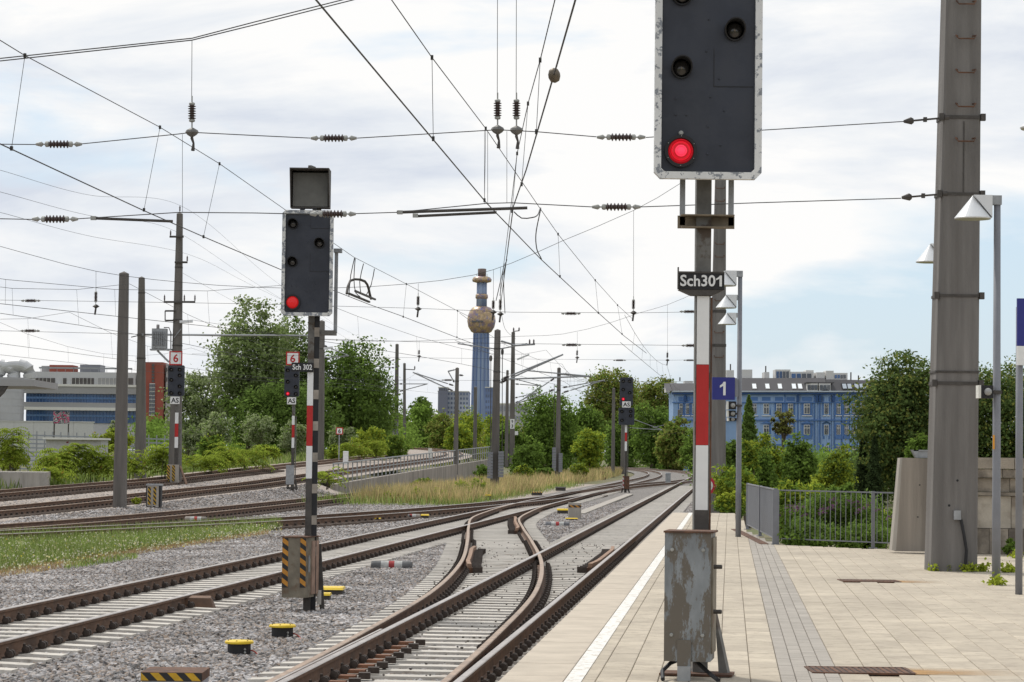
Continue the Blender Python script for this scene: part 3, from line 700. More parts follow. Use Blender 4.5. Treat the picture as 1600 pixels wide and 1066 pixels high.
q = MB(); q.box(px_ + 0.051, px_ + 0.062, Y - 0.008, Y + 0.12, PZ + 0.3, A(1098, 465).z)
q.build('rear_flange', M_rust, s1)
for xx in (A(1067, 300).x, A(1143, 300).x):
    q = MB(); q.box(xx - 0.018, xx + 0.018, Y + 0.02, Y + 0.045, A(1101, 352).z, zb + 0.25); q.build('strut', M_galv, s1)
q = MB(); za, zc = A(1101, 357).z, A(1101, 337).z; q.box(A(1059, 350).x, A(1148, 350).x, Y + 0.02, Y + 0.03, za, zc); q.box(A(1063, 350).x, A(1146, 350).x, Y - 0.09, Y + 0.02, zc - 0.008, zc); q.box(A(1064, 350).x, A(1146, 350).x, Y - 0.07, Y + 0.02, za, za + 0.008); q.build('cross_beam', mat('beam_brown', (0.20, 0.165, 0.12), 0.8, var=0.3, scale=8), s1)
# number plate in its little tray
xa, xb, za, zc = A(1060, 440).x, A(1131, 440).x, A(1095, 453).z, A(1095, 428).z
pl = board(s1, 'number_plate', xa, xb, za, zc, Y - 0.045, M_black, 0.03)
text('Sch30', (A(1089.5, 440).x, Y - 0.047, A(1095, 439.5).z), width(55, Y), width(18, Y), M_white, pl); text('1', (A(1122.5, 440).x, Y - 0.047, A(1095, 439.7).z), width(9, Y), width(17, Y), M_white, pl)
q = MB(); q.prism([(xa, za - 0.001), (xb, za - 0.001), (A(1113, 460).x, A(1095, 462).z), (A(1080, 460).x, A(1095, 462).z)], Y - 0.04, Y + 0.08); q.box(xa, xb, Y - 0.05, Y + 0.08, zc, zc + 0.012); q.box(xa - 0.008, xa, Y - 0.05, Y - 0.01, za, zc + 0.04); q.build('tray', M_darkst, s1)
zs = [A(1096, p).z for p in (463, 570, 696, 797)]
for i, mm in enumerate((M_white, M_red, M_white)):
    q = MB(); q.box(px_ - 0.042, px_ + 0.040, Y - 0.018, Y - 0.0105, zs[i + 1] + (0.002 if i < 2 else 0), zs[i]); q.build('mast_plate', mm, s1)
q = MB(); q.box(px_ - 0.046, px_ + 0.045, Y - 0.019, Y - 0.0105, PZ + 0.9, zs[3] - 0.003); q.build('mast_plate', M_darkst, s1)
# relay cabinet in front of the post
bx0, bx1 = A(1044, 930).x, A(1116, 930).x; bz0, bz1 = at(1080, 1034, Y - 0.45).z, at(1080, 833, Y - 0.45).z
bx0, bx1 = at(1043.5, 940, Y - 0.45).x, at(1116, 940, Y - 0.45).x; by0, by1 = Y - 0.45, Y - 0.1
r1 = thing('relay_cabinet', 'grey cabinet with peeling paint standing on legs at the platform signal foot', 'cabinet', ((bx0 + bx1) / 2, Y - 0.3, PZ))
q = MB(); q.box(bx0, bx1, by0, by1, bz0, bz1); q.build('body', M_boxpeel, r1)
q = MB(); q.taper(((bx0 + bx1) / 2 + 0.005, (by0 + by1) / 2), bz1, bz1 + 0.012, bx1 - bx0 + 0.025, by1 - by0 + 0.03, bx1 - bx0 + 0.025, by1 - by0 + 0.03); q.build('lid', M_rust, r1)
q = MB(); q.box(bx1, bx1 + 0.012, by0 + 0.03, by1 - 0.02, bz0 + 0.05, bz1 - 0.03); dr = q.build('door', M_boxolive, r1)
for zz in (bz0 + 0.32, bz1 - 0.22):
    q = MB(); q.lathe([(0.014, 0), (0.014, 0.05), (0.01, 0.055)], (bx1 + 0.012, (by0 + by1) / 2 - 0.08, zz), (1, 0, 0), 8); q.build('latch', M_darkst, dr)
for fx in (0.16, 0.83):
    for zz in (bz0 + 0.17, bz1 - 0.11):
        q = MB(); q.lathe([(0.013, 0), (0.013, 0.008), (0.008, 0.013)], (bx0 + (bx1 - bx0) * fx, by0, zz), (0, -1, 0), 8); q.build('bolt', M_cap, r1)
q = MB(); xm = bx0 + (bx1 - bx0) * 0.44; q.box(xm - 0.045, xm + 0.045, by0 - 0.012, by0, bz0 - 0.03, bz0 + 0.14); q.build('fixing_plate', M_boxpeel, r1)
q = MB(); q.box(xm - 0.042, xm + 0.042, by0 - 0.02, by0 + 0.02, PZ, bz0 - 0.03); q.build('leg', M_galv, r1)
for sx in (1,):
    q = MB(); xx = (bx0 + bx1) / 2 + sx * 0.18; q.add([(xx - 0.006, Y - 0.02, PZ + 0.02), (xx + sx * 0.06 - 0.006, Y - 0.02, PZ + 0.02), (xx - sx * 0.03 - 0.006, Y - 0.02, PZ + 0.42), (xx + 0.006, Y + 0.05, PZ + 0.02), (xx + sx * 0.06 + 0.006, Y + 0.05, PZ + 0.02), (xx - sx * 0.03 + 0.006, Y + 0.05, PZ + 0.42)], [(0, 1, 2), (3, 5, 4), (0, 3, 4, 1), (1, 4, 5, 2), (2, 5, 3, 0)]); q.build('gusset', M_post, r1)
q = MB(); q.box(bx0 - 0.06, bx1 + 0.12, Y - 0.14, Y + 0.12, PZ + 0.005, PZ + 0.02); q.build('base_plate', M_rust, r1)
q = MB(); q.tube([(bx0 + 0.12, Y - 0.2, bz0 + 0.01), (bx0 + 0.03, Y - 0.27, PZ + 0.10), (bx0 - 0.01, Y - 0.42, PZ + 0.06), (bx0 + 0.01, Y - 0.6, PZ + 0.02)], 0.014, 7); q.build('cable', M_black, r1)
q = MB(); q.tube([(bx1 - 0.14, Y - 0.2, bz0 + 0.01), (bx1 - 0.08, Y - 0.25, PZ + 0.09), (bx1 + 0.0, Y - 0.38, PZ + 0.04), (bx1 + 0.06, Y - 0.55, PZ + 0.02)], 0.014, 7); q.build('cable', M_black, r1)

r1.rotation_euler.z = math.radians(-9)
# the signal in the ballast
Y = 35.2
A = lambda px, py: at(px, py, Y)
gz = -0.23
s2 = thing('railway_signal', 'signal Sch 302 in the ballast with a dark hooded box on its head', 'signal', (A(484, 930).x, Y, gz))
x0, x1 = A(442.5, 410).x, A(522, 410).x; zb, zt = A(482, 495).z, A(482, 331).z
signal_head(s2, x0, x1, zb, zt, Y - 0.2, [(A(459, 474).x, A(459, 474).z, True), (A(459, 411).x, A(459, 411).z, False), (A(501, 382).x, A(500, 382).z, False), (A(460, 352).x, A(460, 352).z, False)], M_peel2, 0.072, hot=M_lensdim)
# hooded indicator on top
hx0, hx1, hz0, hz1 = A(456, 300).x, A(517, 300).x, A(486, 327).z, A(486, 268).z; yf = Y - 0.2
q = MB(); q.box(hx0 + 0.03, hx1 - 0.03, yf + 0.02, yf + 0.04, hz0 + 0.02, hz1 - 0.04); q.build('indicator_face', mat('indicator_grey', (0.14, 0.14, 0.13), 0.7, var=0.15), s2)
q = MB(); q.box(hx0, hx1, yf - 0.22, yf + 0.2, hz1 - 0.012, hz1 + 0.005)
for xx in (hx0, hx1 - 0.012):
    q.add([(xx, yf - 0.22, hz1 - 0.012), (xx + 0.012, yf - 0.22, hz1 - 0.012), (xx + 0.012, yf - 0.02, hz0), (xx, yf - 0.02, hz0), (xx, yf + 0.2, hz1 - 0.012), (xx + 0.012, yf + 0.2, hz1 - 0.012), (xx + 0.012, yf + 0.2, hz0), (xx, yf + 0.2, hz0)], [(0, 1, 2, 3), (4, 7, 6, 5), (0, 3, 7, 4), (1, 5, 6, 2), (3, 2, 6, 7)])
q.box(hx0 + 0.012, hx1 - 0.012, yf, yf + 0.2, hz0, hz0 + 0.012); q.box(hx0 + 0.012, hx1 - 0.012, yf + 0.19, yf + 0.2, hz0 + 0.012, hz1 - 0.012); q.build('indicator_hood', M_darkst, s2)
q = MB(); q.bar((A(486, 300).x, yf - 0.1, hz1 + 0.03), (A(492, 300).x, yf + 0.02, hz1 + 0.02), 0.05, 0.045); q.build('lifting_eye', M_post, s2)
for k in (0.3, 0.62):
    q = MB(); xx = hx0 + (hx1 - hx0) * k; q.box(xx - 0.03, xx + 0.03, yf, yf + 0.15, zt - 0.01, hz0); q.build('neck', M_black, s2)
xp = A(483.5, 700).x
q = MB(); q.box(xp - 0.045, xp + 0.045, Y - 0.01, Y + 0.012, gz, zb + 0.3); q.build('post', M_post, s2); q = MB(); q.box(xp + 0.05, xp + 0.118, Y - 0.005, Y + 0.012, gz, zb + 0.05); q.build('side_channel', M_black, s2)
q = MB(); q.box(xp - 0.044, xp + 0.115, Y + 0.05, Y + 0.075, gz, zb + 0.1); q.build('rear_flange', M_darkst, s2)
for k in range(12):
    z = 0.55 + k * 0.44; q = MB(); q.box(xp + 0.0462, xp + 0.1172, Y - 0.014, Y - 0.006, z, z + 0.13); q.build('batten', mat('batten_tan', (0.30, 0.265, 0.225), 0.8, var=0.25, scale=9), s2)
zs = [A(484, p).z for p in (582, 634, 697, 748, 836)]
for i, mm in enumerate((M_white, M_red, M_white, M_darkst)):
    q = MB(); q.box(xp - 0.043, xp + 0.041, Y - 0.016, Y - 0.0105, zs[i + 1] + 0.002, zs[i]); q.build('mast_plate', mm, s2)
pl = board(s2, 'number_plate', A(456, 574).x, A(490, 574).x, A(470, 581).z, A(470, 567).z, Y - 0.06, M_black)
text('Sch 302', (A(473, 574).x, Y - 0.062, A(473, 574).z), width(30.5, Y), width(8.5, Y), M_white, pl)
q = MB(); q.box(A(522, 400).x, A(527.5, 400).x, Y + 0.1, Y + 0.14, A(520, 520).z, A(520, 390).z); q.box(A(521, 390).x, A(533.5, 390).x, Y + 0.05, Y + 0.2, A(530, 394).z, A(530, 388).z); q.build('rear_ladder_rail', M_galv, s2)
q = MB(); q.box(A(497, 515).x, A(524, 515).x, Y + 0.02, Y + 0.3, A(510, 523).z, A(510, 516).z); q.build('foot_bracket', M_post, s2)
bx0, bx1 = at(441, 880, Y - 0.3).x, at(478, 880, Y - 0.3).x; bz0, bz1 = at(460, 934, Y - 0.3).z, at(460, 840, Y - 0.3).z; by0, by1 = Y - 0.32, Y + 0.14
bd = thing('relay_box', 'rusty relay box with orange and black stripes at the foot of signal Sch 302', 'relay box', ((bx0 + bx1) / 2, Y - 0.1, gz))
sk = Vector((0.10, 0, 0))
def skew(b, x0_, x1_, y0_, y1_, z0_, z1_, m=0):
    k = lambda y: 0.14 * (y - by0) / (by1 - by0)
    v = [(x + k(y), y, z) for z in (z0_, z1_) for x, y in ((x0_, y0_), (x1_, y0_), (x1_, y1_), (x0_, y1_))]
    b.add(v, [(0, 3, 2, 1), (4, 5, 6, 7), (0, 1, 5, 4), (1, 2, 6, 5), (2, 3, 7, 6), (3, 0, 4, 7)], m)
q = MB(); skew(q, bx0, bx1, by0, by1, bz0, bz1); q.build('body', M_boxolive, bd)
q = MB(); skew(q, bx0 - 0.015, bx1 + 0.02, by0 - 0.02, by1 + 0.02, bz1, bz1 + 0.015); q.build('lid', M_rust, bd)
for a, c in ((0.0, 0.25), (0.76, 1.0)):
    q = MB(); w_ = bx1 - bx0; q.box(bx0 + w_ * a, bx0 + w_ * c, by0 - 0.003, by0 - 0.001, bz0 + 0.14, bz1 - 0.01); q.build('stripe_panel', M_orange, bd, loc=(bx0 + w_ * a, by0, bz0))
q = MB(); skew(q, bx1 + 0.0, bx1 + 0.014, by0 + 0.2, by1 - 0.02, bz0 + 0.04, bz1 - 0.05); dr = q.build('door', M_brownpaint, bd)
q = MB(); q.box(bx1 + 0.03, bx1 + 0.05, by0 + 0.08, by0 + 0.11, bz0 + 0.35, bz0 + 0.58); q.build('handle', M_galv, bd)
q = MB(); q.box(xp - 0.05, xp + 0.05, Y - 0.08, Y + 0.05, gz - 0.1, bz0); q.build('foot', M_darkst, bd)
q = MB(); q.bar((bx1 + 0.14, by1, bz1 - 0.1), (bx1 + 0.2, by1 + 0.05, gz), 0.07, 0.03); q.build('brace', M_darkst, bd)
q = MB(); q.box(bx1 + 0.13, bx1 + 0.19, by1 - 0.03, by1 - 0.02, gz + 0.1, gz + 0.3); q.build('brace_plate', M_sleeper, bd)

# main signals with the white AS plate
def as_signal(label, px, Y, gz, head, lampspots, lens_r, asb, post, six=None, second=None, base=None, group='signals with AS plates'):
    A = lambda x, y: at(x, y, Y)
    X = A(post[0], post[3]).x
    r = thing('railway_signal', label, 'signal', (X, Y, gz), group)
    def hd(h, spots):
        x0, x1 = A(h[0], h[2]).x, A(h[1], h[2]).x; z0, z1 = A(h[0], h[3]).z, A(h[0], h[2]).z; c = 0.05
        q = MB(); q.prism([(x0 + c, z0), (x1 - c, z0), (x1, z0 + c), (x1, z1 - c), (x1 - c, z1), (x0 + c, z1), (x0, z1 - c), (x0, z0 + c)], Y - 0.3, Y - 0.12); q.build('head', M_navy, r)
        for sx, sy, on_ in spots: lamp_unit(r, (A(sx, sy).x, Y - 0.302, A(sx, sy).z), lens_r, on_)
    hd(head, lampspots)
    if second: hd(second[0], second[1])
    b_ = board(r, 'letter_board', A(asb[0], asb[2]).x, A(asb[1], asb[2]).x, A(asb[0], asb[3]).z, A(asb[0], asb[2]).z, Y - 0.33, M_white)
    text('AS', (A((asb[0] + asb[1]) / 2, asb[2]).x, Y - 0.332, A(asb[0], (asb[2] + asb[3]) / 2).z), width((asb[1] - asb[0]) * 0.82, Y), width((asb[3] - asb[2]) * 0.68, Y), M_black, b_)
    if six:
        t = width(2, Y); b_ = board(r, 'speed_board', A(six[0], six[2]).x + t, A(six[1], six[2]).x - t, A(six[0], six[3]).z + t, A(six[0], six[2]).z - t, Y - 0.33, M_white, border=t, bm=M_red)
        text('6', (A((six[0] + six[1]) / 2, six[2]).x, Y - 0.332, A(six[0], (six[2] + six[3]) / 2).z), width((six[1] - six[0]) * 0.38, Y), width((six[3] - six[2]) * 0.58, Y), M_red, b_)
    top = A(px, head[2]).z; w = width(post[1], Y)
    q = MB(); q.box(X - w / 2, X + w / 2, Y - 0.1, Y + 0.06, gz, top); q.box(X + w * 0.75, X + w * 1.0, Y - 0.08, Y + 0.06, gz + 0.3, A(px, post[2]).z); q.build('post', M_post, r)
    cuts = post[2:]
    for i in range(len(cuts) - 1):
        q = MB(); q.box(X - w * 0.46, X + w * 0.44, Y - 0.112, Y - 0.1, A(px, cuts[i + 1]).z + 0.004, A(px, cuts[i]).z); q.build('mast_plate', (M_white, M_red, M_white, M_darkst)[i % 4], r)
    if base: base(r, A, X)
    return r
def base1(r, A, X):
    Y = r.location.y
    for k, (a, c) in enumerate(((262, 266.5), (270, 274.5))):
        q = MB(); q.box(A(a, 740).x, A(c, 740).x, Y - 0.3, Y - 0.27, A(a, 752).z, A(a, 727).z); q.build('stripe_panel', M_orange2, r, loc=(A(a, 740).x, Y, A(a, 752).z))
    q = MB(); q.box(A(262, 740).x, A(280, 740).x, Y - 0.265, Y + 0.1, A(270, 754).z, A(270, 726).z); q.build('cabinet', M_conc, r)
    q = MB(); q.bar((A(281, 728).x, Y, A(281, 728).z), (A(291, 757).x, Y + 0.2, A(290, 757).z), 0.09, 0.09); q.build('brace', M_brownpaint, r)
as_signal('left signal with 6 board and AS plate against the tall bracket mast', 276, 129.0, 0.22, (264, 289.5, 571, 619), [(269, 578, False), (282, 578, False), (282, 587, False), (269, 594, False), (282, 604, False), (269, 614.5, False), (282, 615, False)], 0.10, (267.5, 282, 620, 631.5), (276.5, 6, 645, 662, 683, 700, 728), six=(266, 286.5, 549, 571), base=base1)
def base2(r, A, X):
    Y = r.location.y
    q = MB(); q.box(A(447.5, 740).x, A(460, 740).x, Y - 0.3, Y - 0.05, A(455, 757).z, A(455, 727).z); q.build('cabinet', M_galv, r)
    q = MB()
    for dx in (-0.25, 0.22): q.bar((X + dx, Y - 0.1, A(455, 766).z), (X + dx * 0.7, Y - 0.1, A(455, 750).z), 0.09, 0.09)
    q.box(X - 0.3, X + 0.28, Y - 0.16, Y - 0.05, A(455, 764).z, A(455, 761).z); q.build('footing', M_darkst, r)
as_signal('left signal with 6 board and AS plate just behind plate Sch 302', 458, 128.0, 0.02, (445.5, 468.5, 572, 620), [(450.5, 579, False), (463, 587, False), (450.5, 597, False), (463, 605, False), (450.5, 615.5, True), (463, 616, False)], 0.10, (449.5, 463.5, 621, 632), (458.5, 4.6, 650, 664, 684, 700, 728), six=(448, 469, 550, 571), base=base2)
def base3(r, A, X):
    Y = r.location.y
    q = MB(); q.box(A(973, 755).x, A(983, 755).x, Y - 0.3, Y + 0.1, A(978, 764).z, A(978, 744).z); cb = q.build('relay_cabinet', M_rust, r)
    q = MB(); q.box(A(972.4, 755).x, A(974.6, 755).x, Y - 0.33, Y - 0.3, A(978, 763).z, A(978, 745).z); q.build('stripe_panel', stripemat('red_white_stripes', (0.35, 0.04, 0.03), (0.65, 0.62, 0.6), 0.26, 0.8), r, loc=(X, Y, -0.2))
    q = MB()
    for dx in (-0.19, 0.0, 0.19): q.bar((X + dx * 1.3, Y - 0.1, -0.25), (X + dx * 0.6, Y - 0.1, A(978, 760).z), 0.09, 0.09)
    q.build('footing', M_darkst, r)
as_signal('distant signal with a bright red light and two black heads by the far curve', 978, 154.0, -0.23, (968.5, 989, 590, 634), [(973.5, 596, False), (983.5, 596, False), (973.5, 609, False), (983.5, 614, False), (973.5, 624, True)], 0.105, (972, 985, 627.5, 637), (978, 3.8, 664, 676, 690, 705, 744), second=((966.5, 991, 637, 664), [(971.5, 643, False), (985, 643, False), (985, 650, False), (971.5, 657, False)]), base=base3)
# small free-standing 6 board in the bushes
Yb = 190; r = thing('speed_board', 'small white 6 board with red border standing in the bushes', 'sign', (at(530, 680, Yb).x, Yb, 1.0))
t = width(1.4, Yb); b_ = board(r, 'plate', at(525, 672, Yb).x + t, at(536, 672, Yb).x - t, at(530, 679, Yb).z + t, at(530, 668, Yb).z - t, Yb, M_white, border=t, bm=M_red)
text('6', (at(530.5, 673.5, Yb).x, Yb - 0.002, at(530.5, 673.5, Yb).z), width(4, Yb), width(6.5, Yb), M_black, b_)
q = MB(); q.box(r.location.x - 0.04, r.location.x + 0.04, Yb + 0.02, Yb + 0.1, 0.6, at(530, 668, Yb).z); q.build('post', M_galv, r)

# ------------------------------------------------------------------ platform lamps with cone shades
YA = on(1557, 913, PZ).y; YB = on(1153, 839, PZ).y
ztA, ztB = at(1557, 306, YA).z, at(1158, 423.5, YB).z
def lamp_y(px, py, zt):
    d = ray(px, py); return (zt - CZ) * d.y / d.z
def lamp(label, xpost, Y, zt, h0=PZ, hide=False):
    r = thing('platform_lamp', label, 'lamp', (xpost, Y, h0), 'platform lamps with white cone shades')
    k = (zt - h0) / 4.44 
    q = MB(); q.tube([(xpost, Y, h0), (xpost, Y, h0 + 0.9), (xpost, Y, zt - 0.10)], 0.05, 12, rs=[0.052, 0.050, 0.040]); q.build('post', M_gpaint, r, True)
    q = MB(); q.box(xpost - 0.075, xpost + 0.045, Y - 0.05, Y + 0.05, zt - 0.11, zt); q.build('arm', M_galv, r)
    hx = xpost - 0.29; R = 0.218; hgt_ = 0.27
    q = MB(); n = 32; v = [(hx, Y, zt)] + [(hx + math.cos(2 * math.pi * i / n) * R, Y + math.sin(2 * math.pi * i / n) * R, zt - hgt_) for i in range(n)]
    v += [(hx + math.cos(2 * math.pi * i / n) * R * 0.96, Y + math.sin(2 * math.pi * i / n) * R * 0.96, zt - hgt_ - 0.012) for i in range(n)]
    f = [(0, 1 + i, 1 + (i + 1) % n) for i in range(n)] + [(1 + i, 1 + n + i, 1 + n + (i + 1) % n, 1 + (i + 1) % n) for i in range(n)]
    q.add(v, f); sh = q.build('shade', M_lampw, r)
    q = MB(); q.lathe([(R * 0.95, 0), (R * 0.95, 0.004)], (hx, Y, zt - hgt_ - 0.012), (0, 0, 1), 28); q.build('diffuser', mat('lamp_diffuser', (0.28, 0.29, 0.2), 0.4, var=0.2), sh)
    q = MB(); ww = 0.085; q.add([(hx, Y - ww, zt), (hx + R * 1.0, Y - ww, zt), (hx + R * 1.0, Y - ww, zt - hgt_ * 0.98), (hx, Y + ww, zt), (hx + R * 1.0, Y + ww, zt), (hx + R * 1.0, Y + ww, zt - hgt_ * 0.98)], [(0, 2, 1), (3, 4, 5), (0, 1, 4, 3), (1, 2, 5, 4), (2, 0, 3, 5)]); q.build('bracket', M_lampw, r)
    return r
lA = lamp('grey lamp post right of the tall pillar with white cone shade', at(1556.5, 900, YA).x, YA, ztA)
Y2 = lamp_y(1469, 381.5, (ztA * 0.6 + ztB * 0.4)); lamp('cone lamp whose post hides behind the tall pillar', at(1469, 381, Y2).x + 0.06 + 0.08, Y2, ztA * 0.6 + ztB * 0.4)
lB = lamp('grey lamp post carrying the blue platform 1 sign', at(1153.5, 830, YB).x, YB, ztB)
Y4 = lamp_y(1140, 461, ztB); lamp('cone lamp second in the row behind the signal post', at(1156, 461, Y4).x, Y4, ztB)
Y5 = lamp_y(1140, 489, ztB); lamp('cone lamp farthest and lowest in the row behind the signal post', at(1155, 489, Y5).x, Y5, ztB)
Y0_ = YA - (Y2 - YA); lamp('cone lamp nearest the camera showing only its rim at the right edge', at(1594, 237, Y0_).x + 0.29 + 0.218, Y0_, ztA)
# loudspeakers and the platform sign on the posts
def speaker(label, px0, px1, py0, py1, Y, rings=1):
    x0, x1, z0, z1 = at(px0, py0, Y).x, at(px1, py0, Y).x, at(px0, py1, Y).z, at(px0, py0, Y).z
    r = thing('loudspeaker', label, 'loudspeaker', ((x0 + x1) / 2, Y, z0), 'loudspeakers on the lamp posts')
    q = MB(); q.box(x0, x1, Y - 0.1, Y + 0.05, z0, z1); q.build('case', M_black, r)
    q = MB(); q.box(x0 - 0.03, x0, Y - 0.12, Y + 0.05, z0, z1); q.build('side_plate', M_frame, r)
    q = MB(); c = ((x0 + x1) / 2 + 0.01, Y - 0.1, (z0 + z1) / 2); q.lathe([((x1 - x0) * 0.3, 0.0), ((x1 - x0) * 0.3, 0.02), ((x1 - x0) * 0.2, 0.03), (0.004, 0.05)], c, (0, -1, 0), 16); q.build('cone', mat('speaker_grey', (0.3, 0.3, 0.29), 0.5), r, True)
    q = MB(); q.bar((x1, Y, c[2]), (x1 + 0.12, Y, c[2]), 0.04, 0.04); q.build('bracket', M_darkst, r)
speaker('square loudspeaker on the lamp post right of the tall pillar', 1530, 1549.5, 602.5, 622.5, YA - 0.05)
speaker('loudspeaker peeking out left of the tall pillar', 1458, 1474, 624, 641, Y2)
speaker('upper of the loudspeakers under the blue 1 sign', 1137.5, 1149.5, 627.5, 640, YB - 0.08)
speaker('middle of the loudspeakers under the blue 1 sign', 1138, 1149, 641.5, 651.5, YB)
speaker('lowest loudspeaker under the blue 1 sign', 1138.5, 1148.5, 652.5, 658, YB + 0.05)
r = thing('platform_sign', 'square blue platform number 1 sign on a lamp post', 'sign', (at(1130, 607, YB).x, YB, at(1130, 625, YB).z))
b_ = board(r, 'plate', at(1112, 607, YB).x, at(1147.5, 607, YB).x, at(1130, 625, YB).z, at(1130, 590, YB).z, YB - 0.11, M_signblue, 0.06)
text('1', (at(1128.5, 607, YB).x, YB - 0.112, at(1129, 607.5, YB).z), width(9, YB), width(21, YB), M_white, b_)
q = MB(); q.box(at(1147, 600, YB).x, at(1153, 600, YB).x, YB - 0.1, YB - 0.04, at(1150, 620, YB).z, at(1150, 593, YB).z); q.build('bracket', M_gpaint, r)
YS = on(1591, 929, PZ).y; xs = at(1592, 900, YS).x
r = thing('sign_post', 'grey post at the right edge with a tall blue and white sign', 'sign', (xs, YS, PZ))
q = MB(); q.tube([(xs, YS, PZ), (xs, YS, at(1592, 480, YS).z)], 0.04, 12); q.build('post', M_gpaint, r, True)
q = MB(); q.box(at(1587, 500, YS).x, at(1640, 500, YS).x, YS - 0.08, YS - 0.045, at(1592, 541, YS).z, at(1592, 467, YS).z); q.build('blue_panel', M_signblue, r)
q = MB(); q.box(at(1587, 550, YS).x, at(1640, 550, YS).x, YS - 0.08, YS - 0.045, at(1592, 571, YS).z, at(1592, 541, YS).z - 0.002); q.build('white_panel', M_white, r)
q = MB(); q.tube([(xs + 0.08, YS - 0.06, at(1592, 467, YS).z), (xs + 0.08, YS - 0.06, at(1592, 456, YS).z), (xs + 0.3, YS - 0.06, at(1592, 456, YS).z)], 0.006, 6); q.build('wire_loop', M_galv, r)
# orange stickers on the lamp posts
q = MB(); p = at(1551.5, 690, YA - 0.055); q.box(p.x - 0.002, p.x + 0.02, YA - 0.056, YA - 0.052, at(1551, 702, YA).z, at(1551, 680, YA).z)
o = q.build('sticker', mat('sticker_orange', (0.65, 0.3, 0.03), 0.5), lA)

# ------------------------------------------------------------------ concrete masts
def step_irons(parent, x, y, zs, w=0.26):
    for z in zs:
        q = MB(); q.tube([(x - w / 2 + 0.03, y, z + 0.03), (x - w / 2, y - 0.06, z + 0.03), (x - w / 2 + 0.03, y - 0.10, z - 0.02), (x + w / 2 - 0.03, y - 0.10, z - 0.02), (x + w / 2, y - 0.06, z + 0.03), (x + w / 2 - 0.03, y, z + 0.03)], 0.011, 5)
        q.build('step_iron', M_rust, parent)
def mast(label, px0, py0, pxt, pyt, Y, w0, w1, gz=-0.3, m=M_mast, depth=None, bands=(), cat='mast', name='catenary_mast', cap=True, irons=0, group='concrete overhead-line masts'):
    b0 = at(px0, py0, Y); tp = at(pxt, pyt, Y); d0 = depth or width(w0, Y); W0, W1 = width(w0, Y), width(w1, Y)
    r = thing(name, label, cat, (b0.x, Y, gz), group)
    z0, z1 = gz - 0.1, tp.z
    ch = 0.16
    def sec(z):
        t = (z - b0.z) / (tp.z - b0.z); w = (W0 + (W1 - W0) * t) / 2; d = (d0 + (d0 * W1 / W0 - d0) * t) / 2; x = b0.x + (tp.x - b0.x) * t; c = w * 2 * ch
        return [(x - w + c, Y - d, z), (x + w - c, Y - d, z), (x + w, Y - d + c, z), (x + w, Y + d - c, z), (x + w - c, Y + d, z), (x - w + c, Y + d, z), (x - w, Y + d - c, z), (x - w, Y - d + c, z)]
    q = MB(); v = sec(z0) + sec(z1 - (W1 * 0.25 if cap else 0)); f = [(i, (i + 1) % 8, 8 + (i + 1) % 8, 8 + i) for i in range(8)]
    if cap:
        v.append((tp.x, Y, z1)); f += [(8 + i, 8 + (i + 1) % 8, 16) for i in range(8)]
    else: f.append(tuple(range(8, 16)))
    q.add(v, f); q.build('shaft', m, r)
    for pb in bands:
        z = at(px0, pb, Y).z; s = sec(z); cx = sum(p[0] for p in s) / 8; k = 1.06; q = MB()
        q.add([(cx + (p[0] - cx) * k, Y + (p[1] - Y) * k, z - 0.04) for p in s] + [(cx + (p[0] - cx) * k, Y + (p[1] - Y) * k, z + 0.04) for p in s], [(i, (i + 1) % 8, 8 + (i + 1) % 8, 8 + i) for i in range(8)] + [tuple(range(8))[::-1], tuple(range(8, 16))])
        q.build('clamp_band', M_darkst, r)
    r['_w'] = W0; return r
def arm(r, pts, rad, m=M_galv, name='bracket_arm'):
    q = MB(); q.tube(pts, rad, 6); return q.build(name, m, r)
INS = {}
def insul(parent, p0, p1, R=0.055, sheds=6, cone=True):
    """a porcelain insulator between two points, with end caps"""
    p0, p1 = Vector(p0), Vector(p1); L = (p1 - p0).length; ax = (p1 - p0) / L
    q = MB(); a, c = L * 0.28, L * 0.72; pr = [(R * 0.45, a)]
    for k in range(sheds):
        z = a + (c - a) * (k + 0.15) / sheds; pr += [(R * 0.5, z), (R, z + (c - a) / sheds * 0.35), (R * 0.95, z + (c - a) / sheds * 0.5), (R * 0.5, z + (c - a) / sheds * 0.75)]
    q.lathe(pr, p0, ax, 10, 0)
    for s0, s1 in ((0.20, 0.29), (0.71, 0.80)): q.lathe([(R * 0.45, L * s0), (R * 0.72, L * (s0 + 0.02)), (R * 0.72, L * (s1 - 0.02)), (R * 0.5, L * s1)], p0, ax, 10, 1)
    q.lathe([(R * 0.18, 0), (R * 0.18, L)], p0, ax, 6, 1)
    if cone:
        q.lathe([(R * 0.3, 0), (R * 0.65, L * 0.12), (R * 0.3, L * 0.16)], p0, ax, 8, 1); q.lathe([(R * 0.3, L * 0.84), (R * 0.65, L * 0.88), (R * 0.3, L)], p0, ax, 8, 1)
    return q.build('insulator', [M_porc, M_cap], parent)
def pin_insul(parent, p, h, R=0.05):
    q = MB(); q.lathe([(R * 0.3, -h * 0.15), (R * 0.4, 0), (R, h * 0.1), (R * 0.55, h * 0.25), (R, h * 0.35), (R * 0.55, h * 0.5), (R, h * 0.6), (R * 0.5, h * 0.8), (R * 0.3, h)], p, (0, 0, 1), 9); return q.build('insulator', M_porc, parent)

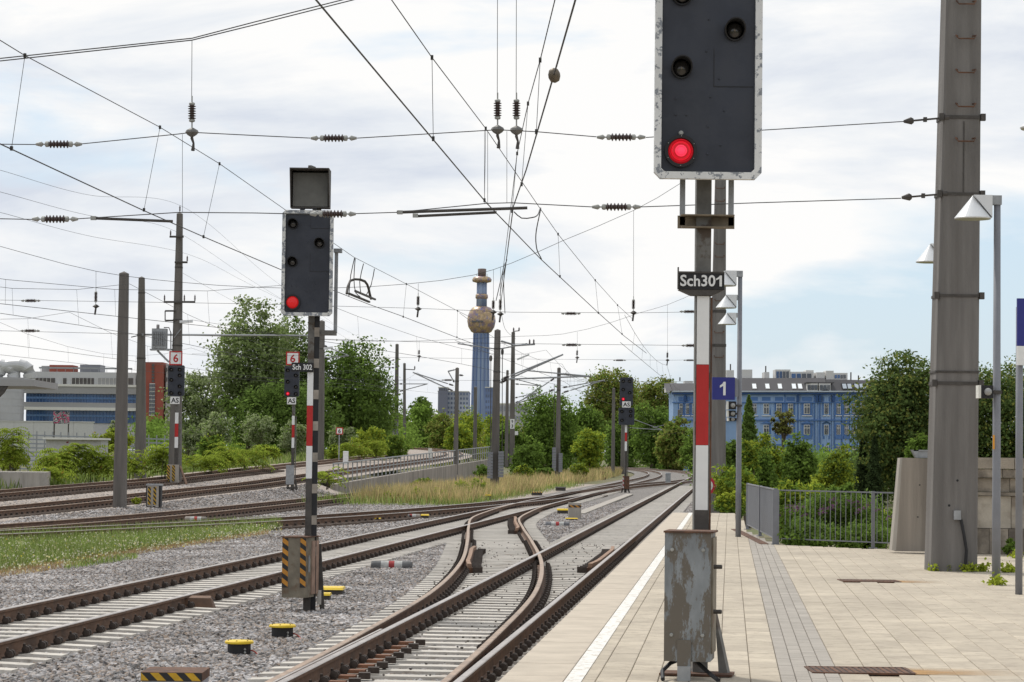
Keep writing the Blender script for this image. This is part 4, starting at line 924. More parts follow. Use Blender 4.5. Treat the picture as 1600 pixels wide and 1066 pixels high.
# the tall pillar on the platform
YP = on(1491, 893, PZ).y
A = lambda px, py: at(px, py, YP)
pil = thing('concrete_pillar', 'tall tapering grey concrete pillar standing on the platform paving', 'pillar', (A(1491, 893).x, YP + 0.25, PZ))
xl0, xr0, xl1, xr1 = A(1459, 893).x, A(1527.5, 893).x, A(1483, 0).x, A(1534, 0).x; ztop = 13.5; zr = A(1500, 0).z
def pil_x(z): t = (z - PZ) / (zr - PZ); return xl0 + (xl1 - xl0) * t, xr0 + (xr1 - xr0) * t
def pil_sec(z, g=0.0):
    l, r_ = pil_x(z); c = 0.025; y0, y1 = YP - g, YP + 0.52 - (z - PZ) * 0.012 + g; l -= g; r_ += g; s = 0.035
    return [(l - s + c + 0.0, y1 * 0 + y0 + 0.0, z), (r_ - c, y0, z), (r_, y0 + c, z), (r_, y1 - c, z), (r_ - c, y1, z), (l - s * 1.2 + c, y1, z), (l - s * 1.2, y1 - c, z), (l - s, y0 + c, z)]
q = MB(); q.add(pil_sec(PZ - 0.05) + pil_sec(6.0) + pil_sec(ztop), [(k * 8 + i, k * 8 + (i + 1) % 8, k * 8 + 8 + (i + 1) % 8, k * 8 + 8 + i) for k in (0, 1) for i in range(8)] + [tuple(range(16, 24))]); q.build('shaft', M_pillar, pil)
for pb, hh in ((183, 0.03), (303, 0.025), (462, 0.025), (581, 0.018), (599, 0.03)):
    z = A(1500, pb).z; q = MB(); q.add(pil_sec(z - hh / 1.4, 0.012) + pil_sec(z + hh / 1.4, 0.012), [(i, (i + 1) % 8, 8 + (i + 1) % 8, 8 + i) for i in range(8)] + [tuple(range(8))[::-1], tuple(range(8, 16))]); q.build('clamp_band', M_darkst, pil)
    if hh > 0.02:
        for xx in (pil_x(z)[0] - 0.06, pil_x(z)[1] + 0.03):
            q = MB(); q.box(xx - 0.03, xx + 0.03, YP - 0.03, YP + 0.04, z - 0.045, z + 0.045); q.build('clamp_bolt', M_darkst, pil)
step_irons(pil, A(1508, 60).x, YP, [A(1508, p).z for p in (-50, 6, 60, 113, 166, 220)])
q = MB(); q.tube([(A(1506, 190).x, YP - 0.012, A(1506, 190).z), (A(1505, 300).x, YP - 0.012, A(1505, 300).z)], 0.008, 5); q.build('earth_wire', M_darkst, pil)
q = MB(); p = A(1495, 805); q.box(p.x - 0.045, p.x + 0.045, YP - 0.05, YP, p.z - 0.06, p.z + 0.06); jb = q.build('junction_box', M_galv, pil)
q = MB(); q.tube([(A(1501, 812).x, YP - 0.03, A(1501, 812).z), (A(1505, 835).x, YP - 0.05, A(1505, 835).z), (A(1509, 860).x, YP - 0.05, A(1509, 860).z), (A(1507, 892).x, YP - 0.04, PZ)], 0.02, 8); q.build('hose', M_black, pil)
for pp in ((1496, 751), (1483, 790)):
    q = MB(); p = A(*pp); q.lathe([(0.016, -0.001), (0.016, 0.004)], (p.x, YP, p.z), (0, -1, 0), 10); q.build('anchor_hole', M_black, pil)

YQ = 75.5
m13 = mast('thick grey concrete mast right behind the platform signal post', 1119, 785, 1128.7, 60, YQ, 28, 11.6, gz=0.0, m=M_pillar, bands=(487, 540))
step_irons(m13, at(1124, 330, YQ).x, YQ - 0.2, [at(1124, p, YQ).z for p in (295, 315, 382, 402, 470, 520, 558)], 0.3)

m1 = mast('stout grey concrete pole with pointed top beside the striped black cabinet', 187, 798, 194, 424, 93.8, 20, 14, gz=-0.26, bands=())
m2 = mast('slim tapering concrete pole second from the left behind the bushes', 219.5, 735, 221.5, 432, 138, 17, 9, gz=0.45, bands=(458, 523, 560))
m3 = mast('tallest left mast with crossarms and feeder insulators', 273, 757, 281, 332, 131, 20, 9, gz=0.2, bands=(418, 500, 540))
m4 = mast('concrete mast directly behind the Sch 302 signal post', 500, 722, 503, 500, 200, 12, 9, gz=1.25, bands=(545,))
m5 = mast('thin mast before the dark tree with a box at its foot', 618.5, 725, 620.5, 537, 248, 7.5, 5, gz=1.6, bands=(560, 600))
m5b = mast('distant short mast with a side crossarm behind the thin mast', 632, 690, 632, 567, 300, 5, 4, gz=2.4)
m6 = mast('mast standing on the retaining wall railing left of the chimney', 711.5, 737, 714.5, 574, 199, 8, 5.5, gz=0.5, bands=(596,))
m7 = mast('nearest centre mast carrying two grey tension weights', 772.5, 773, 777.5, 514, 141, 14, 9.5, gz=-0.3, bands=(545, 581, 595))
m8 = mast('centre mast with the white 93 plate', 800, 705, 802, 518, 250, 8.5, 5.5, gz=1.2, bands=(540, 565))
m9 = mast('grey mast in front of the chimney shaft', 742, 700, 743, 604, 330, 6, 5, gz=1.5)
m10 = mast('mast in dry grass right of centre with grey tension weights', 871, 756, 873.5, 574, 203, 8.5, 5.5, gz=-0.3, bands=(585, 610))
m11 = mast('thin mast left of the distant red signal', 957.5, 745, 959, 606, 275, 6, 4.5, gz=-0.3)
m11b = mast('thin mast hidden behind the distant red signal', 972.5, 738, 974, 600, 330, 6, 4.5, gz=-0.3)
m12 = mast('far mast at the bend before the leafy bushes', 1060, 712, 1060.5, 640, 430, 4, 3, gz=-0.3)
m8b = mast('slim mast close behind the centre mast with weights', 791.5, 700, 793, 578, 230, 6, 4, gz=1.0)

# crossarms, lamps and the transformer on the tall left mast
A = lambda px, py: at(px, py, 131 - 0.3)
arm(m3, [A(265, 370), A(287, 370)], 0.06, M_darkst, 'crossarm'); pin_insul(m3, A(266.5, 368), 0.28)
arm(m3, [A(273, 410), A(293, 410)], 0.06, M_darkst, 'crossarm'); pin_insul(m3, A(292.5, 408), 0.28); pin_insul(m3, A(281, 330), 0.3)
arm(m3, [A(256, 472), A(305, 472)], 0.06, M_darkst, 'crossarm')
for px in (257, 288, 304.5): pin_insul(m3, A(px, 470), 0.32)
arm(m3, [A(258, 486), A(274, 486)], 0.05, M_darkst, 'crossarm'); arm(m3, [A(258, 501), A(274, 501)], 0.05, M_darkst, 'crossarm'); arm(m3, [A(258, 486), A(258, 501)], 0.03, M_darkst, 'crossarm')
q = MB(); q.bar(A(281, 503), A(301, 502), 0.25, 0.13); q.build('mast_lamp', M_lampw, m3)
arm(m3, [A(272, 528), A(283, 514)], 0.025, M_galv, 'lamp_stay')
tf = thing('transformer', 'grey pole transformer on a bracket of the tall left mast', 'transformer', A(248, 546))
q = MB(); a, c = A(238, 545), A(261, 514); q.box(a.x, c.x, a.y - 0.3, a.y + 0.3, a.z, c.z); q.build('tank', M_galv, tf)
for k in range(6):
    x = a.x + (c.x - a.x) * (0.12 + k * 0.15); q = MB(); q.box(x - 0.015, x + 0.015, a.y - 0.42, a.y - 0.3, a.z + 0.15, c.z - 0.15); q.build('cooling_fin', M_galv, tf)
for px in (245.5, 248): pin_insul(tf, A(px, 514), 0.25)
q = MB(); q.bar(A(235, 546.5), A(268, 546.5), 0.5, 0.08); q.bar(A(246, 548), A(264, 566), 0.1, 0.1); q.build('bracket', M_galv, tf)
arm(tf, [A(256, 512), A(264, 512), A(267, 520), A(267, 545)], 0.03, M_darkst, 'cable')

# tension weights and cantilevers on the centre masts
def weights(r, px, py0, py1, Y, w):
    p0, p1 = at(px, py0, Y - 0.4), at(px, py1, Y - 0.4); n = 9; W = width(w, Y)
    for k in range(n):
        z0 = p1.z + (p0.z - p1.z) * k / n; q = MB(); q.box(p0.x - W / 2, p0.x + W / 2, Y - 0.55, Y - 0.25, z0 + 0.01, z0 + (p0.z - p1.z) / n - 0.01); q.build('tension_weight', M_gpaint, r)
weights(m7, 766, 706, 748, 141, 8.5); weights(m7, 783, 705, 746, 141, 8.5)
for px, pt in ((767, 560), (785, 550)):
    arm(m7, [at(px, pt, 140.6), at(px - 0.5, 706, 140.6)], 0.022, M_darkst, 'weight_rod')
    q = MB(); p = at(px, pt, 140.6); q.lathe([(0.17, -0.03), (0.18, 0), (0.17, 0.03)], p, (1, 0.35, 0.0), 14); q.build('tension_wheel', M_darkst, m7)
weights(m10, 866, 699, 736, 203, 6); weights(m10, 876, 708, 738, 203, 6)
arm(m10, [at(866, 600, 202.6), at(866, 700, 202.6)], 0.025, M_darkst, 'weight_rod')
def plate93(Y=249):
    b_ = board(m8, 'number_plate', at(797, 660, Y).x, at(804, 660, Y).x, at(800, 670, Y).z, at(800, 655, Y).z, Y - 0.25, M_white)
    text('9', (at(800.5, 659, Y).x, Y - 0.252, at(800.5, 659, Y).z), width(2.8, Y), width(5, Y), M_black, b_); text('3', (at(800.5, 666, Y).x, Y - 0.252, at(800.5, 666, Y).z), width(2.8, Y), width(5, Y), M_black, b_)
plate93()
q = MB(); q.box(at(804.5, 678, 249).x, at(809.5, 678, 249).x, 248.7, 248.75, at(807, 680, 249).z, at(807, 674, 249).z); q.build('small_plate', M_white, m8)
def cantilever(r, Y, root_hi, root_lo, tip, tip2=None, ins=True):
    a, b_, t = at(*root_hi, Y), at(*root_lo, Y), at(*tip, Y)
    if ins:
        k = a.lerp(t, 0.16); insul(r, a, k, 0.10, 5, False); arm(r, [k, t], 0.05); k2 = b_.lerp(t, 0.2); insul(r, b_, k2, 0.10, 5, False); arm(r, [k2, t], 0.05)
    else: arm(r, [a, t], 0.045); arm(r, [b_, t], 0.045)
    if tip2:
        arm(r, [b_.lerp(t, 0.45), at(*tip2, Y)], 0.04, name='steady_arm')
cantilever(m7, 141, (783, 593), (778, 600), (880, 554), (923, 588)); 
arm(m7, [at(783, 593, 141), at(922, 588, 141)], 0.05); arm(m7, [at(715, 537, 141), at(778, 546, 141), at(824, 537, 141)], 0.04)
arm(m7, [at(783, 533, 141), at(806, 540, 141), at(836, 538, 141)], 0.06)
for px in (827.5, 834): pin_insul(m7, at(px, 537, 141), 0.25, 0.06)
pin_insul(m8, at(802.5, 518, 249.8), 0.4, 0.1); arm(m8, [at(802, 518, 249.8), at(811, 517, 249.8)], 0.05, M_darkst, 'crossarm'); pin_insul(m8, at(811, 517, 249.8), 0.35, 0.1)
q = MB(); q.bar(at(808, 562, 249), at(827, 554, 249), 0.5, 0.15); q.build('mast_lamp', M_lampw, m8)
cantilever(m10, 203, (878, 606), (878, 614), (945, 594)); arm(m10, [at(872, 585, 203), at(922, 589, 203)], 0.05); insul(m10, at(880, 583, 203), at(892, 587, 203), 0.12, 5, False)
cantilever(m10, 203, (868, 590), (868, 608), (805, 632), ins=True)
cantilever(m6, 199, (710, 578), (710, 598), (700, 580)); arm(m6, [at(700, 581, 199), at(714, 577, 199)], 0.04); insul(m6, at(716, 586, 199), at(725, 587, 199), 0.10, 5, False)
cantilever(m6, 199, (710, 603), (710, 612), (645, 582))
cantilever(m8, 250, (804, 592), (804, 600), (845, 603)); cantilever(m8, 250, (804, 622), (804, 630), (842, 613))
cantilever(m5, 248, (617, 562), (617, 575), (585, 572)); cantilever(m5, 248, (623, 600), (623, 612), (668, 600)); arm(m5b, [at(632, 577, 299.7), at(648, 578, 299.7)], 0.06, M_darkst, 'crossarm'); pin_insul(m5b, at(648, 577, 299.7), 0.4, 0.1)
q = MB(); q.box(at(614.5, 600, 248).x, at(623, 600, 248).x, 247.3, 247.6, at(620, 690, 248).z, at(620, 660, 248).z); q.build('switch_box', M_gpaint, m5)
cantilever(m4, 200, (506, 540), (506, 560), (545, 556)); q = MB(); q.bar(at(506, 545, 199), at(520, 543, 199), 0.5, 0.16); q.build('mast_lamp', M_lampw, m4)
cantilever(m12, 430, (1058, 660), (1058, 675), (1020, 668)); cantilever(m11b, 330, (976, 650), (976, 668), (1035, 672))
arm(m2, [at(222, 523, 137.6), at(498, 524.5, 200)], 0.065, M_galv, 'portal_beam'); arm(m2, [at(205, 527, 137.6), at(222, 523, 137.6)], 0.03, M_darkst, 'stay')
#SECTION4
# ------------------------------------------------------------------ overhead wires
def wire(parent, pts, r, name='wire', m=M_wire, n=5):
    q = MB(); q.tube(pts, r, n); return q.build(name, m, parent)
def ctop(px, py): return on(px, py, 5.5)
def line(label, contact, droppers, mess, r1=0.0085, r2=0.006, back=6):
    """a contact wire at 5.5 m with its messenger wire; droppers are (messenger px, py, contact px, py)"""
    C = [ctop(*p) for p in contact]; d = (C[1] - C[0]).normalized()
    r = thing('overhead_line', label, 'overhead wire', (C[0].x, C[0].y, 5.5))
    C = [C[0] - d * back] + C
    wire(r, C, r1, 'contact_wire')
    D = []
    for mx, my, cx, cy in droppers:
        c = ctop(cx, cy); m_ = at(mx, my, c.y); D.append((m_, c))
        wire(r, [m_, c], 0.0035, 'dropper', n=4)
        q = MB(); q.cbox(m_, 0.03, 0.04, 0.05); q.cbox(c, 0.03, 0.05, 0.05); q.build('dropper_clamp', M_wire, r)
    def yof(p):             # distance of a messenger point from the nearest droppers
        dd = sorted([(m_.y, c.y) for m_, c in D]); return None
    M = []
    for mx, my, cx, cy in mess:
        c = ctop(cx, cy); M.append(at(mx, my, c.y))
    M += [m_ for m_, c in D]; M.sort(key=lambda v: v.y)
    e = (M[1] - M[0]).normalized(); M = [M[0] - e * back] + M
    wire(r, M, r2, 'messenger_wire'); return r
line('thick contact wire over the left main track crossing the left half of the sky', [(0, 225), (88, 266), (224, 329), (320, 371), (440, 422), (577, 476), (625, 493), (720, 530), (780, 552)],
     [(39, 87, 18, 232), (250, 199, 225, 328), (343, 256, 318, 370), (635, 444, 630, 495), (715, 486, 714, 527)], [(0, 63, -25, 213), (450, 331, 440, 422), (553, 402, 547, 464), (760, 508, 760, 545)])
line('contact wire over the platform track running from the top towards the lower right', [(494, 0), (670, 210), (760, 317), (845, 405), (935, 489), (975, 525), (1010, 552)],
     [(675, 90, 677, 217), (759, 201, 757, 313), (872, 366, 875, 432), (930, 438, 935, 489), (965, 477, 972, 522)], [(612, 0, 615, 146), (844, 326, 845, 405), (990, 500, 1000, 545)])
line('steep pair of wires falling from the top right of centre to the mid insulators', [(899, 0), (869, 105), (822, 266), (802, 323), (792, 400), (783, 470)],
     [(844, 94, 838, 206), (825, 162, 815, 288), (808, 240, 800, 330)], [(867, 0, 864, 120), (795, 350, 792, 402), (785, 430, 783, 468)])
bl_ = thing('wire_weight', 'dark round weight clamped on the steep wire near the top', 'wire weight', ctop(866, 118))
q = MB(); c = ctop(866, 118); R = width(9.5, c.y); q.lathe([(R * 0.2, -R * 1.25), (R * 0.75, -R * 0.95), (R, -R * 0.3), (R, R * 0.3), (R * 0.75, R * 0.95), (R * 0.2, R * 1.25)], c, (0.18, 0.5, -1), 16); q.build('shell', mat('weight_bronze', (0.14, 0.115, 0.085), 0.5, 0.4, var=0.3), bl_, True)

def arc(pts, Y): return catmull([at(px, py, Y) for px, py in pts], 0.8)
def span_ins(r, px, py, Y, L=72, ang=0.0, R=0.055):
    w = L / 2
    insul(r, at(px - w, py - ang * w, Y), at(px + w, py + ang * w, Y), R)
def hang(r, px, py0, py1, pyclamp, Y, pytop, R=0.055, double=False):
    wire(r, [at(px, pytop, Y), at(px - 0.5, py0, Y)], 0.004, 'hanger', n=4)
    insul(r, at(px, py0, Y), at(px, py1, Y), R, 6, False)
    k = F / Y / 120; q = MB(); p = at(px, pyclamp, Y)
    q.lathe([(0.02, -0.06), (0.075, -0.03), (0.09, 0.0), (0.06, 0.035), (0.02, 0.06)], p, (0, 0, -1), 8); q.build('clamp', mat('clamp_grey', (0.17, 0.165, 0.155), 0.6, 0.4, var=0.2), r)
    q = MB(); q.tube([p, p + Vector((0.0, 0, -0.08)), p + Vector((0.02, 0.02, -0.14)), p + Vector((0.015, 0.0, -0.24))], 0.014, 6, rs=[0.012, 0.02, 0.014, 0.026]); q.build('hook', M_darkst, r)
# first cross-span, anchored on the tall pillar
Y = YP + 0.02
cs = thing('cross_span', 'nearest cross-span wires with insulators anchored on the tall pillar', 'cross span', at(1470, 303, Y))
for pts in ([(-300, 102), (0, 91.5), (300, 60), (400, 34), (535, 0), (800, -85), (1100, -220), (1500, -440)], [(-300, 107), (0, 95.5), (300, 63), (400, 38.5), (552, 0), (800, -79), (1100, -214), (1500, -434)]):
    P_ = [at(*p, Y) for p in pts]; wire(cs, P_, 0.008, 'carrier_cable')
up = [(-300, 222), (0, 225.5), (56, 226), (128, 225), (275, 210), (300, 207), (400, 212), (485, 216), (558, 216), (760, 204), (778, 203), (838, 206), (932, 214), (1009, 215), (1184, 204), (1412, 190)]
low = [(-300, 342), (0, 342), (50, 343), (122, 342), (280, 332), (400, 333), (484, 335), (556, 334), (620, 332), (760, 318), (800, 317), (925, 323.5), (1001, 323.5), (1184, 317), (1408, 310)]
def broken(r, pts, gaps, rad):
    cur = []
    for p in pts:
        cur.append(at(*p, Y))
        if any(abs(p[0] - g0) < 1 for g0, g1 in gaps):
            if len(cur) > 1: wire(r, cur, rad, 'span_wire')
            cur = []
    if len(cur) > 1: wire(r, cur, rad, 'span_wire')
broken(cs, up, [(56, 128), (485, 558), (932, 1009)], 0.0065); broken(cs, low, [(50, 122), (484, 556), (925, 1001)], 0.0065)
span_ins(cs, 92, 225.5, Y); span_ins(cs, 521.5, 216, Y); span_ins(cs, 970.5, 214.5, Y, 76)
span_ins(cs, 86, 342.5, Y); span_ins(cs, 520, 334.5, Y); span_ins(cs, 963, 323.5, Y, 76)
for py, px in ((184, 1475), (303, 1472)):
    a, b_ = at(px - 63, py + 6, Y), at(px + 4, py, Y); q = MB(); q.lathe([(0.018, 0), (0.05, 0.1), (0.03, 0.13)], a, (b_ - a), 8); q.tube([a, b_], 0.014, 6); q.cbox(a.lerp(b_, 0.5), 0.045, 0.05, 0.06); q.lathe([(0.04, -0.03), (0.04, 0.03)], b_, (1, 0, 0), 8); q.build('turnbuckle', M_darkst, cs)
hang(cs, 300, 150, 201, 207, Y, 62); hang(cs, 777.5, 145, 197, 203, Y, -76); hang(cs, 807, 145, 197, 204, Y, -88)
for px, y0, y1 in ((285, 210, 332), (757, 204, 318), (762, 204, 318), (792, 205, 317)): wire(cs, [at(px, y0, Y), at(px, y1, Y)], 0.003, 'hanger', n=4)
arm(cs, [at(143, 341, Y), at(270, 346, Y)], 0.02, M_darkst, 'steady_arm'); arm(cs, [at(620, 332, Y), at(824, 325, Y)], 0.022, M_darkst, 'steady_arm'); arm(cs, [at(650, 338, Y), at(776, 332, Y)], 0.02, M_darkst, 'steady_arm')
for px, py in ((146, 341), (625, 332), (649, 337)):
    q = MB(); p = at(px, py, Y); q.cbox(p, 0.07, 0.05, 0.05); q.build('joint', M_cap, cs)
wire(cs, catmull([at(803, 331, Y), at(815, 341, Y), at(832, 340, Y), at(845, 325, Y + 1)], 0.1), 0.008, 'jumper'); wire(cs, catmull([at(845, 326, Y + 1.5), at(838, 360, Y + 1.5), at(838, 385, Y + 2), at(846, 405, Y + 3)], 0.1), 0.008, 'jumper')

def far_span(label, Y, cable, upl, lowl, hangs, uins, lins, r=0.0075, il=30, anchor=None):
    t = thing('cross_span', label, 'cross span', at(upl[-1][0], upl[-1][1], Y))
    wire(t, arc(cable, Y), r, 'carrier_cable'); wire(t, [at(*p, Y) for p in upl], r * 0.8, 'span_wire'); wire(t, [at(*p, Y) for p in lowl], r * 0.8, 'span_wire')
    k = Y / 75.0
    for px, p0, p1, pt in hangs:
        wire(t, [at(px, pt, Y), at(px, p0, Y)], 0.005, 'hanger', n=4); insul(t, at(px, p0, Y - 0.05), at(px - 0.5, p1, Y - 0.05), 0.06, 6, False)
        q = MB(); p = at(px, p1 + 1, Y - 0.05); q.lathe([(0.03, -0.05), (0.11, 0), (0.03, 0.06)], p, (0, 0, 1), 8); q.tube([p, p + Vector((-0.03, 0, -0.25))], 0.03, 5); q.build('clamp', M_darkst, t)
    for px, py in uins + lins: insul(t, at(px - il / 2, py, Y - 0.03), at(px + il / 2, py, Y - 0.03), 0.06, 6)
    for px in [h[0] for h in hangs] + [635, 880, 902, 1044]:
        pass
    return t
Y = YQ
far_span('second cross-span behind, anchored on the thick mast by the signal post', YQ, [(-200, 330), (0, 385), (150, 424), (280, 441), (400, 449), (525, 450), (635, 444), (740, 430), (800, 411), (880, 376), (990, 329), (1061, 288), (1122, 240)],
         [(-200, 466), (0, 469), (150, 471), (400, 475), (653, 482), (800, 488), (1000, 489), (1112, 487)], [(-200, 514), (0, 517), (400, 527), (680, 535), (800, 537), (1080, 540), (1113, 540)],
         [(150, 450, 478, 424), (653.5, 458, 482, 443), (771, 465, 487, 422), (782, 462, 490, 418), (990, 463, 488, 329)], [(48, 470), (892, 490), (1077, 487)], [(47, 517), (893, 539), (1080, 540)])
far_span('third cross-span far behind above the distant red signal', 119, [(300, 500), (500, 530), (640, 533), (800, 526), (880, 522), (952, 505), (999, 489), (1044, 476), (1125, 440)],
         [(300, 553), (640, 559), (800, 561), (1045, 563), (1124, 562)], [(300, 590), (640, 594), (1124, 597)], [(655, 545, 556, 533), (902, 545, 558, 519), (1043, 548, 562, 476)], [(968, 563), (1078, 563)], [(700, 594)], il=20)

# the remaining lines follow their tracks
def along(label, path, ys, h=5.5, sag=0.75, top=1.5, per=5, r1=0.0075, dx=0.0):
    r = thing('overhead_line', label, 'overhead wire', xat(path, ys[0]) + Vector((0, 0, h)))
    C = []; Mw = []
    for i in range(len(ys) - 1):
        a, b_ = ys[i], ys[i + 1]; n = per + 1
        for k in range(n):
            t = k / n; p = xat(path, a + (b_ - a) * t); st = 0.25 * (1 if i % 2 else -1) * (1 - 2 * t)
            c = p + Vector((st + dx, 0, h)); mm = p + Vector((st * 0.5 + dx, 0, h + top - 4 * sag * t * (1 - t) * 1.2))
            C.append(c); Mw.append(mm)
            if k: wire(r, [mm, c], 0.004, 'dropper', n=3)
    p = xat(path, ys[-1]); C.append(p + Vector((dx, 0, h))); Mw.append(p + Vector((dx, 0, h + top)))
    wire(r, C, r1, 'contact_wire'); wire(r, Mw, r1 * 0.85, 'messenger_wire'); return r
along('contact and messenger wires over the dark track behind the grass strip', T3B, [46, 75, 119, 149])
along('contact and messenger wires over the old siding on the left', T3A, [46, 75, 119, 134])
along('wires over the nearer rising track on the left', T4, [60, 92, 131, 170, 199, 248])
along('wires over the farther rising track on the left', T5, [60, 98, 138, 200, 248, 300])
along('distant wires over the left main track beyond the second cross-span', T2, [77, 119, 141, 203, 275, 330, 430], sag=0.3, top=0.85)
along('distant wires over the platform track beyond the second cross-span', T1, [77, 119, 160, 203, 275, 330, 430], sag=0.3, top=0.85)
def feeder(label, pts, rad=0.0065):
    P_ = [at(*p) for p in pts]; r = thing('feeder_wire', label, 'feeder wire', P_[0]); wire(r, catmull(P_, 2.0), rad); return r
feeder('top feeder wire running to the peak of the tall left mast', [(-60, 250, 62), (0, 266, 70), (140, 305, 98), (281, 321, 130.6), (420, 432, 190), (520, 505, 248)])
feeder('second feeder wire running to the upper crossarm of the left mast', [(-60, 285, 60), (0, 300, 70), (140, 337, 98), (266, 358, 130.6), (400, 443, 180), (560, 540, 248)])
feeder('third feeder wire running to the lower crossarm of the left mast', [(-60, 318, 60), (0, 332, 70), (140, 369, 98), (292, 397, 130.6), (400, 449, 180), (600, 545, 248)])
feeder('earth wire sloping down right from the tall left mast', [(284, 426, 131), (345, 460, 160), (400, 489, 190), (500, 530, 248)])
feeder('high thin wire from the double insulators down to the centre mast', [(783, 490, 75), (790, 515, 100), (806, 530, 141)], 0.007)
feeder('thin wire at the upper right beside the near signal head', [(1215, -60, 33), (1186, 12, 37), (1150, 110, 44), (1126, 170, 75)], 0.006)
# loops of cable round the section insulator on the left main line
si = thing('section_insulator', 'section insulator with looped cables under the left main line wires', 'section insulator', ctop(560, 470))
c0, c1_ = ctop(545, 463), ctop(577, 476)
q = MB(); q.bar(c0 + Vector((0, 0, 0.06)), c1_ + Vector((0, 0, 0.06)), 0.05, 0.04); q.bar(c0 + Vector((0.14, 0, 0.12)), c1_ + Vector((0.14, 0, 0.12)), 0.04, 0.04); q.build('skid', M_darkst, si)
q = MB(); m_ = c0.lerp(c1_, 0.55); q.tube(catmull([m_ + Vector((-0.25, -1, 0.1)), m_ + Vector((-0.2, -0.6, 0.42)), m_ + Vector((0.1, 0, 0.45)), m_ + Vector((0.2, 0.8, 0.1))], 0.2), 0.03, 6); q.build('arcing_horn', M_darkst, si)
yv = m_.y
for pts in ([(554, 403), (548, 430), (545, 463)], [(555, 404), (553, 435), (556, 458), (563, 464)], [(585, 420), (580, 445), (572, 462)], [(568, 412), (562, 440), (564, 460)]):
    wire(si, catmull([at(a, c, yv) for a, c in pts], 0.3), 0.011, 'cable')
vi = thing('cable_drop', 'bundle of vertical cables hanging at the centre insulators', 'cable', at(783, 420, 75))
for pts in ([(792, 405), (786, 430), (781, 462)], [(788, 412), (783, 435), (775, 470)], [(790, 410), (787, 440), (789, 490)]): wire(vi, catmull([at(a, c, 74.8) for a, c in pts], 0.3), 0.013, 'cable')

# ------------------------------------------------------------------ railings
def railing(label, a, b_, h, bar_gap, post_at=(), m=M_gpaint, bar=0.018, flat=False):
    a, b_ = Vector(a), Vector(b_); d = (b_ - a).normalized(); L = (b_ - a).length
    r = thing('railing', label, 'railing', a); up = Vector((0, 0, 1))
    q = MB(); q.bar(a + up * h, b_ + up * h, 0.03, 0.022); q.build('top_rail', m, r)
    q = MB(); q.bar(a + up * 0.1, b_ + up * 0.1, 0.022, 0.018); q.build('bottom_rail', m, r)
    n = int(L / bar_gap)
    for k in range(1, n):
        p = a + d * (L * k / n); q = MB()
        if flat: q.bar(p + up * 0.11, p + up * (h - 0.012), 0.012, 0.055, up=(d.x, d.y, 0))
        else: q.tube([p + up * 0.11, p + up * (h - 0.012)], bar / 2, 6)
        q.build('baluster', m, r)
    for t in post_at:
        p = a + d * (L * t); q = MB(); q.cbox(p + up * (h / 2 + 0.01), 0.055, 0.055, h + 0.02); q.cbox(p + up * 0.006, 0.13, 0.13, 0.012); q.build('post', m, r)
    return r
fa = fl_a + Vector((0.05, 0.06, 0)); 
railing('front railing along the platform edge before the purple shrub', fa + Vector((0.03, 0, 0)), at(1395, 858, fr_b.y + 0.15).xy.to_3d() + Vector((0, 0, PZ)), 0.91, 0.105, (0.83,), bar=0.012)
rl = railing('side railing of flat grey bars running away from the platform corner', fl_a + Vector((0, 0.05, 0)), fl_b + Vector((0.06, 0, 0)), 0.92, 0.12, (0.0, 0.5, 1.0), flat=True)
q = MB(); q.cbox(fl_a + Vector((0.0, 0.02, 0.46)), 0.11, 0.05, 0.92); q.build('end_post', M_gpaint, rl)
dg = thing('drain_grate', 'narrow brown drain grate along the side railing', 'drain', fl_a.lerp(fl_b, 0.3) + Vector((-0.2, 0, 0)), 'drain grates in the platform paving')
q = MB(); a, b_ = fl_a + Vector((-0.18, 0.1, 0.004)), fl_b + Vector((-0.2, 0, 0.004)); q.bar(a, b_, 0.15, 0.008); q.build('cover', M_rust, dg)
# retaining wall with railing left of centre
def wx(Y): return -14.75 + 0.0885 * (Y - 81.7)
wy = list(np.arange(138, 232, 3.9))
rw = thing('retaining_wall', 'stained concrete retaining wall below the railing left of centre', 'wall', (wx(138), 138, 0))
for a, c in zip(wy, wy[1:]):
    q = MB(); z0, z1 = z4(a) - 0.28, z4(c) - 0.28; w = 0.15
    q.add([(wx(a) - w, a + 0.01, -0.6), (wx(a) + w, a + 0.01, -0.6), (wx(c) + w, c - 0.01, -0.6), (wx(c) - w, c - 0.01, -0.6), (wx(a) - w, a + 0.01, z0), (wx(a) + w, a + 0.01, z0), (wx(c) + w, c - 0.01, z1), (wx(c) - w, c - 0.01, z1)], [(4, 5, 6, 7), (0, 1, 5, 4), (1, 2, 6, 5), (2, 3, 7, 6), (3, 0, 4, 7)])
    q.build('wall_panel', M_wallc, rw)
rr = thing('railing', 'long galvanised railing on top of the retaining wall', 'railing', (wx(138), 138, z4(138)))
for hh, ww in ((1.12, 0.07), (0.62, 0.045)):
    q = MB()
    for a, c in zip(wy, wy[1:]): q.bar((wx(a), a, z4(a) - 0.28 + hh), (wx(c), c, z4(c) - 0.28 + hh), ww, ww)
    q.build('top_rail' if hh > 1 else 'middle_rail', M_galv, rr)
yy = 138.1; big = True
while yy < 231:
    q = MB(); q.box(wx(yy) - 0.035, wx(yy) + 0.035, yy - 0.035, yy + 0.035, z4(yy) - 0.28, z4(yy) - 0.28 + 1.1); q.build('post', M_galv, rr); yy += 1.75

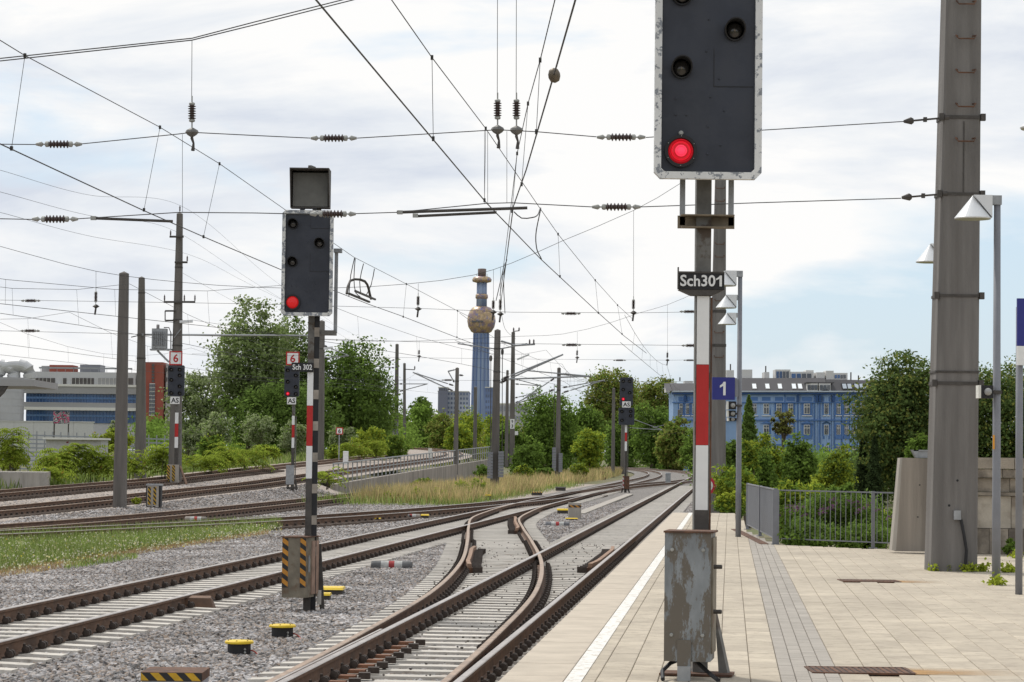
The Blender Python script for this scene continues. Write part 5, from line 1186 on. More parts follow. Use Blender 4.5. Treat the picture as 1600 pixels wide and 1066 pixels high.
# ------------------------------------------------------------------ the platform's right-hand background
YC = on(1430, 866, PZ).y + 0.3
A = lambda px, py: at(px, py, YC)
cw = thing('concrete_wall', 'leaning beige concrete wall panel left behind the tall pillar', 'wall', (A(1430, 862).x, YC, PZ))
xl_, xt_ = A(1394, 860).x, A(1407, 716).x; zt_ = A(1430, 715.5).z; xe, xte = A(1528, 865).x, A(1520, 720).x
q = MB(); q.prism([(xl_ + 0.06, PZ + 0.03), (xe, PZ + 0.03), (xte, zt_ - 0.02), (xt_ + 0.03, zt_)], YC, YC + 0.3); q.build('slab', M_panel, cw)
q = MB(); q.add([(xl_, YC + 0.04, PZ + 0.04), (xl_ + 0.06, YC + 0.0, PZ + 0.04), (xt_ + 0.03, YC, zt_), (xt_, YC + 0.04, zt_ - 0.005), (xl_, YC + 0.3, PZ + 0.04), (xt_, YC + 0.3, zt_ - 0.005)], [(0, 1, 2, 3), (0, 3, 5, 4)]); q.build('edge_face', M_conc, cw)
for px, py in ((1437, 758), (1434, 808)):
    q = MB(); p = A(px, py); q.lathe([(0.014, -0.001), (0.014, 0.004)], (p.x, YC, p.z), (0, -1, 0), 8); q.build('form_hole', M_darkst, cw)
mt = thing('metal_trough', 'grey folded metal trough on top of the beige concrete panel', 'trough', (A(1440, 716).x, YC + 0.15, zt_))
x0, x1, z0, z1 = A(1437, 710).x, A(1475, 710).x, zt_ + 0.0, A(1440, 703).z
q = MB(); q.box(x0, x1, YC + 0.12, YC + 0.14, z0, z1 - 0.02); q.box(x0 - 0.08, x1, YC + 0.1, YC + 0.3, z1 - 0.02, z1); q.build('sheet', M_galv, mt)
q = MB(); q.add([(x0 - 0.1, YC + 0.1, z1), (x0 - 0.03, YC + 0.1, z0), (x0, YC + 0.1, z0), (x0, YC + 0.1, z1), (x0 - 0.1, YC + 0.3, z1), (x0 - 0.03, YC + 0.3, z0), (x0, YC + 0.3, z0), (x0, YC + 0.3, z1)], [(0, 1, 2, 3), (4, 7, 6, 5), (0, 4, 5, 1), (1, 5, 6, 2), (3, 7, 4, 0)]); q.build('spout', M_galv, mt)
YW = on(1560, 866, PZ).y
A = lambda px, py: at(px, py, YW)
sw_ = thing('stone_wall', 'old weathered stone wall with cornice right of the tall pillar', 'wall', (A(1560, 862).x, YW + 0.3, PZ))
xw0, xw1 = A(1505, 800).x, A(1700, 800).x
def course(n, p0, p1, cuts, dep, m=M_stone):
    z0, z1 = A(1560, p0).z, A(1560, p1).z; cuts = [xw0] + cuts + [xw1]
    for a, c in zip(cuts, cuts[1:]):
        q = MB(); q.box(a + 0.004, c - 0.004, YW - dep + random.uniform(0, 0.015), YW + 0.5, z0 + 0.004, z1 - 0.004); q.build(n, m, sw_)
X_ = lambda *p: [A(i, 800).x for i in p]
course('foot_stone', 866, 826, X_(1545, 1575, 1620), 0.05); course('block', 826, 775, X_(1580, 1640), 0.0, mat('pale_stone', (0.40, 0.36, 0.30), 0.95, bump=0.4, bscale=20, var=0.25, scale=2.5, col2=(0.2, 0.165, 0.13), thr=0.6, s2=2.0, edge=0.1)); course('moulding', 775, 769, X_(1590), 0.06); course('block', 769, 747, X_(1578, 1630), 0.0); course('cornice', 747, 733, X_(1565, 1600), 0.07); course('coping', 733, 715, X_(1552, 1583, 1625), 0.1)

# no-entry sign and small things beyond the platform end
Yn = 72; p = at(1104.5, 759, Yn)
ns = thing('round_sign', 'round white sign with red ring peeking out behind the signal post', 'sign', (p.x, Yn, 0))
q = MB(); q.lathe([(width(14, Yn), 0), (width(14, Yn), 0.02)], p, (0, 1, 0), 28); q.build('ring', M_red if False else mat('sign_red', (0.55, 0.03, 0.06), 0.4, var=0.05), ns)
q = MB(); q.lathe([(width(9.5, Yn), 0.001), (width(9.5, Yn), 0.006)], p, (0, -1, 0), 24); q.build('disc', M_white, ns)
q = MB(); q.tube([(p.x, Yn + 0.04, -0.3), (p.x, Yn + 0.04, p.z + 0.2)], 0.03, 8); q.build('post', M_galv, ns)

# ------------------------------------------------------------------ trackside equipment
def lid_box(label, px, pyb, w, h, tilt=0.0, z=-0.235, group='yellow-lidded trackside connection boxes'):
    p = on(px, pyb, z); W = width(w, p.y) / 2; H = width(h, p.y)
    r = thing('connection_box', label, 'connection box', p, group)
    q = MB(); q.lathe([(W * 0.80, -0.05), (W * 0.80, H * 0.82), (W * 0.7, H * 0.84)], p, (0, 0, 1), 18); q.build('drum', M_black, r, False)
    q = MB(); q.lathe([(W * 0.8, H * 0.80), (W, H * 0.83), (W, H * 0.94), (W * 0.93, H), (W * 0.3, H * 1.03)], p, (0, 0, 1), 22); ld = q.build('lid', M_yellow, r)
    for k in range(6):
        t = k * math.pi / 3 + 0.4; q = MB(); q.lathe([(0.009, 0), (0.009, 0.01)], (p.x + math.cos(t) * W * 0.78, p.y + math.sin(t) * W * 0.78, p.z + H * 0.985), (0, 0, 1), 6); q.build('screw', M_clip, ld)
    for dz in (0.3, 0.5):
        q = MB(); q.lathe([(0.012, 0), (0.012, 0.012)], (p.x + W * 0.45, p.y - W * 0.66, p.z + H * dz), (0.5, -0.8, 0), 8); q.build('plug', M_cap, r)
    q = MB(); q.tube(catmull([p + Vector((W * 0.8, 0, H * 0.4)), p + Vector((W * 1.1, -0.05, H * 0.35)), p + Vector((W * 1.35, -0.1, 0.03)), p + Vector((W * 1.5, -0.3, 0.0))], 0.05), 0.008, 5); q.build('cable', mat('red_cable', (0.45, 0.08, 0.06), 0.5), r)
    return r
lid_box('nearest round yellow-lidded black box in the grey ballast', 373.5, 1026, 45, 25)
lid_box('second round yellow-lidded black box in the ballast beside the turnout', 441, 999, 42, 23)
def flat_lid(label, px, py, w, d, h, z=-0.235, m=None):
    p = on(px, py, z); W = width(w, p.y) / 2; r = thing('connection_box', label, 'connection box', p, 'yellow-lidded trackside connection boxes')
    q = MB(); q.box(p.x - W * 0.9, p.x + W * 0.9, p.y - d / 2, p.y + d / 2, z, z + h * 0.75); q.build('case', M_darkst, r)
    q = MB(); q.taper((p.x, p.y), z + h * 0.75, z + h, W * 2, d * 1.15, W * 1.85, d * 1.0); q.build('lid', m or M_yellow, r)
flat_lid('yellow flat-lidded box right behind the striped relay box', 519, 931, 38, 0.5, 0.14); flat_lid('small yellow lid just in front of the flat yellow box', 507, 940, 20, 0.3, 0.13)
flat_lid('small yellow lid beside the left dark track', 589, 815, 12, 0.4, 0.12); flat_lid('yellow-lidded box next to the white and red marker', 664, 811, 13, 0.5, 0.16)
flat_lid('yellow lid at the foot of the nearest centre mast', 762, 782, 11, 0.5, 0.3); flat_lid('yellow lid right of the centre mast', 790, 776, 9, 0.6, 0.25); flat_lid('brown cover in the gravel right of the centre mast', 800, 773, 9, 0.7, 0.25, m=M_rust)
flat_lid('black and yellow lid in the gravel before the grassy mast', 839, 774, 18, 0.6, 0.2, m=M_orange2)
flat_lid('dark flat cover at the foot of the grassy mast', 876, 767, 17, 0.8, 0.25, m=M_darkst); flat_lid('small yellow lid left of the dark flat cover', 859, 762, 9, 0.6, 0.2)
flat_lid('yellow lids on a black drum left of the concrete block', 879, 804, 18, 0.6, 0.22)
flat_lid('yellow edge plate at the foot of the concrete block', 893, 814, 20, 0.35, 0.1)
# concrete block with warning stripe
p = on(898, 812, -0.235); r = thing('concrete_block', 'pale concrete block with a black and orange stripe in the ballast', 'block', p)
W = width(10, p.y); H = width(26, p.y); q = MB(); q.box(p.x - W, p.x + W, p.y, p.y + 0.45, p.z, p.z + H); q.build('body', M_conc, r)
q = MB(); q.box(p.x - W, p.x + W, p.y - 0.004, p.y - 0.001, p.z + H * 0.72, p.z + H * 0.86); q.build('stripe', M_orange, r, loc=p)
# cable trough
ct = thing('cable_trough', 'pale concrete cable trough cover strip in the ballast', 'cable trough', on(945, 785, -0.2))
a, b_ = on(905, 803, -0.19), on(984, 772.5, -0.19); n = int((b_ - a).length / 1.0)
for k in range(n):
    q = MB(); q.bar(a.lerp(b_, k / n), a.lerp(b_, (k + 0.985) / n), 0.42, 0.06); q.build('cover_slab', M_conc, ct)
# fouling point markers: lying drums with a red band
def marker(label, px, py, w, h, z=-0.235, ends=M_darkst):
    p = on(px, py, z); W = width(w, p.y) / 2; R = width(h, p.y) * 0.55; r = thing('fouling_marker', label, 'marker', p, 'red-banded fouling point markers')
    wm = mat('marker_white', (0.42, 0.42, 0.40), 0.8, var=0.3, scale=9)
    for a, c, mm, nm in ((-1, -0.52, ends, 'end_cap'), (-0.52, -0.14, wm, 'white_band'), (-0.14, 0.14, mat('marker_red', (0.35, 0.05, 0.05), 0.8, var=0.25), 'red_band'), (0.14, 0.52, wm, 'white_band'), (0.52, 1.0, ends, 'end_cap')):
        e0 = R * (0.75 if a == -1 else 1); e1 = R * (0.75 if c == 1.0 else 1)
        q = MB(); q.lathe([(e0, W * a), (R, W * (a + (0.08 if a == -1 else 0))), (R, W * (c - (0.08 if c == 1.0 else 0))), (e1, W * c - 0.001)], p + Vector((0, 0, R * 0.75)), (1, -0.02, 0), 14); q.build(nm, mm, r)
marker('grey weathered red-banded marker in the ballast between the tracks', 612, 890, 64, 14, ends=mat('marker_grey', (0.12, 0.12, 0.12), 0.85, var=0.3)); marker('white marker with red band at the far left dark rails', 306, 815, 34, 8, -0.2, M_wallc); marker('bright white and red marker beside a yellow box', 642, 811, 30, 8, -0.235, M_wallc)
marker('faded red-banded marker beside the straight track', 871, 823, 38, 8, -0.235, mat('marker_grey2', (0.19, 0.19, 0.2), 0.85, var=0.3))
# cabinets
Yk = on(240, 797, -0.262).y; A = lambda px, py: at(px, py, Yk)
r = thing('trackside_cabinet', 'black trackside cabinet with orange striped edges beside the stout pole', 'cabinet', (A(240, 797).x, Yk, -0.262))
q = MB(); q.box(A(229, 780).x, A(248, 780).x, Yk, Yk + 0.45, A(240, 791).z, A(240, 759).z); q.build('body', M_conc, r)
q = MB(); q.box(A(229, 780).x - 0.03, A(252, 780).x, Yk - 0.02, Yk + 0.5, A(240, 759).z, A(240, 756.5).z); q.build('lid', M_galv, r)
q = MB(); q.box(A(248, 780).x, A(251, 780).x, Yk - 0.01, Yk + 0.45, A(240, 792).z, A(240, 759).z); q.build('side', M_black, r); q = MB(); q.box(A(228, 780).x, A(229.5, 780).x, Yk - 0.012, Yk + 0.45, A(240, 796).z, A(240, 759).z); q.build('side', M_black, r)
for a, c in ((231, 235.5), (239.5, 244)):
    q = MB(); q.box(A(a, 780).x, A(c, 780).x, Yk - 0.006, Yk - 0.001, A(240, 789).z, A(240, 761).z); q.build('stripe_panel', M_orange2, r, loc=(A(a, 780).x, Yk, A(240, 790).z))
for px in (231, 240, 249):
    q = MB(); q.box(A(px, 790).x - 0.03, A(px, 790).x + 0.03, Yk + 0.1, Yk + 0.2, -0.3, A(240, 791).z); q.build('leg', M_black, r)
Yc = 20.3; A = lambda px, py: at(px, py, Yc)
r = thing('trackside_cabinet', 'low cabinet with a black and yellow striped lid edge at the bottom of the picture', 'cabinet', (A(275, 1066).x, Yc, -0.235))
x0, x1 = A(220, 1050).x, A(316, 1050).x; zt_ = A(270, 1051).z; dp = 0.5
q = MB(); q.box(x0 + 0.01, x1 - 0.01, Yc + 0.01, Yc + dp, -0.3, zt_ - 0.07); q.build('body', mat('cabinet_grey', (0.33, 0.35, 0.4), 0.5, var=0.1), r)
q = MB(); q.box(x0, x1, Yc, Yc + dp + 0.02, zt_ - 0.07, zt_); lid = q.build('lid', M_rust, r)
q = MB(); q.box(x0 + 0.003, x1 - 0.003, Yc - 0.004, Yc - 0.001, zt_ - 0.066, zt_ - 0.004); q.build('stripe', stripemat('yellow_black_lid', (0.02, 0.02, 0.02), (0.72, 0.42, 0.02), 0.14, 1.0), r, loc=(x0, Yc, zt_))
for px, py, w, h, lab, mm in ((540, 715, 8, 10, 'small white post box in front of the leafy bushes', M_white), (942, 749, 9, 12, 'dark brown striped box left of the distant red signal', M_rust), (231, 762, 13, 9, 'white concrete marker stone behind the black cabinet', M_white), (672, 706, 6, 5, 'small white box on the distant left tracks', M_frame), (1044, 748, 8, 9, 'small grey switch lantern at the far crossover', M_galv)):
    Yx = {540: 185, 942: 250, 231: 126, 672: 190, 1044: 205}[px]; p = at(px, py, Yx); W = width(w, Yx); H = width(h, Yx)
    r = thing('equipment_box', lab, 'box', p); q = MB(); q.box(p.x - W / 2, p.x + W / 2, Yx, Yx + W * 0.8, p.z - 0.5, p.z + H * 0.85); q.build('body', mm, r); q = MB(); q.taper((p.x, Yx + W * 0.4), p.z + H * 0.85, p.z + H, W * 1.1, W * 0.95, W * 0.9, W * 0.8); q.build('cap', mm, r)
# insulated joint cover beside the left track
p = on(312, 953, -0.2); r = thing('joint_cover', 'brown metal cover box against the left main rail', 'cover', p)
q = MB(); W = width(45, p.y); q.add([(p.x - W * 0.55, p.y + 0.05, -0.2), (p.x + W * 0.5, p.y - 0.02, -0.2), (p.x + W * 0.5, p.y + 0.3, -0.2), (p.x - W * 0.5, p.y + 0.35, -0.2), (p.x - W * 0.5, p.y + 0.08, -0.04), (p.x + W * 0.36, p.y + 0.03, -0.04), (p.x + W * 0.3, p.y + 0.28, -0.02), (p.x - W * 0.45, p.y + 0.32, -0.02)], [(4, 5, 6, 7), (0, 1, 5, 4), (1, 2, 6, 5), (2, 3, 7, 6), (3, 0, 4, 7)]); q.build('hood', M_railside, r)
q = MB(); q.tube(catmull([p + Vector((W * 0.5, 0, 0)), p + Vector((0.6, 0.1, -0.01)), p + Vector((1.2, 0.4, -0.01)), p + Vector((1.9, 0.5, -0.03))], 0.1), 0.014, 6); q.build('cable', M_black, r)
#SECTION5
# ------------------------------------------------------------------ chimney tower and distant buildings
YT = 1690
A = lambda px, py: at(px, py, YT)
M_tblue = mat('tower_blue', (0.18, 0.235, 0.37), 0.5, var=0.12, scale=0.15, col2=(0.27, 0.34, 0.47), thr=0.56, s2=0.35, stretch=(1, 1, 0.05), edge=0.05)
M_tgold = mat('tower_gold', (0.43, 0.31, 0.18), 0.35, 0.25, var=0.4, scale=0.6, col2=(0.27, 0.19, 0.22), thr=0.54, s2=0.22, edge=0.06, col3=(0.16, 0.17, 0.34), thr3=0.6, s3=0.35)
M_tbrown = mat('tower_brown', (0.16, 0.12, 0.11), 0.6, var=0.2, scale=0.4)
c = A(750.5, 640); s_ = YT / F
tw = thing('chimney_tower', 'blue chimney tower with a golden tiled ball in the distance', 'tower', (c.x, YT, -5))
zz = lambda py: A(750, py).z
def tl(name, prof, m, n=40): q = MB(); q.lathe([(r * s_, zz(py)) for r, py in prof], (c.x, YT, 0), (0, 0, 1), n); return q.build(name, m, tw, True)
q = MB(); q.lathe([(15.5 * s_, -5), (15.2 * s_, zz(640)), (12.8 * s_, zz(521))], (c.x, YT, 0), (0, 0, 1), 10); q.build('shaft', M_tblue, tw)
for k in range(5):
    a = -math.pi / 2 + (k - 2) * 0.5; q = MB(); q.tube([(c.x + math.cos(a) * 15.4 * s_, YT + math.sin(a) * 15.4 * s_, -5), (c.x + math.cos(a) * 12.9 * s_, YT + math.sin(a) * 12.9 * s_, zz(522))], 1.0 * s_, 6); q.build('rib', mat('tower_rib', (0.28, 0.36, 0.50) if k % 2 else (0.11, 0.17, 0.34), 0.4), tw)
tl('golden_ball', [(10, 522), (16, 518.5), (20.5, 511), (22.3, 502), (21.5, 494), (18.5, 486), (14.5, 481), (9, 479)], M_tgold)
q = MB(); R = 22.3 * s_
for k in range(8):
    a = -math.pi / 2 - 0.22 + (k - 4) * 0.11; q.cbox((c.x + math.cos(a) * R, YT + math.sin(a) * R, zz(503.5)), 1.6 * s_, 1.6 * s_, 2.6 * s_)
q.build('ball_windows', M_glass, tw)
tl('upper_shaft', [(8.4, 480), (8.0, 440)], M_tblue, 14); tl('golden_ring', [(8, 467.5), (9.8, 466), (9.8, 461), (8, 459.5)], M_tgold); tl('gold_disc', [(9, 442), (14.5, 440.5), (15.5, 437), (13, 433.5), (8.5, 432)], M_tgold); tl('crown', [(6.5, 433), (6.8, 420.5), (5.5, 420)], M_tbrown, 12)
for k in range(8):
    a = k * math.pi / 4; q = MB(); q.tube([(c.x + math.cos(a) * 8 * s_, YT + math.sin(a) * 8 * s_, zz(433)), (c.x + math.cos(a) * 8 * s_, YT + math.sin(a) * 8 * s_, zz(428))], 0.35 * s_, 5); q.build('railing_post', M_tbrown, tw)

def block_building(name, label, px0, px1, py0, py1, Y, wallm, rows, cols, winm, depth=20, roofm=None, h0=-2):
    x0, x1 = at(px0, 640, Y).x, at(px1, 640, Y).x; z0, z1 = at(px0, py1, Y).z, at(px0, py0, Y).z
    r = thing(name, label, 'building', (x0, Y, h0)); q = MB(); q.box(x0, x1, Y, Y + depth, h0, z1); q.build('wall', wallm, r)
    q = MB(); q.box(x0 - 0.3, x1 + 0.3, Y - 0.3, Y + depth, z1, z1 + 0.5); q.build('roof', roofm or M_frame, r)
    for i in range(rows):
        for j in range(cols):
            a = x0 + (x1 - x0) * (j + 0.2) / cols; c_ = x0 + (x1 - x0) * (j + 0.8) / cols; t0 = z0 + (z1 - z0) * (i + 0.3) / rows; t1 = z0 + (z1 - z0) * (i + 0.8) / rows
            q = MB(); q.box(a, c_, Y - 0.12, Y + 0.01, t0, t1); q.build('window', winm, r)
    return r
block_building('distant_building', 'pale blue-grey office block left of the chimney foot', 684, 732, 612, 648, 1500, mat('far_office', (0.40, 0.43, 0.50), 0.6, var=0.25, scale=0.08), 5, 10, mat('far_glass', (0.13, 0.16, 0.24), 0.4, var=0.4, scale=0.1), 60); block_building('distant_building', 'narrow blue office block right of the chimney shaft', 758, 772, 606, 650, 1500, mat('far_office2', (0.16, 0.22, 0.38), 0.6, var=0.25, scale=0.08), 5, 4, MATS['far_glass'], 60)
block_building('distant_building', 'dark upper block left of the chimney base', 685, 699, 606, 612, 1490, mat('far_dark', (0.16, 0.17, 0.22), 0.6), 1, 4, M_glass, 30)
block_building('distant_building', 'pale low hall between the centre masts and the trees', 780, 832, 632, 662, 900, mat('far_hall', (0.40, 0.40, 0.42), 0.7, var=0.1, scale=0.1), 2, 9, mat('far_band', (0.25, 0.26, 0.29), 0.5), 60)

# the office building at the left
YO = 480
A = lambda px, py, d=0: at(px, py, YO) - Vector((0, d, 0))
ob = thing('office_building', 'white office building with blue window bands and a brick tower', 'building', (A(130, 660).x, YO, -3))
M_offw = mat('office_white', (0.50, 0.50, 0.50), 0.8, var=0.06, scale=0.15); M_brick = mat('red_brick', (0.30, 0.085, 0.06), 0.85, var=0.12, scale=0.5)
M_offg = mat('office_grey', (0.33, 0.325, 0.32), 0.8, var=0.08, scale=0.15); M_wdark = mat('office_dark_window', (0.10, 0.09, 0.085), 0.4, var=0.3, scale=0.4)
def ob_box(name, px0, px1, py0, py1, m, d0=0.0, d1=12.0, parent=None):
    a, b_ = A(px0, py1), A(px1, py0); q = MB(); q.box(a.x, b_.x, YO - d0, YO + d1, a.z, b_.z); return q.build(name, m, parent or ob)
ob_box('wall', 41, 212, 582.5, 700, M_offw); ob_box('wall', 212.3, 228, 582.5, 700, M_offw)
ob_box('floor_band', 39, 228, 603.5, 614.5, M_offg, 0.9, -0.05); ob_box('ledge', 38, 228, 602, 603.4, M_frame, 1.1, -0.05); ob_box('floor_band', 38, 228, 630.5, 640, M_offg, 0.9, -0.05); ob_box('ledge', 37.5, 228, 638, 640.5, M_frame, 1.3, -0.95)
for py0, py1, x_, step in ((615.5, 630, 41, 5.2), (641, 660, 41, 5.2)):
    b_ = ob_box('window_band', x_, 227, py0, py1, M_glassblue, 0.2, -0.05); px = x_; k = 0
    while px < 227:
        ob_box('mullion', px, px + 0.9, py0, py1, mat('mullion_blue', (0.10, 0.19, 0.36), 0.5), 0.45, -0.21, b_); px += step; k += 1
    ob_box('transom', x_, 227, (py0 * 0.55 + py1 * 0.45), (py0 * 0.55 + py1 * 0.45) + 0.8, MATS['mullion_blue'], 0.4, -0.21, b_)
for a, c_ in ((55, 86), (98, 104), (112, 147), (153, 183), (200, 208)):
    w_ = ob_box('window', a, c_, 591, 602, M_wdark if a != 153 else M_offg, 0.15, -0.03); px = a
    while px < c_ - 2:
        ob_box('mullion', px, px + 0.7, 591, 602, M_frame, 0.3, -0.16, w_); px += 6
ob_box('brick_tower', 228.3, 258, 567, 700, M_brick, 3.0, 14); ob_box('white_wing', 258.3, 268, 569, 700, M_offw, 1.0, 10)
g_ = ob_box('stair_window', 236.5, 246, 600, 650, M_frame, 3.2, -3.01)
for i in range(8):
    for a in (237, 240.3, 243.4): ob_box('pane', a, a + 2.6, 601 + i * 6.1, 605.6 + i * 6.1, M_glass, 3.35, -3.21, g_)
for i in range(6): ob_box('slot_window', 240.7, 244.8, 570 + i * 4.9, 573.6 + i * 4.9, M_wdark, 3.15, -3.01)
for a, c_ in ((259, 262), (263.5, 266.5)):
    for py in (575, 590, 606, 622): ob_box('window', a, c_, py, py + 6, M_wdark, 1.15, -1.01)
ob_box('roof_unit', 74, 111, 570, 582, M_brick, -2, 8); ob_box('roof_unit', 122, 154, 569.5, 582, M_gpaint, -2, 8); ob_box('roof_unit', 60, 73, 571, 582, M_offg, -3, 8)
for k in range(12): ob_box('roof_rail_post', 62 + k * 13, 62.6 + k * 13, 575, 582.3, M_galv, -0.5, 0.6)
ob_box('roof_rail', 60, 206, 575, 575.8, M_galv, -0.5, 0.6)
# silo and its ribbed duct
si_ = thing('silo', 'ribbed metal silo with thick curved ducts at the left edge', 'silo', (A(15, 660).x, YO - 12, -3))
B_ = lambda px, py: at(px, py, YO - 12)
q = MB(); R = width(21, YO); cx = B_(16, 620).x; pr = []
z0, z1 = -3, B_(16, 590).z; n = 14
for k in range(n): 
    a = z0 + (z1 - z0) * k / n; h_ = (z1 - z0) / n; pr += [(R, a), (R, a + h_ * 0.9), (R * 1.015, a + h_ * 0.93), (R * 1.015, a + h_ * 0.98)]
q.lathe(pr, (cx, YO - 12, 0), (0, 0, 1), 28); q.build('tank', mat('silo_metal', (0.42, 0.42, 0.43), 0.5, 0.4, var=0.12, scale=0.2), si_)
for (x0, x1_, yb) in ((-20, 26, 592), (14, 51, 592)):
    pts = catmull([B_(x0 - 18, yb), B_(x0 - 12, 576), B_((x0 + x1_) / 2 - 2, 571.5), B_(x1_ - 7, 577), B_(x1_ - 4, yb)], 0.8); q = MB(); rs = [width(9.8 if i % 3 else 10.3, YO) for i in range(len(pts))]; q.tube(pts, 1, 18, rs=rs); q.build('duct', mat('duct_metal', (0.52, 0.52, 0.52), 0.5, 0.3, var=0.08, scale=0.2), si_)
# low things between the tracks and the office building
def low_wall(label, px0, px1, py0, py1, Y, m, th=0.3, name='garden_wall'):
    a, b_ = at(px0, py1, Y), at(px1, py0, Y); r = thing(name, label, 'wall', (a.x, Y, 0)); n = max(2, int((b_.x - a.x) / 2.2))
    for k in range(n):
        q = MB(); q.box(a.x + (b_.x - a.x) * k / n + 0.01, a.x + (b_.x - a.x) * (k + 1) / n - 0.01, Y, Y + th, 0, b_.z); q.build('panel', m, r)
    q = MB(); q.box(a.x - 0.1, b_.x + 0.1, Y - 0.08, Y + th + 0.08, b_.z, b_.z + 0.12); q.build('coping', m, r)
low_wall('long pale wall in front of the white office building', -10, 146, 660.5, 690, 300, mat('pale_wall', (0.52, 0.52, 0.50), 0.85, var=0.06))
Yg = 262; a, b_ = at(83, 662, Yg), at(108.5, 643.5, Yg)
gm = bpy.data.materials.new('spray_paint'); gm.use_nodes = True; t_ = gm.node_tree; N = t_.nodes
n1 = N.new('ShaderNodeTexNoise'); n1.inputs['Scale'].default_value = 1.6; n1.inputs['Distortion'].default_value = 2.0; rp = N.new('ShaderNodeValToRGB'); rp.color_ramp.interpolation = 'CONSTANT'
e = rp.color_ramp.elements
for i, (p_, c_) in enumerate([(0.0, (0.02, 0.02, 0.03)), (0.40, (0.45, 0.45, 0.45)), (0.47, (0.02, 0.02, 0.03)), (0.52, (0.55, 0.05, 0.15)), (0.62, (0.12, 0.35, 0.33))]):
    x = e[i] if i < 2 else e.new(p_); x.position = p_; x.color = (*c_, 1)
tcn = N.new('ShaderNodeTexCoord'); t_.links.new(tcn.outputs['Object'], n1.inputs['Vector']); t_.links.new(n1.outputs['Fac'], rp.inputs[0]); t_.links.new(rp.outputs[0], N['Principled BSDF'].inputs['Base Color'])
r = thing('billboard', 'spray-painted hoarding in pink and black before the office windows', 'billboard', (a.x, Yg, 0)); q = MB(); q.box(a.x, b_.x, Yg, Yg + 0.1, a.z, b_.z); q.build('panel', gm, r)
for xx in (a.x + 0.1, b_.x - 0.1): q = MB(); q.box(xx - 0.06, xx + 0.06, Yg + 0.11, Yg + 0.2, -0.3, b_.z); q.build('post', M_darkst, r)
Yh = 172; A2 = lambda px, py: at(px, py, Yh)
sh = thing('shed', 'low flat-roofed shed with graffiti behind the left bushes', 'shed', (A2(115, 700).x, Yh, 0))
gf = mat('graffiti_wall', (0.42, 0.42, 0.41), 0.85, var=0.1, col2=(0.20, 0.035, 0.05), thr=0.60, s2=0.9, edge=0.01, col3=(0.09, 0.11, 0.15), thr3=0.63, s3=1.1)
q = MB(); q.box(A2(72, 690).x, A2(158, 690).x, Yh, Yh + 3, -0.3, A2(100, 687).z); q.build('wall', gf, sh); q = MB(); q.box(A2(68, 690).x, A2(161.5, 690).x, Yh - 0.35, Yh + 3.2, A2(100, 687).z, A2(100, 684).z); q.build('roof', M_frame, sh)
fn = thing('mesh_fence', 'grey wire fence panels behind the graffiti shed', 'fence', (A2(60, 700).x, 185, 0))
for k in range(24):
    p = at(-5 + k * 12.5, 672 + k * 0.4, 185); q = MB(); q.box(p.x - 0.04, p.x + 0.04, 184.95, 185.05, -0.3, p.z); q.build('post', M_galv, fn)
    if k < 23 and (k < 12 or k > 15):
        p2 = at(7.5 + k * 12.5, 672 + k * 0.4, 185); w_ = p2.x - p.x; q = MB()
        for i in range(10): q.box(p.x + 0.05, p2.x - 0.05, 184.98, 185.02, 0.2 + i * (p.z - 0.25) / 10, 0.2 + (i + 0.32) * (p.z - 0.25) / 10)
        q.build('fence_panel', mat('fence_grey', (0.28, 0.30, 0.33), 0.6, var=0.1), fn)
# left platform end and its canopy
Yl = 116
lp = thing('far_platform', 'concrete end of another platform at the left edge', 'platform', (at(30, 765, Yl).x, Yl, 0))
a, b_ = at(-40, 764, Yl), at(70, 739, Yl)
q = MB(); q.add([(a.x - 10, Yl - 6, -0.2), (b_.x, Yl, -0.2), (b_.x - 1, Yl + 7, -0.2), (a.x - 10, Yl + 7, -0.2), (a.x - 10, Yl - 6, b_.z), (b_.x, Yl, b_.z), (b_.x - 1, Yl + 7, b_.z), (a.x - 10, Yl + 7, b_.z)], [(4, 5, 6, 7), (0, 1, 5, 4), (1, 2, 6, 5), (3, 0, 4, 7)]); q.build('slab', M_conc, lp)
cn = thing('platform_canopy', 'grey platform canopy roof corner at the left edge', 'canopy', (at(20, 600, Yl).x, Yl, 3))
a, b_ = at(-60, 596, Yl), at(54, 600, Yl); q = MB(); q.box(a.x - 6, b_.x, Yl, Yl + 6, at(0, 603, Yl).z, at(0, 593, Yl).z); q.box(a.x - 6, b_.x - 0.6, Yl + 0.3, Yl + 5.5, at(0, 593, Yl).z, at(0, 590, Yl).z); q.build('roof', M_offg, cn)
q = MB(); q.prism([(at(-73.0, 612, Yl).x - 4, at(0, 603.2, Yl).z), (at(11.0, 612, Yl).x, at(0, 603.2, Yl).z), (at(5.0, 612, Yl).x, at(0, 614, Yl).z), (at(-5.0, 612, Yl).x, at(0, 624, Yl).z), (at(-9.0, 612, Yl).x, at(0, 640, Yl).z), (at(-11.0, 612, Yl).x, at(0, 690, Yl).z), (at(-19.0, 612, Yl).x, at(0, 690, Yl).z), (at(-23.0, 612, Yl).x, at(0, 620, Yl).z), (at(-73.0, 612, Yl).x - 4, at(-13.0, 612, Yl).z)], Yl + 0.05, Yl + 0.3); q.build('bracket', M_darkst, cn)
q = MB(); q.box(at(-19.0, 612, Yl).x, at(-11.5, 612, Yl).x, Yl + 0.07, Yl + 0.28, b_.z - 5, at(0, 690, Yl).z); q.build('column', M_darkst, cn)

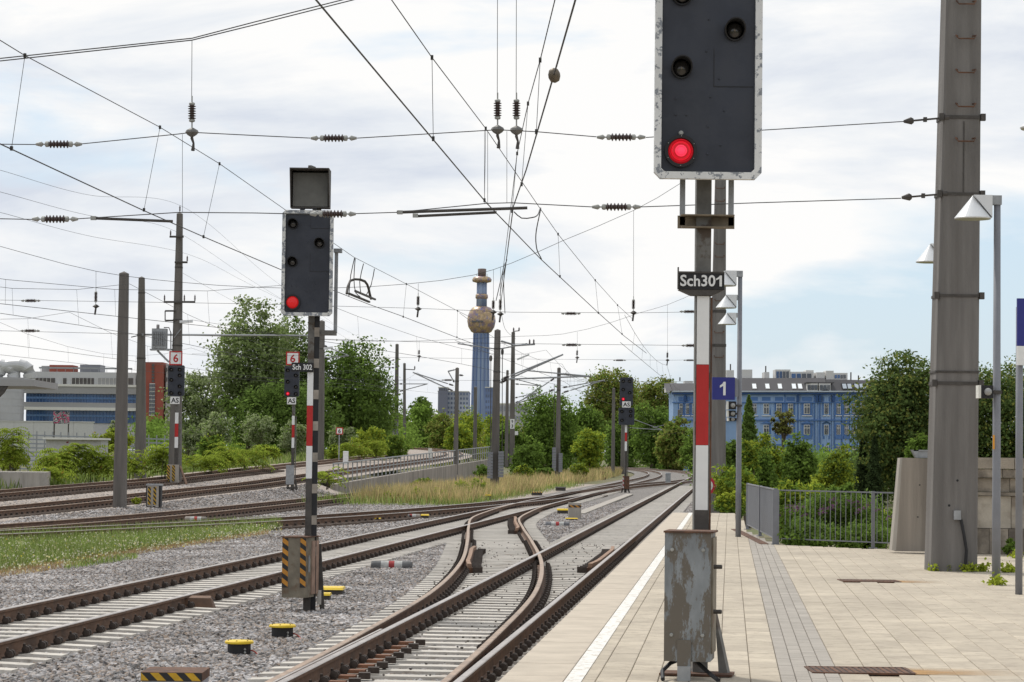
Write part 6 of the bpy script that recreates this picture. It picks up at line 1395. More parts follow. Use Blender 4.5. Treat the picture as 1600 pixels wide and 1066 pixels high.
# ------------------------------------------------------------------ the blue house
def Yf(px): return 420 + (1292 - px) * 0.08 if px < 1292 else 420 + (px - 1292) * 0.12
def H3(px, py, d=0.0): p = at(px, py, Yf(px)); return p - Vector((0, d, 0))
bh = thing('blue_house', 'ornate light blue apartment house with grey mansard roof and skylights', 'house', (H3(1200, 700).x, 425, -4))
M_b1 = mat('facade_light_blue', (0.25, 0.37, 0.57), 0.8, var=0.1, scale=0.15); M_b2 = mat('facade_mid_blue', (0.08, 0.165, 0.37), 0.8, var=0.12, scale=0.2); M_b3 = mat('facade_dark_blue', (0.03, 0.075, 0.20), 0.8, var=0.1)
M_roof = mat('mansard_grey', (0.105, 0.102, 0.106), 0.9, var=0.1, spec=0.1, scale=0.2); M_pent = mat('penthouse_white', (0.60, 0.59, 0.57), 0.8, var=0.05)
def hb(name, px0, px1, py0, py1, m, d0=0.2, d1=0.0, parent=None):
    v = [H3(px0, py1, d0), H3(px1, py1, d0), H3(px1, py1, d1), H3(px0, py1, d1), H3(px0, py0, d0), H3(px1, py0, d0), H3(px1, py0, d1), H3(px0, py0, d1)]
    q = MB(); q.add(v, [(0, 3, 2, 1), (4, 5, 6, 7), (0, 1, 5, 4), (1, 2, 6, 5), (2, 3, 7, 6), (3, 0, 4, 7)]); return q.build(name, m, parent or bh)
for a, c_ in ((1052, 1291.9), (1292.1, 1392)): hb('wall', a, c_, 612, 745, M_b1, -0.06, -12)
eave = lambda px: 612 + max(0, (px - 1292)) * 0.07
for a, c_ in ((1050, 1292), (1292, 1394)):
    hb('cornice', a, c_, 611, 613, mat('gutter_white', (0.45, 0.5, 0.55), 0.6), 1.0, -0.5); hb('cornice', a, c_, 613.1, 616.5, M_b3, 0.7, 0.001); hb('string_course', a, c_, 655.5, 657.5, M_b2, 0.35, 0.001)
    hb('frieze_band', a, c_, 628.5, 630, M_b2, 0.25, 0.001)
wins = [(1064, 5), (1074, 5), (1084, 5), (1178, 7.5), (1197, 8.5), (1217, 8), (1235, 8), (1260.5, 9.5), (1291, 7), (1310, 6), (1322.5, 6), (1334.5, 6), (1346.5, 5.5), (1357, 5)]
def house_window(px, w, py0, py1):
    hb('surround', px - w * 0.9, px + w * 0.9, py0 - 3, py1 + 2.6, M_b2, 0.15, -0.05)
    o = hb('window', px - w / 2, px + w / 2, py0, py1, M_frame, 0.28, 0.151); h_ = py1 - py0; g_ = w * 0.09
    for a, c_ in ((px - w / 2 + g_, px - g_ * 0.6), (px + g_ * 0.6, px + w / 2 - g_)):
        hb('pane', a, c_, py0 + h_ * 0.36, py1 - g_, M_glass, 0.34, 0.281, o); hb('pane', a, c_, py0 + g_, py0 + h_ * 0.28, M_glass, 0.34, 0.281, o)
    return o
for px, w in wins:
    house_window(px, w, 631, 647); hb('frieze_panel', px - w * 0.8, px + w * 0.8, 620.5, 626.5, M_b2, 0.18, 0.001); hb('sill', px - w * 0.8, px + w * 0.8, 649.2, 650.4, M_frame, 0.45, 0.001)
    if px > 1100:
        house_window(px, w, 664, 679); hb('apron', px - w * 0.8, px + w * 0.8, 681.5, 686, M_b2, 0.2, 0.001); house_window(px, w, 697, 713)
        if px in (1260.5, 1291, 1322.5, 1197):
            v = [H3(px - w, 662, 0.5), H3(px + w, 662, 0.5), H3(px, 657.8, 0.5), H3(px - w, 662, 0.0), H3(px + w, 662, 0.0), H3(px, 657.8, 0.0)]; q = MB(); q.add(v, [(0, 1, 2), (3, 5, 4), (0, 3, 4, 1), (1, 4, 5, 2), (2, 5, 3, 0)]); q.build('pediment', M_b2, bh)
for px in (1187, 1207, 1226, 1246, 1249, 1272, 1275, 1280, 1301, 1304, 1316, 1329, 1341, 1352): hb('pilaster', px - 0.9, px + 0.9, 617, 745, M_b1 if px % 2 else M_b2, 0.22, 0.001)
for px in (1246, 1276, 1281, 1302, 1070): hb('console', px - 2, px + 2, 618, 628, M_b3, 0.5, 0.221)
# mansard roof, sloping back
def roof_piece(pa, pb, e0, r0, back, e1=None, r1=None):
    e1 = e1 or e0; r1 = r1 or r0; q = MB(); v = [H3(pa, e0, 0.6), H3(pb, e1, 0.6), H3(pb, r1, 0.6) + Vector((0, back, 0)), H3(pa, r0, 0.6) + Vector((0, back, 0)), H3(pb, r1, 0) + Vector((0, back + 9, 0)), H3(pa, r0, 0) + Vector((0, back + 9, 0))]
    q.add(v, [(0, 1, 2, 3), (3, 2, 4, 5)]); return q.build('roof', M_roof, bh)
rf = roof_piece(1100, 1292, 611, 590.0, 3.5); roof_piece(1292.05, 1392, 611, 592, 3.5, 612, 594); roof_piece(1040, 1100, 611, 598, 5)
def on_roof(name, px0, px1, py0, py1, m, d=0.15, parent=None):
    sl = lambda py: (611 - py) / 21.0 * 3.5
    v = [H3(px0, py1, 0.6) + Vector((0, sl(py1) - d, 0)), H3(px1, py1, 0.6) + Vector((0, sl(py1) - d, 0)), H3(px1, py0, 0.6) + Vector((0, sl(py0) - d, 0)), H3(px0, py0, 0.6) + Vector((0, sl(py0) - d, 0))]
    v += [p + Vector((0, d * 0.98, 0)) for p in v]; q = MB(); q.add(v, [(0, 1, 2, 3), (0, 4, 5, 1), (1, 5, 6, 2), (2, 6, 7, 3), (3, 7, 4, 0)]); return q.build(name, m, parent or rf)
for px in (1121, 1179, 1199.5, 1219, 1241, 1250.5, 1320, 1328, 1339, 1347, 1354):
    s_k = on_roof('skylight', px - 4, px + 4, 598.5, 608.5, M_black, 0.25); on_roof('pane', px - 3, px + 3, 599.5, 607.2, mat('sky_glass', (0.42, 0.47, 0.52), 0.5, spec=0.4, var=0.1), 0.32, s_k)
for a, c_ in ((1260, 1277), (1279, 1297)):
    d_ = hb('dormer', a, c_, 599.5, 611, M_pent, 0.8, -2.5); n = 3
    for k in range(n): hb('pane', a + 1 + k * (c_ - a - 1) / n, a + (k + 1) * (c_ - a - 1) / n, 602, 609.5, M_glass, 0.95, 0.801, d_)
hb('dormer_roof', 1258, 1302, 597.5, 599.4, M_roof, 1.2, -3)
for a, c_, t0 in ((1139, 1151, 577), (1163, 1180, 576), (1199, 1207, 580), (1216, 1240, 576), (1240.2, 1276, 579.5), (1265, 1277, 577), (1281, 1294, 580.5), (1296, 1308, 578), (1308.2, 1330, 581.5), (1043, 1050, 598), (1053, 1060, 597), (1073, 1086, 594)):
    d0 = -4.5 - (a % 3) * 0.3; o = hb('penthouse', a, c_, t0, 592 if a > 1100 else 612, M_pent, d0, d0 - 4)
    if c_ - a > 20:
        for k in range(4): hb('pane', a + 1.5 + k * (c_ - a - 3) / 4, a + (k + 0.85) * (c_ - a - 3) / 4 + 1, t0 + 3, 590, M_glassblue if k < 2 else M_glass, d0 + 0.1, d0 + 0.001, o)
for px, t0 in ((1146, 567), (1202, 570), (1337, 580), (1349, 585), (1066, 588)):
    q = MB(); p = H3(px, 594) + Vector((0, 6, 0)); q.tube([p, Vector((p.x, p.y, H3(px, t0).z))], 0.12, 5); q.build('antenna', M_darkst, bh)

# ------------------------------------------------------------------ vegetation
def quad_mesh(name, m, parent, C, Av, Bv):
    """leaf-sized quads with centres C and half axes Av, Bv (N x 3 arrays, world coordinates)"""
    N_ = len(C); o = np.array(org(parent)); V = np.empty((N_, 4, 3)); V[:, 0] = C - Av; V[:, 1] = C + Bv * 0.9 + Av * 0.1; V[:, 2] = C + Av; V[:, 3] = C - Bv * 0.9 + Av * 0.1; V -= o
    me = bpy.data.meshes.new(name); me.vertices.add(N_ * 4); me.vertices.foreach_set('co', V.ravel().astype(np.float32))
    me.loops.add(N_ * 4); me.loops.foreach_set('vertex_index', np.arange(N_ * 4, dtype=np.int32)); me.polygons.add(N_); me.polygons.foreach_set('loop_start', np.arange(0, N_ * 4, 4, dtype=np.int32))
    me.update(calc_edges=True); me.materials.append(m); return link(name, me, parent, org(parent))
def unit(v): return v / np.maximum(np.linalg.norm(v, axis=1, keepdims=True), 1e-9)
def leaf_axes(rng, n, size, out=None, asp=0.55):
    nor = rng.normal(size=(n, 3)) * 0.75 + np.array([0, 0, 0.55])
    if out is not None: nor = nor + out * 0.6
    nor = unit(nor); t = unit(np.cross(nor, rng.normal(size=(n, 3)))); b_ = np.cross(nor, t); s = size * rng.uniform(0.6, 1.3, (n, 1)); return t * s * 0.5, b_ * s * 0.5 * asp * 1.3
def crown_points(rng, c, R, n, lobes, fill=0.62, sq=0.8, spread=0.62, lob=(0.26, 0.44)):
    """leaves gathered in twig clumps through the crown's volume; the outline bulges in lobes"""
    c = np.array(c); R = np.array(R); K = max(30, n // 38)
    ld = unit(rng.normal(size=(lobes, 3))); ls = rng.uniform(0.12, 0.42, lobes)
    d = unit(rng.normal(size=(K, 3))); dot = d @ ld.T
    f = 0.66 + (np.exp((dot - 1) * 11) * ls).max(1)
    rho = (0.12 + 0.88 * rng.random(K)) ** 0.5
    Cc = d * (rho * f)[:, None] * R
    rad = R.mean() * rng.uniform(0.07, 0.15, K) * (1.15 - 0.4 * rho)
    k = rng.integers(0, K, n)
    P_ = Cc[k] + rng.normal(size=(n, 3)) * rad[k][:, None] * np.array([1.0, 1.0, 0.62 * sq / 0.8])
    return c + P_, d[k], c + Cc[:max(8, lobes)]
def tree(name, label, cat, px0, px1, pyt, pyc, Y, m, size, n, seed, gz=-0.36, lobes=16, trunk=True, m2=None, f2=0.25, sq=0.85, group=None, dep=None, spread=0.62, lob=(0.26, 0.44), fill=0.62, asp=0.55):
    """crown between two pixel columns, from row pyt down to row pyc, at distance Y"""
    n = int(n); rng = np.random.default_rng(seed); a = at(px0, (pyt + pyc) / 2, Y); b_ = at(px1, (pyt + pyc) / 2, Y); zt, zc = at((px0 + px1) / 2, pyt, Y).z, at((px0 + px1) / 2, pyc, Y).z
    cx = (a.x + b_.x) / 2; Rx = (b_.x - a.x) / 2; Rz = (zt - zc) / 2; cz = (zt + zc) / 2; Ry = dep or min(Rx, max(Rz, Rx * 0.6))
    r = thing(name, label, cat, (cx, Y, gz), group)
    P_, u, L = crown_points(rng, (cx, Y, cz), (Rx, Ry, Rz), n, lobes, fill, sq, spread, lob); P_[:, 2] = np.maximum(P_[:, 2], gz + 0.03)
    k = rng.random(n) < (f2 if m2 else 0)
    n = int(n); Av, Bv = leaf_axes(rng, n, size, u, asp)
    quad_mesh('crown', m, r, P_[~k], Av[~k], Bv[~k])
    if m2: quad_mesh('crown_tips', m2, r, P_[k] + np.array([0, -0.02, 0.08]), Av[k], Bv[k])
    H = cz - gz
    if trunk:
        q = MB(); w = max(0.10, H * 0.035); q.tube([(cx, Y, gz - 0.1), (cx + Rx * 0.03, Y, gz + H * 0.5), (cx, Y, cz), (cx - Rx * 0.05, Y, cz + Rz * 0.5)], 1, 8, rs=[w, w * 0.75, w * 0.5, w * 0.15]); q.build('trunk', M_bark, r, True)
        for p in L[:7]:
            q = MB(); q.tube([(cx, Y, gz + H * 0.55), (cx + (p[0] - cx) * 0.5, Y + (p[1] - Y) * 0.5, (gz + H * 0.55 + p[2]) / 2 + 0.1), tuple(p)], 1, 6, rs=[w * 0.5, w * 0.32, w * 0.1]); q.build('limb', M_bark, r, True)
    else:
        for i, p in enumerate(L[:6]):
            q = MB(); q.tube([(cx + (p[0] - cx) * 0.35, Y + (p[1] - Y) * 0.35, gz - 0.05), tuple(p)], 1, 5, rs=[0.035, 0.012]); q.build('stem', M_bark, r)
    return r
# left: poplars and dark trees behind the rising tracks
tree('poplar_tree', 'tall silvery green poplar left of the near signal head in the background', 'tree', 312, 468, 452, 700, 232, M_leafP, 0.34, 17000, 11, 1.0, 26, m2=M_leafS, f2=0.12, spread=0.72, lob=(0.18, 0.34))
tree('poplar_tree', 'dark leafy poplar right behind the Sch 302 signal head', 'tree', 390, 505, 474, 710, 238, M_leafP, 0.34, 13000, 12, 1.0, 22, m2=M_leafD, f2=0.4, spread=0.72, lob=(0.2, 0.34))
tree('broadleaf_tree', 'large dark green tree right of the Sch 302 signal post', 'tree', 478, 622, 504, 735, 236, M_leafD, 0.32, 17000, 13, 1.2, 24, m2=M_leafA, f2=0.22, spread=0.7, lob=(0.2, 0.36))
tree('broadleaf_tree', 'dark tree mass low between the two 6 boards', 'tree', 330, 560, 580, 735, 226, M_leafD, 0.32, 14000, 14, 1.0, 22, spread=0.7)
tree('broadleaf_tree', 'light green airy tree between the left mast and the poplar', 'tree', 250, 356, 556, 725, 228, M_leafS, 0.30, 8500, 15, 0.8, 20, m2=M_leafP, f2=0.5, spread=0.75, lob=(0.16, 0.30))
tree('broadleaf_tree', 'dark tree filling the gap behind the Sch 302 post', 'tree', 436, 524, 535, 730, 250, M_leafD, 0.32, 11000, 17, 1.2, 18, m2=M_leafA, f2=0.25)
tree('broadleaf_tree', 'small pointed green tree at the right end of the dark trees', 'tree', 550, 632, 556, 725, 242, M_leafD, 0.28, 6500, 16, 1.2, 14, m2=M_leafA, f2=0.3)
for i, (a, c_, t0, t1, Y, m, lab) in enumerate([(300, 372, 640, 705, 205, M_leafS, 'silvery bush left of the middle AS signal'), (370, 440, 632, 712, 207, M_leafS, 'silvery willow bush just left of the middle AS post'), (428, 492, 650, 720, 203, M_leafS, 'silver-grey bush around the middle AS post'), (270, 330, 660, 715, 190, M_leafS, 'pale grey bush right of the tall left mast'),
        (300, 362, 672, 728, 160, M_leafA, 'dense climbing green bush right of the tall left mast'), (505, 560, 660, 722, 215, M_leafS, 'silvery bush under the small 6 board'), (548, 612, 655, 728, 210, M_leafY, 'bright yellow-green bush right of the small 6 board'), (500, 562, 690, 730, 205, M_leafT, 'yellow-green shrub along the far track behind the railing'), (590, 645, 668, 728, 214, M_leafA, 'green bush at the foot of the thin mast'), (395, 445, 690, 728, 190, M_leafY, 'round yellow-green bush left of the middle AS post')]):
    tree('bush', lab, 'bush', a, c_, t0, t1, Y, m, 0.20, 3600, 30 + i, 0.3, 12, False, m2=M_leafA if m is not M_leafA else M_leafT, f2=0.18, group='bushes along the rising tracks')
for i, (a, c_, t0, t1, Y, m, lab) in enumerate([(625, 690, 622, 700, 420, M_leafA, 'green tree behind the distant left curve'), (660, 720, 640, 702, 410, M_leafO, 'olive tree behind the distant left curve'), (700, 762, 632, 702, 430, M_leafY, 'yellow-green tree left of the chimney foot'), (690, 745, 655, 706, 400, M_leafY, 'yellowish bush before the chimney foot'), (750, 806, 640, 706, 420, M_leafY, 'yellow-green tree right of the chimney foot'), (762, 826, 660, 720, 300, M_leafA, 'green bush behind the centre mast'), (600, 650, 640, 700, 380, M_leafA, 'small tree behind the thin mast'), (640, 676, 618, 650, 440, M_leafD, 'dark treetop left of the wall mast')]):
    tree('broadleaf_tree', lab, 'tree', a - 4, c_ + 4, t0 - 3, t1 + 22, Y, m, 0.42, 5200, 50 + i, 0.5, 14, True, m2=M_leafA, f2=0.3, group='trees beyond the distant left curve')
# centre right
for i, (a, c_, t0, t1, Y, m, s, n_, lab) in enumerate([(806, 912, 598, 740, 300, M_leafA, 0.34, 13000, 'green tree right of the centre masts'), (832, 880, 618, 700, 310, M_leafD, 0.36, 5000, 'dark green tree behind the grassy mast'), (880, 950, 622, 720, 305, M_leafA, 0.36, 7000, 'mid green tree left of the distant red signal'), (893, 948, 661, 722, 285, M_leafY, 0.30, 4500, 'yellowish bush left of the distant red signal'),
        (898, 1012, 560, 680, 520, M_leafO, 0.6, 11000, 'tall grey-green tree behind the distant red signal'), (972, 1066, 574, 690, 530, M_leafO, 0.6, 9000, 'tall grey-green treetops right of the distant red signal'), (985, 1062, 614, 738, 470, M_leafA, 0.55, 8500, 'broad green tree right of the distant red signal'), (1026, 1082, 645, 735, 398, M_leafO, 0.55, 6500, 'olive tree left of the white and red post'), (940, 1005, 640, 742, 480, M_leafD, 0.5, 7000, 'dark tree right behind the far curve'),
        (1024, 1070, 706, 738, 400, M_leafA, 0.40, 3000, 'round low bush at the far bend'), (1058, 1112, 655, 742, 380, M_leafA, 0.36, 4200, 'bright green bush left behind the white and red post'), (792, 852, 688, 742, 215, M_leafA, 0.24, 4500, 'leafy bush right of the 93 mast'), (848, 900, 650, 730, 320, M_leafD, 0.34, 4500, 'dark bush behind the grass')]):
    tree('broadleaf_tree', lab, 'tree', a - 5, c_ + 5, t0 - 3, t1 + 20, Y, m, s, n_ * 1.3, 80 + i, -0.36, 16, True, m2=M_leafD if m is M_leafA else M_leafA, f2=0.3, group='trees along the right-hand curve')
# right: behind the platform
tree('broadleaf_tree', 'huge dark layered tree behind the tall pillar', 'tree', 1322, 1500, 532, 800, 118, M_leafB, 0.17, 40000, 101, -0.36, 34, m2=M_leafO, f2=0.2, spread=0.78, lob=(0.16, 0.3), sq=0.6)
tree('broadleaf_tree', 'dark tree filling the right edge behind the lamp post', 'tree', 1440, 1700, 536, 800, 121, M_leafB, 0.17, 40000, 102, -0.36, 38, m2=M_leafO, f2=0.18, spread=0.78, lob=(0.16, 0.28), sq=0.6)
tree('bush', 'green bush behind the concrete panel and the trough', 'bush', 1405, 1475, 672, 745, 66, M_leafA, 0.10, 5000, 103, -0.36, 14, False)
for i, (a, c_, t0, t1, Y, m, s, n_, lab) in enumerate([(1160, 1225, 672, 775, 150, M_leafY, 0.20, 7000, 'yellow-green round tree right of the platform 1 lamp'), (1215, 1285, 678, 790, 148, M_leafA, 0.20, 8000, 'light green round tree below the blue house'), (1150, 1215, 690, 800, 135, M_leafA, 0.18, 7000, 'dark green tree behind the platform 1 lamp'), (1122, 1180, 680, 740, 128, M_leafA, 0.18, 5000, 'green bush left of the platform 1 lamp'),
        (1275, 1338, 695, 790, 112, M_leafY, 0.13, 9000, 'rounded yellowish conifer before the blue house')]):
    tree('broadleaf_tree', lab, 'tree', a - 5, c_ + 5, t0 - 4, t1 + 18, Y, m, s, n_ * 1.2, 110 + i, -0.36, 16, True, m2=M_leafD, f2=0.3, group='trees behind the platform end')
def conifer(label, px0, px1, pyt, pyb, Y, seed, n=7000, size=0.12, m=M_leafC):
    rng = np.random.default_rng(seed); a, b_ = at(px0, pyb, Y), at(px1, pyb, Y); zt = at((px0 + px1) / 2, pyt, Y).z; cx = (a.x + b_.x) / 2; R = (b_.x - a.x) / 2; z0 = a.z
    r = thing('conifer_tree', label, 'tree', (cx, Y, -0.36)); t = rng.random(n) ** 1.4; ang = rng.uniform(0, 2 * math.pi, n); lay = 0.85 + 0.3 * np.sin(t * 38 + ang * 3) + rng.normal(size=n) * 0.08
    rr_ = R * np.clip((1 - t) ** 0.7, 0.03, 1) * np.minimum(1, 0.6 + t * 4) * lay * (0.65 + 0.35 * rng.random(n)); P_ = np.stack([cx + np.cos(ang) * rr_, Y + np.sin(ang) * rr_, z0 + (zt - z0) * t], 1); u = unit(np.stack([np.cos(ang), np.sin(ang), -0.2 + 0 * t], 1))
    Av, Bv = leaf_axes(rng, n, size, u); quad_mesh('crown', m, r, P_, Av, Bv); q = MB(); q.tube([(cx, Y, -0.4), (cx, Y, zt - 0.2)], 1, 6, rs=[0.14, 0.03]); q.build('trunk', M_bark, r)
conifer('dark conifer with twin tips before the layered tree, left tip', 1332, 1362, 676, 800, 118, 121); conifer('dark conifer just left of the beige concrete panel', 1348, 1384, 682, 800, 114, 122)
conifer('dark spruce in front of the left part of the blue house', 1153, 1186, 618, 705, 260, 123, 5000, 0.3, M_leafD)
tree('broadleaf_tree', 'small reddish tree in front of the blue facade', 'tree', 1199, 1247, 634, 690, 262, leafmat('leaf_russet', (0.10, 0.09, 0.04), 0.4, 0.3), 0.28, 1900, 124, -0.36, 12, m2=M_leafO, f2=0.4)
# shrubs right behind the railing
tree('flowering_shrub', 'purple-flowering shrub behind the front railing', 'shrub', 1215, 1400, 768, 856, 44.5, M_leafA, 0.085, 14000, 131, -0.36, 26, False, m2=M_leafD, f2=0.4, dep=1.1, spread=0.75, lob=(0.2, 0.36), asp=0.35)
fs_ = bpy.data.objects['flowering_shrub']; rng = np.random.default_rng(5)
FC = []
for px, py in [(1228, 793), (1235, 800), (1245, 796), (1262, 803), (1222, 803), (1296, 782), (1300, 796), (1310, 786), (1320, 786), (1330, 788), (1340, 798), (1352, 791), (1376, 795), (1384, 810), (1280, 797), (1290, 800), (1250, 790), (1304, 790), (1335, 802), (1347, 787)]:
    p = at(px, py, 43.3 + rng.uniform(-0.2, 0.6)); t = rng.random((26, 1)); FC.append(np.array(p) + t * np.array([[0.13, 0, 0.05]]) * rng.choice([-1, 1]) + rng.normal(size=(26, 3)) * 0.016)
FC = np.concatenate(FC); Av, Bv = leaf_axes(rng, len(FC), 0.035); quad_mesh('flower_spikes', M_flower, fs_, FC, Av, Bv)
for i, (a, c_, t0, t1, Y, m, n_, lab) in enumerate([(1190, 1300, 742, 850, 52, M_leafA, 11000, 'pale green shrub behind the side railing'), (1290, 1345, 752, 830, 56, M_leafD, 6000, 'dark shrub between conifer and front railing'), (1106, 1188, 722, 808, 72, M_leafY, 9000, 'yellow-green bush left of the side railing'), (1110, 1175, 768, 812, 68, M_leafA, 6000, 'low green bush at the far platform end'), (1340, 1400, 790, 858, 50, M_leafA, 6000, 'green shrub left of the beige concrete panel'), (1150, 1190, 690, 760, 84, M_leafA, 5000, 'green bush behind the lamp post at the platform end')]):
    tree('bush', lab, 'bush', a, c_, t0, t1, Y, m, 0.10, n_, 140 + i, -0.36, 18, False, m2=M_leafA if m is not M_leafA else M_leafY, f2=0.3, spread=0.75, lob=(0.18, 0.34), asp=0.4, group='bushes behind the platform railings')
tree('bush', 'low leafy growth showing under the front railing', 'bush', 1205, 1310, 812, 872, 42.4, M_leafA, 0.075, 6500, 148, -0.36, 16, False, m2=M_leafD, f2=0.3, dep=0.9, asp=0.4); tree('bush', 'low leafy growth under the railing beside the beige panel', 'bush', 1295, 1402, 815, 876, 42.6, M_leafA, 0.075, 6500, 149, -0.36, 16, False, m2=M_leafD, f2=0.3, dep=0.9, asp=0.4)
tree('bush', 'weedy bush at the foot of the stone wall', 'bush', 1562, 1592, 836, 872, YW - 0.5, M_leafA, 0.06, 1200, 150, PZ - 0.02, 8, False, asp=0.4)
for i, (px, py, w) in enumerate([(1457, 892, 12), (1512, 893, 22), (1534, 893, 16), (1556, 914, 20), (1572, 894, 24), (1586, 872, 14), (1478, 892, 8)]):
    p = on(px, py, PZ); r = thing('weed_tuft', ['weed tuft at the left foot of the tall pillar', 'wide weed tuft at the right foot of the tall pillar', 'weeds just right of the tall pillar', 'weeds round the right lamp post foot', 'weeds between pillar and right lamp post', 'weed tuft below the stone wall', 'tiny weeds along the pillar front'][i], 'weed', p); rng = np.random.default_rng(160 + i); n = w * 9
    C = np.array(p) + np.stack([rng.normal(size=n) * width(w, p.y) * 0.3, rng.normal(size=n) * 0.08 - 0.05, np.abs(rng.normal(size=n)) * 0.045 + 0.01], 1); Av, Bv = leaf_axes(rng, n, 0.055); quad_mesh('leaves', M_leafY, r, C, Av, Bv)

# ailanthus shrubs: long pinnate fronds
def fronds(name, label, px0, px1, pyt, pyb, Y, seed, n=70, L=1.25, gz=0.0, m=M_leafT, group='feathery tree-of-heaven shrubs along the rising tracks'):
    rng = np.random.default_rng(seed); a, b_ = at(px0, pyb, Y), at(px1, pyb, Y); zt = at(px0, pyt, Y).z; r = thing(name, label, 'shrub', ((a.x + b_.x) / 2, Y, gz), group); C = []; Av = []; Bv = []
    H = zt - gz; stems = MB(); ns = max(3, int((b_.x - a.x) * 1.6)); iw = min(0.3, (b_.x - a.x) * 0.25); sx = rng.uniform(a.x + iw, b_.x - iw, ns); sy = Y + rng.uniform(-0.8, 0.8, ns); shh = H * rng.uniform(0.7, 1.0, ns)
    for i in range(ns): stems.tube([(sx[i], sy[i], gz - 0.1), (sx[i] + 0.1, sy[i], gz + shh[i])], 1, 5, rs=[0.03, 0.012])
    for i in range(n):
        k = rng.integers(ns); z0 = gz + shh[k] * rng.uniform(0.25, 1.0) ** 0.7; az = rng.uniform(0, 2 * math.pi); d = np.array([math.cos(az), math.sin(az), 0]); el = rng.uniform(0.35, 1.1); l = L * rng.uniform(0.6, 1.1); sd = np.array([-d[1], d[0], 0]); p = np.array([sx[k], sy[k], z0]); np_ = 9
        for j in range(np_):
            t = (j + 0.6) / np_; e = el - 1.5 * t; p = p + (d * math.cos(e) + np.array([0, 0, 1]) * math.sin(e)) * l / np_; f_ = d * math.cos(e) + np.array([0, 0, math.sin(e)]); ll = 0.19 * l * (1.15 - 0.6 * abs(t - 0.4))
            for s in (-1, 1):
                ax = sd * s * 0.9 + f_ * 0.35 + np.array([0, 0, -0.45 + rng.normal() * 0.15]); ax /= np.linalg.norm(ax); C.append(p + ax * ll * 0.55); Av.append(ax * ll * 0.6); bb = np.cross(ax, np.array([0, 0, 1.0]) + f_ * 0.2); Bv.append(bb / np.linalg.norm(bb) * ll * 0.24)
    stems.build('stems', M_bark, r); quad_mesh('fronds', m, r, np.array(C), np.array(Av), np.array(Bv))
for i, (a, c_, t0, t1, Y, n, lab) in enumerate([(38, 100, 694, 757, 128, 130, 'feathery shrub right of the concrete platform end'), (85, 150, 692, 757, 129, 130, 'feathery shrub below the graffiti shed'), (125, 190, 694, 757, 130, 120, 'feathery shrub left of the stout pole'), (192, 226, 706, 752, 133, 60, 'feathery shrub between the two left poles'), (222, 268, 700, 752, 134, 90, 'feathery shrub left of the tall mast'), (66, 105, 728, 757, 124, 40, 'low frond shrub close to the far track'), (285, 340, 704, 745, 146, 90, 'feathery shrub right of the tall mast'), (325, 385, 697, 742, 150, 100, 'feathery shrub in the middle of the left bushes'), (372, 425, 700, 738, 155, 80, 'feathery shrub left of the middle AS signal'), (500, 516, 738, 768, 132, 30, 'small feathery shrub at the railing start'), (-20, 45, 672, 745, 134, 110, 'tall feathery shrub behind the concrete platform end'), (520, 575, 692, 730, 196, 70, 'feathery shrub behind the railing start'), (570, 620, 688, 728, 206, 70, 'feathery shrub behind the wall railing')]):
    fronds('sumac_shrub', lab, a, c_, t0, t1, Y, 170 + i, n, gz=max(-0.25, z4(Y) - 0.3))
tree('bush', 'climber-covered bush behind the graffiti shed', 'bush', 138, 215, 668, 715, 180, M_leafY, 0.18, 4500, 190, 0, 14, False, m2=M_leafT, f2=0.3)
tree('bush', 'loose grassy bush at the far left edge', 'bush', -20, 48, 688, 745, 140, M_leafY, 0.16, 3500, 191, 0, 12, False, m2=M_leafO, f2=0.4)
tree('bush', 'small grey-green tree before the brick tower', 'bush', 166, 200, 648, 690, 330, M_leafS, 0.3, 1800, 192, 0, 10, True); tree('bush', 'dark bush at the brick tower foot', 'bush', 228, 262, 645, 690, 330, M_leafD, 0.3, 1800, 193, 0, 10, True)

# far-off woods that read as one mass
def wood(label, px0, px1, Y0, Y1, top, n, size, m, seed, gz=-0.36):
    """leaf masses of a distant wood; top(px) is the row its uneven edge reaches"""
    rng = np.random.default_rng(seed); K = n // 45; px = rng.uniform(px0, px1, K); Yk_ = rng.uniform(Y0, Y1, K); C = []
    for i in range(K):
        t = top(px[i]) + 9 * math.sin(px[i] * 0.11 + seed) + 5 * math.sin(px[i] * 0.31) + 4 * rng.normal(); zt_ = at(px[i], t, Yk_[i]).z; C.append((at(px[i], 690, Yk_[i]).x, Yk_[i], gz + (zt_ - gz) * rng.random() ** 0.6))
    C = np.array(C); k = rng.integers(0, K, n); P_ = C[k] + rng.normal(size=(n, 3)) * size * np.array([2.3, 2.3, 1.5]); P_[:, 2] = np.maximum(P_[:, 2], gz); Av, Bv = leaf_axes(rng, n, size); o = quad_mesh('distant_wood', m, None, P_, Av, Bv); tag(o, label, 'wood', kind='stuff')
wood('far green wood behind the tracks on the left', 215, 640, 290, 330, lambda p: 668, 26000, 0.42, M_leafA, 401)
wood('far pale wood on the horizon behind the centre masts', 600, 860, 470, 540, lambda p: 668 - 8 * math.sin((p - 600) * 0.02), 16000, 0.6, M_leafO, 402)
wood('far green wood behind the right-hand curve', 840, 1130, 540, 600, lambda p: 655, 20000, 0.65, M_leafA, 403)
wood('thicket below the blue house behind the platform', 1100, 1350, 170, 200, lambda p: 722, 16000, 0.26, M_leafA, 404)
wood('dark thicket under the big trees behind the stone wall', 1330, 1640, 124, 140, lambda p: 715, 20000, 0.2, M_leafB, 405)
